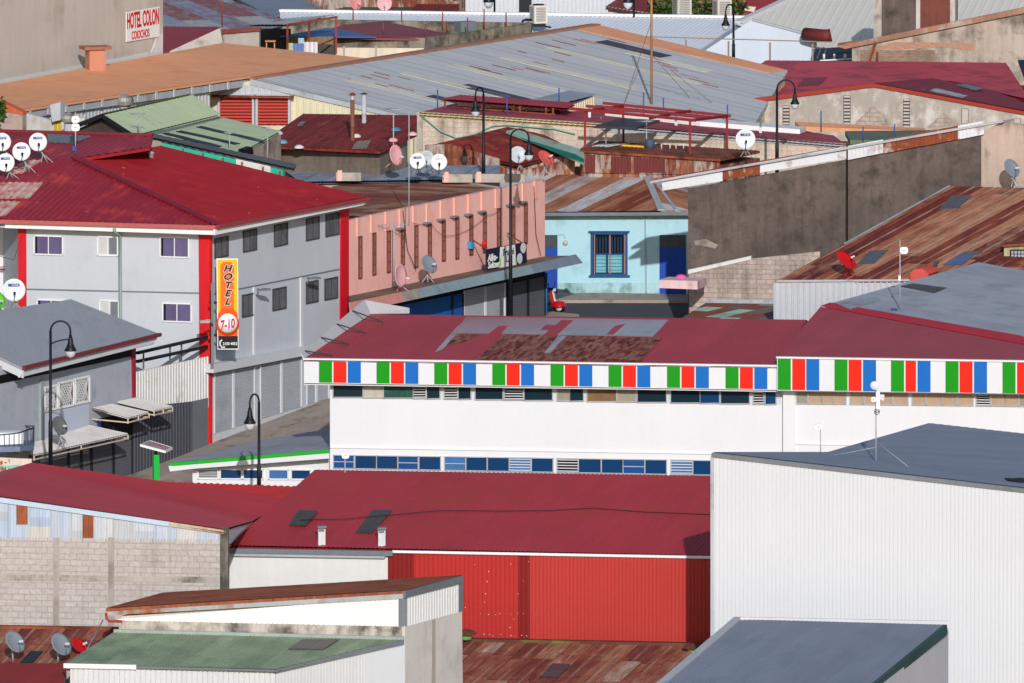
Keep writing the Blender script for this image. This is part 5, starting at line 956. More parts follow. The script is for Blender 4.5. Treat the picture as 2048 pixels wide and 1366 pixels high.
for a_, c_ in (((1756, 80, 601), (1754, 125, 600.5)), ((1752, 82, 600.6), (1738, 125, 600))): mb.bar(P(*a_), P(*c_), .1)
mb.build('prop', M['rust'], b)
# ------------------------------------------------------------------ B10 beige ribbed roof, pale blue gable, long white roof
b = thing('warehouse', 'large beige ribbed roof filling the top right behind the pale blue gable', 'warehouse', P(1640, 90, 620)); q = [P(1475, 47, 618), P(1625, 88, 616), P(1780, 100, 614), P(2140, 70, 616), P(2140, -80, 650), P(1700, -60, 630)]; BZ = pl3(q[0], P(1780, 92, 614), q[5]); q = [BZ.at(*t) for t in ((1475, 46), (1625, 86), (1640, 102), (2140, 106), (2140, -80), (1700, -60))]
roof(b, 'roof', q, paint('beige_roof', (232, 226, 216), var=.02, streak=.02), P(1700, 30, 630) - P(1640, 88, 618), .42, .028, 'rib'); body(b, 'wall', q, 3, CRM, .3); edge(b, 'verge', q[0] + UP * .05, q[5] + UP * .05, M['gray_white'], .35, .1)
b = thing('warehouse', 'pale blue white gable wall with shallow pitch beside the long white roof', 'warehouse', P(1510, 120, 612)); bw2 = vpl(1400, 612.6, 1632, 611.6); wall(b, 'gable_wall', bw2, [(1403, 106), (1504, 39), (1632, 74), (1632, 170), (1403, 170)], paint('ice_wall', (204, 214, 228), var=.03, streak=.04), .3); wall(b, 'verge', bw2, [(1504, 37), (1634, 72), (1634, 76), (1504, 41)], M['zinc'], .2, .08); mb = MB(); mb.prism([bw2.at(1504, 44, -.3), bw2.at(1630, 78, -.3), bw2.at(1630, 78, -9), bw2.at(1504, 44, -9)], 3); mb.build('wall', M['gray_white'], b)
b = thing('warehouse', 'long low warehouse with pale white corrugated roof across the top', 'warehouse', P(1250, 120, 613)); q = [P(560, 24, 626), P(1506, 37, 621), P(1402, 110, 612.8), P(560, 104, 617)]; WR = pl3(q[0], q[1], q[2]); q[3] = WR.at(560, 106); roof(b, 'roof', q, paint('pale_roof', (226, 230, 240), var=.03, streak=.06), q[1] - q[2], .24, .035); body(b, 'wall', q, 3, M['gray_white'], .2); edge(b, 'ridge_cap', q[0] + UP * .08, q[1] + UP * .08, M['white_trim'], .4, .12)
mb = MB(); edge(b, 'verge', q[1] + V((0, -.1, .05)), q[2] + V((0, -.1, .05)), M['zinc'], .5, .1)
# railing across
b = thing('railing', 'rusty horizontal railing on slim posts across the pale blue gable', 'railing', P(1540, 124, 603)); mb = MB(); mb.bar(P(1240, 72, 604), P(1662, 84, 602), .05); mb.build('rail', paint('rail_tan', (140, 122, 104), var=.1), b)
for x in (1372, 1457, 1540, 1625): mb = MB(); mb.bar(P(x, 76 + (x - 1240) * .03, 603.4 - (x - 1240) * .005), P(x, 128, 603.4 - (x - 1240) * .005), .09); mb.build('post', bpy.data.materials['rail_tan'], b)
b = thing('barrel', 'maroon barrel-shaped duct lying at the end of the pale blue gable', 'duct', P(1645, 70, 611)); mb = MB(); a_ = P(1610, 68, 611); c_ = P(1652, 72, 610.2); mb.tube([a_, c_, c_ + V((.25, 0, .05))], .32, 12); mb.build('drum', paint('barrel_maroon', (112, 44, 42)), b)
b = thing('carport', 'dark slatted carport with white brackets beside the old brick building', 'carport', P(1660, 120, 606)); mb = MB(); mb.slab([P(1625, 98, 606), P(1708, 92, 606), P(1708, 125, 603), P(1620, 125, 603)], V((0, 0, -.1))); mb.build('roof', M['dark_metal'], b); mb = MB()
for k in range(8): mb.bar(P(1630 + k * 11, 100, 605.6), P(1622 + k * 11, 122, 603.4), .06, .06)
mb.build('battens', M['zinc_dark'], b); mb = MB()
for x in (1648, 1669, 1690): mb.tube([P(x, 118, 603), P(x, 108, 603)], .06, 6)
mb.bar(P(1640, 121, 603), P(1712, 117, 603), .06); mb.build('brackets', M['white_trim'], b); edge(b, 'gutter', P(1676, 90, 603), P(1710, 84, 603), M['rust'], .12, .16)
# ------------------------------------------------------------------ B11 concrete walled yard building
b = thing('building', 'concrete walled building with maroon and blue sheet roof behind mossy parapets', 'building', P(800, 115, 600)); fw_ = vpl(500, 600.6, 850, 600); rw = vpl(850, 600, 1062, 607.5); MSS = paint('mossy_concrete', (150, 138, 122), var=.14, streak=.25, rough=.9, stain=(72, 68, 62), stain_amt=.6, stain_scale=.8)
wall(b, 'front_wall', fw_, [(560, 72), (850, 76), (850, 96), (560, 94)], MSS, .25, .03); wall(b, 'cream_wall', fw_, [(540, 90), (848, 94), (848, 150), (540, 150)], paint('cream_paint', (226, 208, 190), var=.04), .25); wall(b, 'right_wall', rw, [(850, 76), (1058, 48), (1058, 160), (850, 160)], MSS, .25)
for x in (688, 752): wall(b, 'pilaster', fw_, [(x - 2, 92), (x + 2, 92), (x + 2, 120), (x - 2, 120)], M['concrete'], .1, .05)
q = [fw_.at(556, 66), fw_.at(846, 78), P(905, 66, 603.5), P(770, 44, 607), P(690, 44, 608)]; RY = pl3(q[0], q[1], q[3]); roof(b, 'roof', [RY.at(600, 72), RY.at(846, 78), RY.at(900, 68), RY.at(764, 43), RY.at(690, 50)], paint('roof_prune', (132, 66, 72), var=.1, streak=.1), V((.5, -1, -.1)), .2, .02); mb = MB(); mb.slab(RY.pts([(560, 72), (650, 56), (672, 57), (752, 74)], .06), V((0, 0, -.05))); mb.build('blue_sheet', paint('blue_sheet', (70, 104, 160), var=.08), b)
wall(b, 'back_wall', vpl(560, 611, 1062, 608), [(560, 38), (1062, 46), (1062, 90), (560, 90)], MSS, .25); mb = MB(); mb.box(P(931, 53, 606), .9, .7, .5, .5); mb.build('hatch', M['zinc_dark'], b)
# ------------------------------------------------------------------ B12 roofs at the top left
b = thing('house', 'house with dark maroon roof between the blind wall and a plaster gable', 'house', P(380, 110, 590)); q = [P(326, 108, 588), P(326, 54, 598), P(440, 52, 598), P(446, 60, 596), P(345, 104, 588)]; RT1 = pl3(q[0], q[1], q[2]); q = [RT1.at(*t) for t in ((320, 110), (320, 54), (440, 54), (440, 70), (350, 104))]; roof(b, 'roof', q, paint('roof_oxblood', (150, 50, 56), var=.1, streak=.1), V((.3, 1, .2)), .2, .02); body(b, 'wall', q, 3, M['tan_plaster'], .2); wall(b, 'gable', vpl(330, 587.6, 520, 587), [(340, 102), (440, 56), (446, 92), (440, 130), (330, 130)], M['concrete_light'], .3); wall(b, 'parapet', vpl(440, 587.4, 520, 587), [(446, 62), (518, 58), (518, 110), (446, 110)], M['concrete'], .3); wall(b, 'coping', vpl(440, 587.3, 520, 586.9), [(444, 60), (520, 56), (520, 62), (444, 68)], paint('coping_rust', (128, 56, 50), var=.2), .4, .04)
b = thing('house', 'house with striped blue grey roof under the blind wall top edge', 'house', P(450, 80, 610)); q = [P(320, 0, 628), P(400, -10, 632), P(580, 44, 612), P(480, 62, 606), P(320, 50, 612)]; RT2 = pl3(q[1], q[2], q[4]); q = [RT2.at(*t) for t in ((320, -30), (380, -30), (580, 45), (500, 62), (320, 52))]; roof(b, 'roof', q, sheets('blue_gray_sheets', [(160, 166, 180), (146, 156, 176), (150, 80, 76), (154, 162, 176), (190, 186, 176), (146, 154, 172), (140, 52, 56)], w=1.4, l=14, mixn=.2, seam=.1, streak=.08), q[2] - q[1], .3, .02); body(b, 'wall', q, 3, M['tan_plaster'], .3)
b = thing('house', 'house with plain grey roof at the very top left of the rooftops', 'house', P(520, 30, 640)); q = [P(380, -40, 655), P(560, -40, 655), P(645, 18, 634), P(560, 36, 630)]; RT3 = pl3(q[0], q[2], q[3]); q = [RT3.at(*t) for t in ((400, -40), (560, -30), (642, 17), (540, 32))]; roof(b, 'roof', q, M['slate_roof'], V((.4, -1, -.2)), .3, .02); body(b, 'wall', q, 3, paint('seafoam', (150, 170, 160)), .3)
b = thing('house', 'rusty sheet walled house at the top edge above the white roof', 'house', P(700, 25, 640)); rs = vpl(600, 640, 915, 638.5); wall(b, 'wall', rs, [(603, -60), (920, -60), (920, 40), (603, 40)], M['rust_wall'], 5); mb = MB(); mb.slab([P(690, 14, 637), P(835, 14, 636.5), P(835, 34, 632), P(600, 34, 632.6)], V((0, 0, -.2))); mb.build('mossy_roof', paint('moss', (84, 84, 74), var=.15), b); mb = MB(); mb.slab([P(835, 8, 637), P(918, 8, 636.6), P(918, 34, 632), P(806, 34, 632)], V((0, 0, -.2))); mb.build('maroon_roof', M['rust_red'], b)
b = thing('warehouse', 'white ribbed warehouse with a dark doorway at the top centre', 'warehouse', P(1060, 40, 640)); ww = vpl(912, 640, 1245, 638.6); ribwall(b, 'wall', ww, [(913, -60), (1232, -60), (1232, 50), (913, 50)], M['white_rib'], .22, .03, 'rib', 6); wall(b, 'door', ww, [(1038, -60), (1063, -60), (1063, 27), (1038, 27)], M['dark_metal'], .1, .06)
b = thing('house', 'small white gabled house with dark red roof at the top edge', 'house', P(1260, 36, 634)); hw = vpl(1210, 635, 1345, 634); wall(b, 'wall', hw, [(1216, 14), (1320, 30), (1320, 60), (1216, 60)], paint('stained_white', (214, 210, 204), stain=(200, 90, 60), stain_amt=.3), .3); q = [hw.at(1209, 15, .3), hw.at(1345, 37, .3), P(1420, -5, 642), P(1262, -20, 644)]; roof(b, 'roof', q, paint('roof_brick', (130, 34, 36), var=.1), V((.3, 1, .2)), .2, .02)
b = thing('house', 'bright red roofs behind the shrubs at the top right centre', 'house', P(1500, 30, 650)); q = [P(1330, 60, 640), P(1560, 60, 640), P(1640, -40, 668), P(1330, -40, 668)]; roof(b, 'roof', q, paint('roof_scarlet', (186, 40, 40), var=.15, streak=.15, stain=(120, 34, 34), stain_amt=.4), V((.4, 1, .2)), .25, .03); wall(b, 'fascia', vpl(1485, 641, 1520, 641), [(1486, 12), (1512, 14), (1508, 24), (1486, 20)], CRM, .2)
# terrace with laundry
b = thing('terrace', 'rooftop terrace with rusty posts carrying a thin sheet roof, laundry beneath', 'terrace', P(600, 110, 592)); q = [P(487, 50, 596), P(540, 40, 599), P(674, 30, 599), P(576, 50, 595)]; roof(b, 'roof', q, paint('roof_thin', (170, 174, 178), var=.15, streak=.15, stain=(120, 70, 60), stain_amt=.35), V((.3, 1, 0)), .2, .03)
for x, y0, y1, Y, m in ((575, 49, 100, 595, M['rust']), (618, 43, 106, 596, M['rust']), (672, 32, 108, 597.5, paint('post_oxide', (136, 56, 48)))): mb = MB(); mb.bar(P(x, y0, Y), P(x, y1, Y), .1); mb.build('post', m, b)
mb = MB(); mb.bar(P(574, 50, 595), P(674, 34, 597.6), .1); mb.bar(P(640, 90, 596.5), P(672, 76, 597.5), .06); mb.build('beam', M['rust'], b)
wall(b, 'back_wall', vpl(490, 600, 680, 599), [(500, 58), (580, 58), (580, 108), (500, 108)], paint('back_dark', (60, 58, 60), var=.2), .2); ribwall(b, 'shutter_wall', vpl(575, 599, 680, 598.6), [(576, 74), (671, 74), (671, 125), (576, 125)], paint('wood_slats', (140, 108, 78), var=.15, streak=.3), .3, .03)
wall(b, 'shutter', vpl(575, 598.4, 680, 598), [(635, 88), (671, 90), (671, 125), (635, 125)], M['skylight_dark'], .1)
lp = vpl(560, 595.6, 690, 595)
for k, (x0, x1, y0, y1, cl, lb_) in enumerate(((586, 608, 87, 106, (110, 130, 190), 'blue patterned cloth drying under the terrace roof'), (608, 635, 84, 106, (222, 214, 216), 'white sheet drying under the terrace roof'), (596, 608, 76, 87, (170, 204, 206), 'pale teal towel hanging above the blue patterned cloth'), (577, 586, 86, 105, (196, 214, 176), 'pale green towel hanging beside the blue patterned cloth'))):
    mb = MB(); n_ = 6
    for i in range(n_):
        xa, xb = x0 + (x1 - x0) * i / n_, x0 + (x1 - x0) * (i + 1) / n_; o1, o2 = (.05 if i % 2 else 0), (.05 if (i + 1) % 2 else 0); mb.slab([lp.at(xa, y0, o1), lp.at(xb, y0, o2), lp.at(xb, y1, o2), lp.at(xa, y1, o1)], lp.n * -.012)
    tag(mb.build('laundry', paint('cloth_%d' % k if False else 'cloth', cl, var=.15, streak=.2), loc=lp.at(x0, y0)), lb_, 'laundry', 'laundry on the terrace')
b = thing('stool', 'small orange wooden stool on the rooftop terrace', 'stool', P(542, 96, 594)); mb = MB(); mb.box(P(541, 82, 594), .5, .4, .06); mb.build('seat', paint('stool_orange', (196, 130, 84)), b)
for dx in (-8, 8): mb = MB(); mb.bar(P(541 + dx, 83, 594), P(541 + dx, 97, 594), .06); mb.build('leg', bpy.data.materials['stool_orange'], b)
# ------------------------------------------------------------------ street lamps
GLB = paint('lamp_globe', (206, 208, 214), var=.06, rough=.25)
def lamp(px, ytop, ybase, Y, reach, label, hd=1.0, base=True, scroll=False):
    a = P(px, ybase, Y); top = P(px, ytop, Y); k = Y / FPX
    rx = reach[0] * k; dv = V((rx, reach[1], 0)); rad = dv.length / 2
    t = thing('street_lamp', label, 'street lamp', a, 'arched street lamps')
    sp = top - UP * rad; mb = MB()
    mb.tube([a, a.lerp(sp, .35), a.lerp(sp, .36), sp], [.085, .08, .06, .05], 8); mb.build('pole', M['lamp_black'], t)
    mb = MB(); u = dv.normalized()
    arc = [sp + u * rad * (1 - math.cos(i * math.pi / 12)) + UP * rad * math.sin(i * math.pi / 12) for i in range(13)]
    e = arc[-1]; nk = e - UP * (.18 * hd); mb.tube(arc + [nk], .038, 7); mb.build('arm', M['lamp_black'], t)
    if scroll:
        mb = MB(); q = sp - UP * .55; mb.tube([q + u * rad * (1 - math.cos(i * math.pi / 8)) * .98 + UP * .22 * math.sin(i * math.pi / 8 * .62) for i in range(9)], .028, 6); mb.build('brace', M['lamp_black'], t)
    mb = MB(); s = hd
    mb.lathe(nk, [(.0, .02), (.06 * s, 0), (.08 * s, -.12 * s), (.10 * s, -.16 * s), (.11 * s, -.3 * s), (.17 * s, -.46 * s), (.25 * s, -.60 * s), (.25 * s, -.63 * s), (.0, -.63 * s)], 14); mb.build('shade', M['lamp_black'], t)
    mb = MB(); mb.lathe(nk, [(.21 * s, -.62 * s), (.205 * s, -.72 * s), (.16 * s, -.84 * s), (.07 * s, -.91 * s), (0, -.92 * s)], 14); mb.build('globe', GLB, t)
    return t
lamp(101, 642, 940, 478, (40, 0), 'black arched street lamp in front of the grey corner house', .95, scroll=True)
lamp(518, 787, 1000, 477, (-18, -.55), 'black arched street lamp standing before the green edged annex', .95)
lamp(1021, 258, 640, 516, (37, 0), 'tall black arched street lamp in front of the salmon pink building', .85)
lamp(967, 174, 372, 529, (-16, -.5), 'black arched street lamp left of the small rusty gable', .85)
lamp(1554, 160, 345, 536, (36, 0), 'black arched street lamp before the grey plaster gable', .8)
lamp(1467, 8, 125, 604, (-16, -.5), 'black arched street lamp in front of the pale blue gable', .85)
def lamp_head(px, py, xp, Y, label):
    t = thing('street_lamp', label, 'street lamp', P(xp, 40, Y), 'arched street lamps'); mb = MB(); a = P(xp, 40, Y); mb.tube([a, a + UP * 2.5], .05, 6); mb.build('pole', M['lamp_black'], t)
    c = P(px, py, Y); mb = MB(); mb.lathe(c, [(0, .9), (.12, .8), (.16, .4), (.27, .1), (.27, .05), (0, .05)], 12); mb.build('shade', M['lamp_black'], t); mb = MB(); mb.lathe(c, [(.24, .06), (.22, -.1), (.1, -.26), (0, -.28)], 12); mb.build('globe', GLB, t)
lamp_head(977, 6, 989, 625, 'street lamp against the white ribbed warehouse, only its foot and globe in view')
lamp_head(1256, 7, 1268, 622, 'street lamp with pale globe before the small white gabled house at the top edge')
# ------------------------------------------------------------------ satellite dishes
DC = {'white': paint('dish_white', (226, 228, 232), var=.03, streak=.03, rough=.35), 'gray': paint('dish_gray', (128, 136, 146), var=.05, streak=.04, rough=.4), 'dark': paint('dish_dark', (104, 106, 106), var=.06, rough=.5), 'red': paint('dish_red', (200, 20, 26), var=.05, rough=.35),
      'pink': paint('dish_pink', (224, 144, 148), var=.05, rough=.4), 'palepink': paint('dish_palepink', (226, 168, 172), var=.05, rough=.4), 'salmon': paint('dish_salmon', (206, 92, 82), var=.06, rough=.4), 'green': paint('dish_green', (96, 200, 40), var=.05, rough=.4), 'lgray': paint('dish_lgray', (186, 194, 202), var=.05, rough=.4)}
LBLUE = paint('logo_blue', (44, 84, 150), var=.05); LGR = paint('logo_gray', (176, 184, 198), var=.05)
def dish(px, py, Y, rpx, az, el, col, label, base, logo=None, legs=True, arm=True, ell=1.0, group='satellite dishes'):
    """az: degrees the dish turns to the right of the camera, el: up; base = picture point of the foot"""
    c = P(px, py, Y); Rm = rpx * Y / FPX; a = V((math.sin(R(az)) * math.cos(R(el)), -math.cos(R(az)) * math.cos(R(el)), math.sin(R(el))))
    ft = P(base[0], base[1], base[2] if len(base) > 2 else Y + .35)
    t = thing('satellite_dish', label, 'satellite dish', ft, group)
    sx = V((0, 0, 1)).cross(a).normalized(); sy = a.cross(sx); d = .2 * Rm; n = 26; mb = MB(); prof = [0, .3, .55, .8, 1.0]
    ring = lambda r, h: [c + a * h + (sx * math.cos(2 * math.pi * j / n) * ell + sy * math.sin(2 * math.pi * j / n)) * r * Rm for j in range(n)]
    fr = [ring(r, d * (r * r - 1)) for r in prof[1:]]; bk = [ring(r, d * (r * r - 1) - .025) for r in prof[1:]]
    fc, bc = c - a * d, c - a * (d + .025)
    for j in range(n):
        i = (j + 1) % n; mb.face([fc, fr[0][j], fr[0][i]], smooth=True); mb.face([bc, bk[0][i], bk[0][j]], smooth=True)
        for k in range(len(fr) - 1): mb.face([fr[k][j], fr[k + 1][j], fr[k + 1][i], fr[k][i]], smooth=True); mb.face([bk[k][i], bk[k + 1][i], bk[k + 1][j], bk[k][j]], smooth=True)
        mb.face([fr[-1][j], bk[-1][j], bk[-1][i], fr[-1][i]])
    rf = mb.build('reflector', DC[col], t)
    if logo:
        o = c + sy * Rm * .42 - a * d * .62 + a * .02; mb = MB()
        if logo == 'STAR':
            mb.slab([o + sx * Rm * x + sy * Rm * y for x, y in ((-.5, -.11), (.5, -.11), (.5, .13), (-.5, .13))], a * -.008); lg = mb.build('logo_plate', LBLUE, rf)
            m2 = MB(); m2.merge_text('STAR', o - sy * Rm * .07 + sx * Rm * .12 + a * .004, sx, sy, Rm * .22, th=.004, wide=1.15); m2.build('lettering', M['white_trim'], rf)
        else: mb.merge_text(logo, o - sy * Rm * .1, sx, sy, Rm * .4, th=.005); mb.build('lettering', LGR, rf)
    if arm:
        tip = c + a * Rm * .62 - sy * Rm * .28; mb = MB(); mb.tube([c - sy * Rm * .98 + a * .01, tip], .018, 6); mb.build('feed_arm', DC[col] if col in ('pink', 'palepink', 'red', 'salmon') else M['zinc_dark'], t)
        mb = MB(); dd = (c - a * d - tip).normalized(); mb.lathe(tip, [(0, -.09), (.035, -.09), (.035, .0), (.055, .04), (.055, .07), (0, .08)], 10, ax=dd); mb.build('receiver', M['black'] if col == 'white' else M['gray_white'], t)
    mm = DC[col] if col in ('pink', 'red', 'palepink') else M['zinc']
    mb = MB(); bp = bc - a * .10 - sy * Rm * .1; mb.tube([bc, bp, bp - UP * .12, ft.lerp(bp, .35), ft], [.06, .05, .035, .032, .032], 7); mb.build('mast', mm, t)
    if legs:
        for s_ in (-1, 1): mb = MB(); mb.tube([ft.lerp(bp, .45), ft + V((.25 * s_, -.22, 0))], .018, 5); mb.build('brace', mm, t)
    return t
HA = RA
def onA(px, py): return HA.at(px, py).y
for px, py, bx, by, lb in ((4, 284, 20, 318, 'white dish at the left edge, topmost of four on the hotel roof'), (43, 303, 60, 345, 'white dish on the hotel roof, third from left above bare roof patches'), (76, 284, 95, 325, 'rightmost of the four white dishes on the hotel roof'), (11, 325, 26, 357, 'lowest of the four white dishes on the hotel roof, left edge')):
    Yb = onA(bx, by); dish(px, py, Yb - .5, 18.5, 12, 4, 'white', lb, (bx, by, Yb), 'STAR')
DY = ST.at(60, 640).y
dish(28, 580, 497.5, 23, 8, 4, 'white', 'big white dish beside the lime green dish, left of the red hotel column', (36, 624, 497.9), 'STAR')
dish(-6, 600, 496.5, 20, 40, 20, 'green', 'lime green dish half cut off at the left edge', (6, 626, 496.9))
dish(793, 310, 526, 21, 54, 12, 'palepink', 'pale pink dish turned sideways beside the three white dishes', (782, 334, 526.6), ell=1.0)
dish(835, 322, 524.5, 16, 6, 4, 'white', 'white dish with a blue plate, front left of a trio behind the pink building', (838, 346, 525), 'STAR')
dish(853, 316, 526.5, 15, 6, 4, 'lgray', 'light grey dish half hidden behind two white dishes', (856, 345, 527), 'claro')
dish(878, 324, 525, 16.5, 6, 4, 'white', 'white dish with pale grey lettering, right of the trio behind the pink building', (878, 348, 525.6), 'claro')
dish(1036, 309, 522.5, 17, 14, 14, 'lgray', 'light grey dish behind the tall lamp above the pink building', (1044, 345, 523.2))
dish(1093, 315, 524, 19, 48, 42, 'salmon', 'tilted salmon red dish on the end of the pink building roof', (1090, 352, 524.4))
Yc = lambda x: cq.at(x, 560).y
dish(802, 551, Yc(802) + .2, 24, 62, 6, 'palepink', 'pale pink dish seen nearly edge on, on the grey street canopy', (806, 582, Yc(806) + .5))
dish(859, 528, Yc(859) + .2, 20, 46, 28, 'gray', 'grey dish tipped up on the street canopy before the slot windows', (856, 564, Yc(856) + .5))
dish(1491, 278, 534.5, 20, 6, 4, 'white', 'white dish beside the black lamp right of the red steel frame', (1492, 313, 535), 'STAR')
dish(2024, 336, 513.6, 20, 46, 28, 'gray', 'grey dish on the rusty roof against the tan plaster wall', (2034, 373, 513.2))
dish(1693, 519, R12.at(1702, 550).y - .6, 25, 52, 46, 'red', 'bright red dish on the broad streaked rusty roof', (1702, 552, R12.at(1702, 552).y), ell=.9)
dish(120, 851, 486, 20, 48, 24, 'dark', 'charcoal dish on the white awning behind the street lamp', (128, 893, 486.2))
dish(31, 1283, RB.at(26, 1324).y - .3, 24, 46, 30, 'gray', 'grey dish at the left on the striped rusty roof, bottom corner', (26, 1324, RB.at(26, 1324).y), legs=False)
dish(123, 1288, RB.at(116, 1326).y - .3, 25, 46, 30, 'gray', 'grey dish beside the small red dish on the striped rusty roof', (116, 1326, RB.at(116, 1326).y), legs=False)
dish(161, 1291, RB.at(168, 1305).y - .3, 20, 50, 46, 'red', 'small bright red dish behind the green roof, bottom left', (168, 1308, RB.at(168, 1308).y), legs=False)
dish(712, 4, 628, 16, 40, 10, 'pink', 'pink dish turned right on the white roof, left of a pair', (714, 24, 628.5)); dish(769, 7, 627, 15, 4, 4, 'palepink', 'pink dish facing forward on the white roof, right of a pair', (768, 26, 627.5))
# ------------------------------------------------------------------ antennas, masts
def mast(px, y0, y1, Y, r, m, name, label, cat='antenna', lean=0.0, group=None):
    a, c = P(px, y1, Y), P(px + lean, y0, Y); t = thing(name, label, cat, a, group); mb = MB(); mb.tube([a, c], r, 6); mb.build('mast', m, t); return t, a, c
def yagi(px, y0, y1, Y, w, label, m=None, n=7, turn=.3):
    m = m or M['zinc']; t, a, c = mast(px, y0, y1, Y, .025, m, 'tv_antenna', label, 'antenna', group='television antennas'); u = V((math.cos(turn), math.sin(turn), 0)); v = V((-u.y, u.x, 0)); L = w * Y / FPX; mb = MB(); mb.tube([c - u * L / 2 - UP * .05, c + u * L / 2 - UP * .05], .016, 5)
    for k in range(n): p = c + u * L * (k / (n - 1) - .5) - UP * .05; h = .42 - .02 * k; mb.tube([p - v * h, p + v * h], .011, 4)
    mb.build('aerial', m, t); return t
yagi(278, 226, 268, 520, 26, 'thin television antenna in front of the sage green gable roof'); yagi(459, 263, 303, 518.5, 22, 'thin television antenna on the flat sage green roof'); yagi(535, 254, 320, 516, 10, 'slim grey antenna mast right of the flat sage green roof')
yagi(787, 216, 345, 527, 22, 'television antenna on a tall pale mast before the maroon roof', turn=.6); yagi(788, 447, 560, ST.at(788, 500).y - 1.2, 60, 'wide flat television antenna in front of the slot windows', turn=.15, n=9)
yagi(1293, 240, 300, 538, 30, 'star shaped antenna over the dark tray of the red frame', turn=.8, n=8); yagi(1212, 258, 294, 538.5, 14, 'small antenna beside the pipe bundle on the rusty roof')
t, a, c = mast(818, 222, 452, 512, .022, M['zinc'], 'antenna_mast', 'long thin pale mast rising in front of the pink building roof')
t, a, c = mast(1303, -30, 210, RP.at(1303, 209).y, .055, paint('mast_tan', (176, 124, 78), var=.15, stain=(120, 70, 50), stain_amt=.4), 'radio_mast', 'tall rusty tan mast with guy wires on the grey warehouse roof', 'mast')
for x1, y1 in ((1424, 206), (1380, 196), (1248, 208)): mb = MB(); mb.tube([a.lerp(c, .42 if x1 != 1248 else .7), RP.at(x1, y1)], .012, 4); mb.build('guy_wire', M['rust'], t)
def sector(t, c, w, h, az, m=None, name='panel'):
    mb = MB(); s = w / 2; ux = V((math.cos(R(az)), math.sin(R(az)), 0)); uy = V((-ux.y, ux.x, 0)); k = .25 * w
    o = [(-s, -h / 2 + k), (-s + k * .4, -h / 2 + k * .3), (-s + k, -h / 2), (s - k, -h / 2), (s - k * .4, -h / 2 + k * .3), (s, -h / 2 + k), (s, h / 2 - k), (s - k * .4, h / 2 - k * .3), (s - k, h / 2), (-s + k, h / 2), (-s + k * .4, h / 2 - k * .3), (-s, h / 2 - k)]
    mb.slab([c + ux * x + UP * z for x, z in o], uy * .12); p = mb.build(name, m or M['white_trim'], t); mb = MB(); mb.slab([c - uy * .012 + ux * x + UP * z for x, z in ((-s * .3, -h * .08), (s * .3, -h * .08), (s * .3, h * .12), (-s * .3, h * .12))], uy * .01); mb.build('badge', LGR, p)
Yh = AW.at(151, 306).y; t, a, c = mast(151, 225, 306, Yh, .03, M['zinc'], 'wireless_antenna', 'pair of stacked white panel antennas on a mast on the hotel roof'); sector(t, P(151, 239, Yh - .1), .32, .28, 4); sector(t, P(151, 255, Yh - .1), .34, .3, 4); mb = MB(); mb.box(P(149, 297, Yh - .1), .16, .14, .2); mb.build('junction_box', paint('box_blue', (40, 70, 140)), t)
Ym = RGY.at(1799, 620).y; t, a, c = mast(1800, 480, 620, Ym, .022, M['zinc'], 'wireless_antenna', 'white panel antenna on a thin mast standing on the grey roof right of centre'); sector(t, P(1808, 501, Ym - .1), .32, .27, 4); mb = MB(); mb.box(P(1799, 556, Ym - .05), .09, .09, .2); mb.build('connector', M['white_trim'], t); mb = MB(); mb.lathe(RGY.at(1788, 620, .02), [(.0, .06), (.12, .05), (.15, 0)], 8); mb.build('foot', paint('foot_blue', (40, 84, 150)), t)
t, a, c = mast(690, 910, 962, 431.5, .02, M['zinc'], 'wireless_antenna', 'white panel antenna on a thin pole before the lower blue windows'); sector(t, P(691, 911, 431.4), .26, .22, 0)
t, a, c = mast(1641, 852, 912, 419.5, .016, M['zinc'], 'wireless_antenna', 'small white panel antenna on a pole at the slate blue roof edge'); sector(t, P(1637, 854, 419.4), .26, .18, 0)
Yq = pr.o.y; pq = pl3(P(1655, 905, 419), P(1858, 847, 429), P(2140, 987, 410.5)); Ya = pq.at(1750, 925).y
t, a, c = mast(1752, 780, 924, Ya, .022, M['zinc'], 'wireless_antenna', 'mast with small round dish and two panels rising from the slate blue roof'); mb = MB(); cc = P(1749, 771, Ya - .25); mb.lathe(cc, [(0, .1), (.06, .1), (.145, .0), (.14, -.02), (0, .07)], 18, ax=V((.3, .95, .05))); mb.build('round_dish', DC['white'], t)
mb = MB(); mb.box(P(1756, 800, Ya - .1), .12, .1, .6); mb.build('radio_unit', M['white_trim'], t); sector(t, P(1747, 799, Ya - .2), .17, .17, -20); sector(t, P(1766, 795, Ya - .1), .12, .2, 40)
mb = MB(); mb.tube([P(1754 + 5 * math.cos(i * .7), 820 + 5 * math.sin(i * .7) + i * .4, Ya - .05) for i in range(18)], .012, 5); mb.build('cable_coil', M['black'], t); mb = MB(); mb.tube([pq.at(x, y, .03) for x, y in ((1750, 925), (1742, 932), (1720, 933), (1682, 934))], .014, 5); mb.build('cable', M['black'], t)
mb = MB(); mb.tube([a + UP * .5, pq.at(1652, 914, .02)], .012, 4); mb.tube([a + UP * .7, pq.at(1820, 936, .02)], .012, 4); mb.build('guy_wire', M['zinc'], t)
BL = paint('rod_blue', (60, 84, 160), var=.05); WN = {}
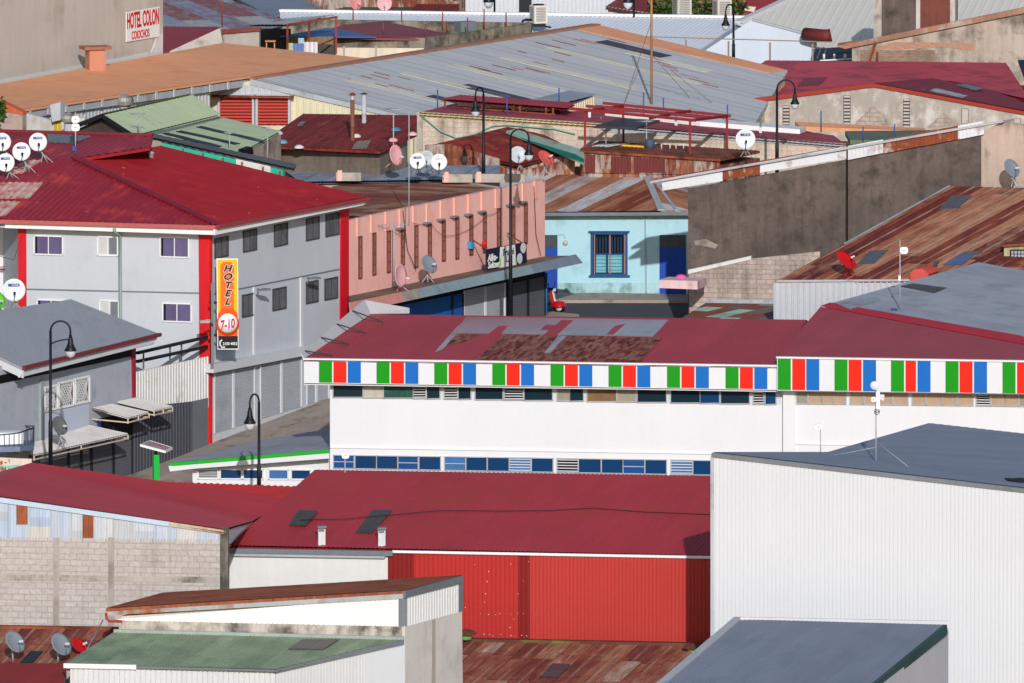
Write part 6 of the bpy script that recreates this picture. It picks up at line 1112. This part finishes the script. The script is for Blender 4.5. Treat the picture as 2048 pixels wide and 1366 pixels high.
for i, (x, y0, y1, Y, lb) in enumerate(((875, 179, 218, 551, 'blue rod left of the flat maroon canopy'), (1014, 190, 236, 547.5, 'blue rod in front of the flat maroon canopy posts'), (1118, 176, 206, 552.5, 'blue rod before the small mono-pitch shed'), (1287, 185, 240, 550, 'blue rod rising behind the red steel frame'), (1327, 196, 246, 550, 'second blue rod behind the red steel frame, right of the first'), (1455, 209, 258, 548, 'blue rod at the right end of the red steel frame'), (1642, 221, 264, 558, 'blue rod below the first gable vent'), (1726, 254, 284, 553, 'short blue rod near the right end of the maroon sheet roof'), (1789, 248, 274, 560, 'short blue rod below the block triangle'))): 
    mb = MB(); mb.tube([P(x, y1, Y), P(x, y0, Y)], .03, 6); tag(mb.build('rod', BL, loc=P(x, y1, Y)), lb, 'rod', 'blue rods on the rooftops')
for i, (x, y0, y1, Y, lb) in enumerate(((1179, 210, 248, 549, 'grey insulator post left of the dark tray'), (1202, 233, 258, 548, 'grey insulator post at the dark tray corner'), (1352, 230, 268, 547, 'grey insulator post right of the dark tray'), (1521, 238, 282, 544, 'grey post with white cap right of the red steel frame'))): 
    t, a, c = mast(x, y0, y1, Y, .04, M['zinc_dark'], 'post', lb, 'post', group='grey posts along the maroon sheet roof'); mb = MB(); mb.box(a.lerp(c, .5), .12, .12, .25); mb.build('clamp', M['gray_white'], t)
for i, (x, y0, y1, Y) in enumerate(((444, -5, 55, 596), (706, 18, 44, 612), (803, 22, 50, 611), (885, 24, 60, 609), (935, 35, 64, 604), (968, 18, 60, 608), (1012, 25, 55, 607.5), (893, 42, 66, 603), (851, 48, 78, 600.5), (767, 45, 76, 601), (682, 45, 70, 602))):
    mb = MB(); mb.tube([P(x, y1, Y), P(x, y0, Y)], .035, 5); tag(mb.build('rod', M['rust'], loc=P(x, y1, Y)), 'thin rusty iron rod standing up from the concrete parapets' if i else 'tall thin rusty iron rod by the plaster gable at the top left', 'rod', 'rusty rods on the parapets')
# ------------------------------------------------------------------ vents, flues, air conditioners
def flue(px, py, w, h, Y, m, label):
    k = Y / FPX; c = P(px, py, Y); t = thing('flue', label, 'flue', c, 'box flues on the long maroon roof'); mb = MB(); W_ = w * k; H_ = h * k; mb.box(c + UP * H_ * .4, W_ * .8, W_ * .8, H_ * .85, .12); mb.build('stack', m, t); mb = MB(); mb.box(c + UP * (H_ * .93) + V((0, .02, 0)), W_, W_ * 1.1, H_ * .1, .12); mb.build('cap', M['zinc_dark'], t); mb = MB(); mb.box(c + UP * H_ * .78 + V((0, -W_ * .42, 0)), W_ * .6, .03, H_ * .16, .12); mb.build('opening', M['zinc_dark'], t)
flue(643, 1090, 18, 40, RF.at(643, 1088).y, M['gray_white'], 'left box flue standing near the eave of the long maroon roof'); flue(763, 1092, 18, 39, RF.at(763, 1090).y, M['gray_white'], 'right box flue near the eave, below the larger dark skylight')
def pipe(px, y0, y1, Y, w, m, label):
    k = Y / FPX; a = P(px, y1, Y); H_ = (y1 - y0) * k; r = w * k / 2; t = thing('stovepipe', label, 'stovepipe', a, 'stovepipes on the maroon roof'); mb = MB(); mb.lathe(a, [(r, 0), (r, H_ * .3), (r * 1.15, H_ * .31), (r * 1.15, H_ * .33), (r, H_ * .34), (r, H_ * .85), (0, H_ * .85)], 12); mb.build('pipe', m, t); mb = MB(); mb.lathe(a, [(r * 1.9, H_ * .95), (0, H_)], 12); mb.lathe(a, [(r * 1.9, H_ * .945), (0, H_ * .95)], 12); mb.build('cap', M['rust'], t); mb = MB(); mb.lathe(a, [(r * .9, H_ * .85), (r * .9, H_ * .95)], 8); mb.build('collar', M['galv_wall'], t)
pipe(705, 184, 283, RM.at(705, 281).y, 8.5, paint('pipe_brown', (130, 82, 60), var=.2, streak=.2), 'taller brown rusty stovepipe on the maroon roof'); pipe(728, 184, 246, RM.at(728, 246).y, 9.5, M['galv_wall'], 'shorter silver stovepipe behind the brown one on the maroon roof')
def turbine(px, py, r, Y, label):
    k = r * Y / FPX; c = P(px, py, Y); t = thing('turbine_vent', label, 'turbine vent', c - UP * k * 2.2, 'round turbine vents'); S = paint('steel', (176, 172, 166), var=.1, streak=.1, rough=.3, metal=.35) if 'steel' not in bpy.data.materials else bpy.data.materials['steel']; mb = MB(); n = 18
    for j in range(n):
        a0, a1 = 2 * math.pi * j / n, 2 * math.pi * (j + .8) / n; pr_ = [(.35, -.75), (.85, -.45), (1, 0), (.85, .42), (.45, .68)]
        for (r0, h0), (r1, h1) in zip(pr_, pr_[1:]): mb.face([c + V((math.cos(a0) * r0 * k, math.sin(a0) * r0 * k, h0 * k)), c + V((math.cos(a1) * r0 * k * .93, math.sin(a1) * r0 * k * .93, h0 * k)), c + V((math.cos(a1) * r1 * k * .93, math.sin(a1) * r1 * k * .93, h1 * k)), c + V((math.cos(a0) * r1 * k, math.sin(a0) * r1 * k, h1 * k))])
    mb.lathe(c, [(.5 * k, .66 * k), (.3 * k, .78 * k), (0, .8 * k)], 14); mb.lathe(c, [(.8 * k, -.4 * k), (.8 * k, .4 * k)], 12); mb.build('head', S, t); mb = MB(); mb.lathe(c, [(.62 * k, -.7 * k), (.62 * k, -2.2 * k)], 14); mb.build('neck', M['galv_wall'], t)
turbine(251, 202, 17, 541, 'round steel turbine vent against the orange warehouse side wall'); turbine(137, 237, 15, 532, 'round steel turbine vent left of the dark wooden gable')
t = thing('vent_cowl', 'red rounded sheet metal vent cowl at the grey roof ridge', 'vent cowl', P(1838, 565, 499)); mb = MB(); Yk = 498.6; pts = [(1820, 562), (1821, 546), (1828, 539), (1842, 537), (1852, 542), (1858, 549), (1843, 563)]
mb.slab([P(x, y, Yk) for x, y in pts], V((.45, .9, .08))); mb.build('cowl', paint('cowl_red', (196, 74, 64), var=.08), t); mb = MB(); mb.slab([P(1856, 546, Yk + .3), P(1870, 523, Yk + 1), P(1875, 526, Yk + 1), P(1860, 552, Yk + .3)], V((.1, .5, 0))); mb.build('duct', M['skylight_dark'], t); mb = MB(); mb.bar(P(1820, 564, Yk - .05), P(1840, 566, Yk - .05), .06, .1); mb.build('base_trim', M['gray_white'], t)
def aircon(px, py, Y, w, h, label, m):
    k = Y / FPX; c = P(px, py, Y); t = thing('air_conditioner', label, 'air conditioner', c, 'air conditioners on the white roof'); W_, H_ = w * k, h * k; mb = MB(); mb.box(c + UP * H_ / 2, W_, W_, H_, .35); bdy = mb.build('casing', m, t); mb = MB(); u = V((math.cos(.35), math.sin(.35), 0)); v = V((-u.y, u.x, 0))
    for s_, o_ in ((u, v * -1), (v, u * -1), (v, u)):
        for i in range(9): mb.bar(c + o_ * W_ * .505 + s_ * W_ * .36 + UP * H_ * (.14 + .09 * i), c + o_ * W_ * .505 - s_ * W_ * .36 + UP * H_ * (.14 + .09 * i), .03, .035)
    mb.build('grille', paint('grille_gray', (120, 116, 110)) if 'grille_gray' not in bpy.data.materials else bpy.data.materials['grille_gray'], bdy); mb = MB(); mb.lathe(c + UP * H_, [(W_ * .42, 0), (W_ * .42, .05), (W_ * .3, .06), (0, .05)], 16); mb.build('fan_guard', M['dark_metal'], t); mb = MB()
    for s_ in (-1, 1): mb.bar(c + u * W_ * .7 * s_ - v * W_ * .6 - UP * .2, c + u * W_ * .7 * s_ + v * W_ * .6 - UP * .2, .08, .08)
    mb.box(c - UP * .08, W_ * .8, W_ * .8, .2, .35); mb.build('stand', M['rust'] if px > 1400 else M['dark_metal'], t)
AC = paint('ac_beige', (206, 200, 190), var=.04); aircon(1077, 46, 619, 28, 36, 'beige air conditioner behind the mossy parapet corner', AC); aircon(1364, 31, 627, 30, 40, 'beige air conditioner left of the pair above the white roof', AC); aircon(1444, 38, 624, 30, 40, 'beige air conditioner beside the lamp above the white roof', AC)
mb = MB(); mb.tube([P(x, y, 623) for x, y in ((1374, 50), (1374, 37), (1380, 36), (1383, 40), (1424, 40), (1428, 38))], .06, 6); tag(mb.build('pipe', M['black'], loc=P(1374, 50, 623)), 'black insulated pipe on the white roof between the air conditioners', 'pipe')
mb = MB(); mb.tube([P(x, y, 610) for x, y in ((1044, 48), (1046, 41), (1054, 39), (1064, 40))], .06, 6); tag(mb.build('pipe', M['black'], loc=P(1044, 48, 610)), 'black bent pipe by the air conditioner on the mossy parapet', 'pipe')
# ------------------------------------------------------------------ plants
def bush(name, label, cx, cy, Y, rx, ry, n, cols, size, seed, cat='shrub', trunk=True):
    random.seed(seed); k = Y / FPX; c = P(cx, cy, Y); t = thing(name, label, cat, c - UP * ry * k); mb = MB(); cl = [(random.uniform(-.7, .7), random.uniform(-.6, .6), random.uniform(-.5, .7)) for _ in range(9)]
    for i in range(n):
        q = random.choice(cl); p = c + V(((q[0] + random.gauss(0, .22)) * rx * k, (q[1] + random.gauss(0, .25)) * rx * k * .6, (q[2] + random.gauss(0, .2)) * ry * k)); d = V((random.gauss(0, 1), random.gauss(0, 1), random.gauss(.4, .8))).normalized(); s_ = d.cross(V((random.gauss(0, 1), random.gauss(0, 1), random.gauss(0, 1)))).normalized(); L = size * random.uniform(.6, 1.4); w_ = L * .22
        mb.face([p, p + d * L * .5 + s_ * w_, p + d * L, p + d * L * .5 - s_ * w_], random.randrange(len(cols)))
    mb.build('foliage', cols, t); mb = MB()
    for q in cl[:5]: mb.tube([c - UP * ry * k, c + V((q[0] * rx * k * .5, q[1] * rx * k * .3, -.1)), c + V((q[0] * rx * k, q[1] * rx * k * .6, q[2] * ry * k))], [.05, .035, .012], 5)
    mb.build('stems', M['earth'], t)
LF = [paint('leaf_a', (62, 84, 34), var=.2), paint('leaf_b', (84, 104, 48), var=.2), paint('leaf_c', (44, 56, 28), var=.2), paint('leaf_d', (124, 112, 72), var=.2)]
bush('shrub', 'scruffy shrub between the first two air conditioners at the top', 1325, 18, 632, 26, 22, 700, LF, .3, 1); bush('shrub', 'scruffy shrub between the two beige air conditioners at the top right', 1404, 18, 632, 28, 22, 700, LF, .3, 2); bush('shrub', 'small reddish shrub right of the upper street lamp', 1478, 20, 634, 14, 18, 350, LF, .3, 3); bush('tree', 'dark leafy tree edge peeping in at the left border', -4, 232, 528, 12, 34, 700, LF[:3], .2, 4, 'tree')
# ------------------------------------------------------------------ signs
sgp = Pl(P(455, 610, 499.0), V((.16, -1, 0))); t = thing('hotel_sign', 'tall orange and yellow hotel sign with vertical lettering at the hotel corner', 'sign', sgp.at(455, 700)); pp = [(433, 517), (476, 517), (477, 699), (435, 699)]
wall(t, 'board', sgp, pp, M['white_trim'], .14); OG, OGD, YL, BK = paint('sign_orange', (240, 108, 20), var=.02, streak=.02), paint('sign_deep_orange', (240, 84, 16), var=.02), paint('sign_yellow', (244, 182, 34), var=.02, streak=.02), paint('sign_black', (16, 16, 20), var=.02)
wall(t, 'yellow_field', sgp, [(435, 519), (474.5, 519), (475.5, 640), (436, 640)], YL, .02, .012); wall(t, 'orange_field', sgp, [(441, 530), (446, 524), (462, 524), (468, 530), (468, 640), (441, 640)], OG, .02, .018); wall(t, 'deep_field', sgp, [(436, 628), (444, 617), (466, 617), (475.5, 628), (475.5, 672), (436, 672)], OGD, .02, .022); wall(t, 'black_field', sgp, [(436.5, 668), (475.5, 668), (475.8, 697), (436.5, 697)], BK, .02, .021)
sx_ = UP.cross(sgp.n).normalized(); rd_ = lambda cx, cy, r, m, of, nm: (lambda mb: (mb.lathe(sgp.at(cx, cy, of), [(0, .008), (r, .008), (r, 0)], 32, ax=sgp.n), mb.build(nm, m, t)))(MB())
rd_(455.5, 648, .47, OGD, .03, 'orange_ring'); rd_(455.5, 646, .385, M['white_trim'], .042, 'white_disc')
for i, ch in enumerate('HOTEL'):
    mb = MB(); mb.merge_text(ch, sgp.at(454.5, 543 + i * 16.6, .03), sx_, UP, .38, th=.006, shear=.3, wide=1.2, bold=.06); mb.build('letter_outline', M['white_trim'], t)
    mb = MB(); mb.merge_text(ch, sgp.at(454.5, 542.6 + i * 16.6, .04), sx_, UP, .36, th=.008, shear=.3, wide=1.2, bold=.035); mb.build('letter', BK, t)
CRD = paint('sign_crimson', (200, 20, 56), var=.02); u10 = (sx_ + UP * .16).normalized(); mb = MB(); mb.merge_text('7-10', sgp.at(455.5, 657, .056), u10, UP, .52, th=.008, wide=.62, bold=.03); mb.build('number', CRD, t)
mb = MB(); mb.merge_text('2100 4052', sgp.at(460, 690, .045), sx_, UP, .16, th=.006, wide=.85, bold=.02); mb.tube([sgp.at(x, y, .05) for x, y in ((444, 680), (440, 683), (440, 690), (444, 695), (450, 694))], .035, 6); mb.build('phone_line', M['white_trim'], t)
pl_ = ST; t2_ = thing('pole', 'grey metal pole carrying the orange hotel sign at the hotel corner', 'pole', P(424, 728, 498.6)); mb = MB(); mb.bar(P(425, 566, 498.7), P(425.5, 728, 498.7), .12, .12); mb.build('shaft', M['zinc_dark'], t2_)
for y in (604, 669): mb = MB(); mb.bar(P(418, y, 498.9), P(434, y + 2, 498.9), .1, .1); mb.build('bracket', M['black'], t2_)
mb = MB(); mb.tube([P(425, 650, 498.5), P(420, 640, 498.3), P(412, 640, 498)], .03, 6); mb.box(P(409, 643, 497.9), .4, .25, .1, .2); mb.build('street_light', paint('light_head', (176, 160, 150)), t2_)
apn = Pl(cq.o - SN * .1, SN); t = thing('billboard', 'dark navy billboard with white centre panel standing on the street canopy', 'sign', apn.at(1010, 540)); ab = lambda x: 492 - (x - 972) * .105 * 1.0
wall(t, 'board', apn, [(973, 499), (1053, 484), (1054, 526), (974, 541)], paint('board_navy', (32, 32, 56), var=.05), .06); wall(t, 'white_panel', apn, [(1001, 494.5), (1030, 489), (1033, 529.5), (999.5, 536)], M['white_trim'], .02, .015); LG = paint('lime_edge', (150, 200, 70))
for pp in ([(999, 525), (1003, 505), (1001.5, 535.5), (998.5, 536)], [(1030, 505), (1034, 528.5), (1031, 529.5)]): wall(t, 'lime_edge', apn, pp, LG, .02, .017)
ud = (apn.at(1053, 484) - apn.at(973, 499)).normalized()
mb = MB(); mb.merge_text('Alka-', apn.at(985, 521, .02), ud, UP, .4, th=.01, wide=1.0, shear=.2, bold=.03); mb.merge_text('Seltzer', apn.at(987, 535, .02), ud, UP, .38, th=.01, wide=.95, shear=.2, bold=.03); mb.merge_text('bayer', apn.at(987, 506, .02), ud, UP, .14, th=.01, wide=1.6) if False else None; mb.build('white_lettering', M['white_trim'], t)
mb = MB(); mb.merge_text('Fruchi', apn.at(1017, 510, .03), ud, UP, .42, th=.01, wide=.92, bold=.01); mb.merge_text('S.A', apn.at(1016, 524, .03), ud, UP, .36, th=.01, wide=.9); mb.build('black_lettering', BK, t)
for cx, cy in ((1047, 496), (1040, 517)): mb = MB(); c = apn.at(cx, cy, .02); mb.slab([c + ud * math.cos(i * .2618) * .22 + UP * math.sin(i * .2618) * .22 for i in range(24)], apn.n * -.02); mb.build('tablet', M['gray_white'], t)
mb = MB(); [mb.bar(apn.at(x, 500 - (x - 973) * .19, -.05), apn.at(x - 30, 480 - (x - 973) * .19, -1.2), .04) for x in (975, 1045)]; mb.build('stay', M['rust'], t)
bs = vpl(0, 471, 64, 470.6); t = thing('shop_sign', 'cream sign with brown and orange lettering at the left edge', 'sign', bs.at(20, 945)); wall(t, 'board', bs, [(-40, 913), (63, 918), (63, 960), (-40, 955)], paint('sign_cream', (222, 206, 190), var=.08), .06)
mb = MB(); mb.merge_text('Vidrios - Ventanas', bs.at(16, 928, .012), V((1, 0, 0)), UP, .26, th=.01, wide=.92, bold=.03); mb.merge_text('Celosias - Puertas', bs.at(16, 940, .012), V((1, 0, 0)), UP, .24, th=.01, wide=.92, bold=.03); mb.build('lettering', paint('letter_brown', (176, 100, 30), var=.2), t); mb = MB(); mb.slab(bs.pts([(-30, 931), (50, 931), (44, 936), (-30, 937)], .012), bs.n * -.01); mb.slab(bs.pts([(24, 930), (40, 930), (38, 945), (22, 945)], .014), bs.n * -.01); mb.build('motif', paint('motif_teal', (130, 190, 180), var=.3), t)
# ------------------------------------------------------------------ awnings, balcony, post with solar panel
AW = paint('awning_white', (200, 196, 194), var=.07, streak=.12, stain=(176, 160, 150), stain_amt=.3)
def awning(label, pa, pb, pc, pd, sup, d=1.5):
    q = [ST.at(*pa, .05), ST.at(*pb, .05), Pl(ST.o + SN * d, SN).at(*pc), Pl(ST.o + SN * d, SN).at(*pd)]; t = thing('awning', label, 'awning', (q[0] + q[1]) / 2, 'sheet awnings on the grey corner house'); roof(t, 'sheet', q, AW, q[2] - q[1], .18, .02, 'rib', .05); mb = MB(); a, c = q[3] - UP * .18, q[2] - UP * .18; mb.bar(a, c, .05); mb.bar(q[3] - UP * .03, a - UP * .04, .05); mb.bar(q[2] - UP * .03, c - UP * .04, .05); mb.bar(a, ST.at(pa[0], pa[1] + sup, .02), .05); mb.bar(c, ST.at(pb[0], pb[1] + sup, .02), .05); mb.bar(a.lerp(c, .5), q[3].lerp(q[2], .5) - UP * .05, .05); mb.build('frame', paint('awning_frame', (196, 180, 160)) if 'awning_frame' not in bpy.data.materials else bpy.data.materials['awning_frame'], t)
awning('long white sheet awning over the dark shutters, holding the charcoal dish', (32, 896), (178, 851), (256, 868), (68, 910), 12); awning('left of two short white awnings over the dark doorway', (184, 816), (222, 808), (298, 825), (256, 836), 22); awning('right of two short white awnings, nearest the sheet fence', (235, 803), (270, 796), (345, 813), (308, 821), 14)
t = thing('balcony', 'small balcony with thin dark blue railing at the left edge', 'balcony', P(20, 900, 482)); bpn = [P(-30, 905, 480.8), P(28, 893, 481.2), P(68, 893, 482.2), P(68, 885, 486)]; mb = MB(); mb.slab([P(-60, 896, 481), P(40, 893, 480.8), P(68, 890, 482.5), P(66, 880, 487), P(-60, 886, 487)], V((0, 0, -.2))); mb.build('floor', paint('balcony_gray', (120, 132, 160)), t); mb = MB(); top = [P(-40, 874, 480.9), P(38, 866, 480.9), P(68, 855, 482.6), P(67, 852, 487), P(-40, 852, 487)]; bot = [P(-40, 902, 480.9), P(38, 896, 480.9), P(68, 892, 482.6), P(67, 884, 487), P(-40, 884, 487)]
for i in range(4):
    mb.bar(top[i], top[i + 1], .045)
    for k in range(8 if i in (0, 3) else 5): f = k / (8 if i in (0, 3) else 5); mb.bar(top[i].lerp(top[i + 1], f), bot[i].lerp(bot[i + 1], f), .03)
mb.build('railing', paint('rail_navy', (36, 44, 70)), t); mb = MB(); mb.box(P(10, 876, 484), 1.3, .8, .5, .2); mb.build('white_box', M['white_trim'], t)
t = thing('solar_post', 'bright green post carrying a small tilted solar panel', 'post', P(312, 975, 473)); mb = MB(); mb.box((P(312, 909, 473) + P(312, 978, 473)) / 2, .22, .22, (P(312, 909, 473) - P(312, 978, 473)).length, .25); mb.build('post', paint('post_lime', (14, 176, 62), var=.04), t); mb = MB(); mb.bar(P(312, 909, 473), P(312, 896, 473), .09); mb.build('neck', M['black'], t)
mb = MB(); q = [P(281, 889, 472.6), P(330, 902, 472.4), P(344, 895, 474.4), P(300, 881, 474.6)]; mb.slab(q, V((0, 0, -.06))); pnl = mb.build('panel', paint('panel_violet', (72, 58, 78), var=.1, rough=.2), t); mb = MB(); mb.bar(q[0] - UP * .03, q[1] - UP * .03, .05, .09); mb.bar(q[1] - UP * .03, q[2] - UP * .03, .05, .09); mb.bar(q[2] - UP * .03, q[3] - UP * .03, .04, .08); mb.bar(q[3] - UP * .03, q[0] - UP * .03, .04, .08); mb.build('frame', M['white_trim'], pnl)
# small wall lamps on the hotel, rooftop pots, stays
for x, y, lb in ((517, 585, 'white bracket floodlight on the hotel side wall, left one'), (617, 562, 'white bracket floodlight over the hotel window, right one')): t = thing('floodlight', lb, 'floodlight', ST.at(x, y)); mb = MB(); mb.tube([ST.at(x - 2, y + 6, .02), ST.at(x - 1, y - 4, .35), ST.at(x + 4, y - 7, .6)], .035, 6); mb.build('arm', M['white_trim'], t); mb = MB(); mb.box(ST.at(x + 11, y - 6, .7), .5, .3, .08, .6); mb.build('head', M['zinc_dark'], t)
POT = paint('pot_green', (136, 190, 108), var=.1)
for x, y, Y, lb in ((932, 1272, 420.3, 'pale green pot with dried plant by the white shed corner'), (1388, 1300, 418.5, 'pale green pot at the right end of the patchy rusty roof')): t = thing('pot', lb, 'pot', P(x, y + 6, Y)); mb = MB(); mb.lathe(P(x, y + 7, Y), [(0, 0), (.2, 0), (.24, .22), (.25, .3), (.2, .3), (0, .26)], 14); mb.build('pot', POT, t); mb = MB(); mb.lathe(P(x, y - 4, Y), [(.42, 0), (.3, .1), (.1, .16), (0, .17)], 9); mb.build('cover', paint('pot_cover', (104, 60, 46), var=.3) if 'pot_cover' not in bpy.data.materials else bpy.data.materials['pot_cover'], t)
mb = MB(); mb.tube([P(206, 1240, 403.6), P(172, 1302, 402.5)], .018, 5); tag(mb.build('stay_wire', M['zinc_dark'], loc=P(172, 1302, 402.5)), 'thin grey stay wire beside the small red dish', 'wire')
# ------------------------------------------------------------------ scooter by the blue house
sc = P(1116, 613, 526.2); sc.z = gz(526.2) + .02; t = thing('scooter', 'red and white motor scooter parked at the corner of the pink building', 'scooter', sc); fx = V((.9, -.42, 0)).normalized(); sd_ = V((-fx.y, fx.x, 0)); q = lambda f, h, s=0: sc + fx * f + UP * h + sd_ * s; SRD = paint('scooter_red', (190, 20, 36), var=.03, rough=.25)
for f in (.05, -1.15):
    w_ = None; mb = MB(); mb.lathe(q(f, .24), [(.15, -.05), (.24, -.055), (.26, 0), (.24, .055), (.15, .05)], 20, ax=sd_); w_ = mb.build('wheel', M['black'], t); mb = MB(); mb.lathe(q(f, .24), [(0, -.06), (.15, -.055), (.15, .055), (0, .06)], 16, ax=sd_); mb.build('rim', M['gray_white'], w_)
mb = MB(); mb.lathe(q(.05, .3), [(.32, .0), (.29, .1), (.2, .2), (0, .24)], 14); mb.build('front_mudguard', SRD, t); mb = MB(); mb.slab([q(-.12, .25, -.2), q(-.12, .25, .2), q(-.28, .95, .16), q(-.28, .95, -.16)], fx * -.06); mb.build('leg_shield', SRD, t); mb = MB(); mb.slab([q(-.10, .3, -.06), q(-.10, .3, .06), q(-.25, .95, .06), q(-.25, .95, -.06)], fx * .03); mb.build('front_stripe', M['white_trim'], t)
mb = MB(); mb.box(q(-.55, .24), .7, .3, .08, math.atan2(fx.y, fx.x)); mb.build('footboard', M['dark_metal'], t); mb = MB(); mb.lathe(q(-1.05, .3), [(.3, 0), (.32, .15), (.26, .32), (0, .36)], 14); mb.build('rear_body', SRD, t); mb = MB(); mb.box(q(-.95, .74), .65, .26, .1, math.atan2(fx.y, fx.x)); mb.build('seat', M['black'], t)
mb = MB(); mb.tube([q(-.22, .85), q(-.3, 1.05)], .04, 6); mb.tube([q(-.34, 1.06, -.33), q(-.28, 1.05), q(-.34, 1.06, .33)], .022, 6); mb.build('handlebar', M['black'], t); mb = MB(); mb.lathe(q(-.2, .98), [(0, .1), (.07, .09), (.1, 0), (0, -.05)], 10, ax=fx); mb.build('headlight', M['gray_white'], t)
for s_ in (-1, 1): mb = MB(); mb.tube([q(-.3, 1.06, .22 * s_), q(-.3, 1.2, .3 * s_)], .012, 5); mb.lathe(q(-.3, 1.24, .32 * s_), [(0, -.015), (.06, 0), (0, .015)], 8, ax=fx); mb.build('mirror', M['black'], t)

# ------------------------------------------------------------------ cables
def cable(pts, label, r=.014, m=None, sag=0.0):
    q = []
    for a, c in zip(pts, pts[1:]):
        for k in range(8): t_ = k / 8; q.append(a.lerp(c, t_) - UP * sag * 4 * t_ * (1 - t_))
    q.append(pts[-1]); mb = MB(); mb.tube(q, r, 5); tag(mb.build('cable', m or M['black'], loc=pts[0]), label, 'cable')
cable([ST.at(x, y, .12) for x, y in ((822, 445), (862, 447), (888, 472), (932, 462), (975, 430), (1000, 420))], 'thin cable strung across the slot windows of the pink building', r=.009, sag=.06)
cable([ST.at(x, y, .12) for x, y in ((806, 420), (815, 500), (832, 540))], 'thin cable running down the pink wall between the slot windows', sag=.0)
cable([ST.at(1068, 372, .1), ST.at(1072, 470, .1), ST.at(1082, 512, .2)], 'dark cable hanging down the end of the pink building')
cable([BH.at(1290, 434, .06), BH.at(1291, 500, .06), BH.at(1292, 590, .06)], 'grey conduit running down the light blue wall beside the right door', .03, M['zinc'])
cable([P(-30, 505, 497), P(28, 520, 499), P(44, 470, 500.2)], 'thin wire at the left edge above the big white dish', .01)
for y, lb in ((560, 'small rust bracket left of the billboard, upper'), (578, 'small rust bracket left of the billboard, lower')): pass
t = thing('meter', 'blue meter box and red lantern on the pink building above the canopy', 'meter', ST.at(942, 495)); mb = MB(); mb.box(ST.at(942, 490, .12), .25, .18, .3, 1.08); mb.build('box', paint('meter_blue', (70, 150, 200)), t); mb = MB(); mb.lathe(ST.at(969, 488, .2), [(0, -.16), (.09, -.14), (.1, .1), (0, .16)], 10); mb.build('lantern', paint('lantern_red', (196, 24, 34)), t)
t = thing('wall_lamp', 'round grey wall lamp on the light blue house by the left door', 'wall lamp', BH.at(1131, 485)); mb = MB(); mb.lathe(BH.at(1131, 485), [(.11, .0), (.11, .08), (.07, .12), (0, .12)], 14, ax=BH.n); mb.build('lamp', M['concrete_light'], t); mb = MB(); mb.tube([BH.at(1116, 470, .03), BH.at(1126, 469, .03), BH.at(1131, 477, .04)], .012, 5); mb.build('conduit', M['zinc'], t)
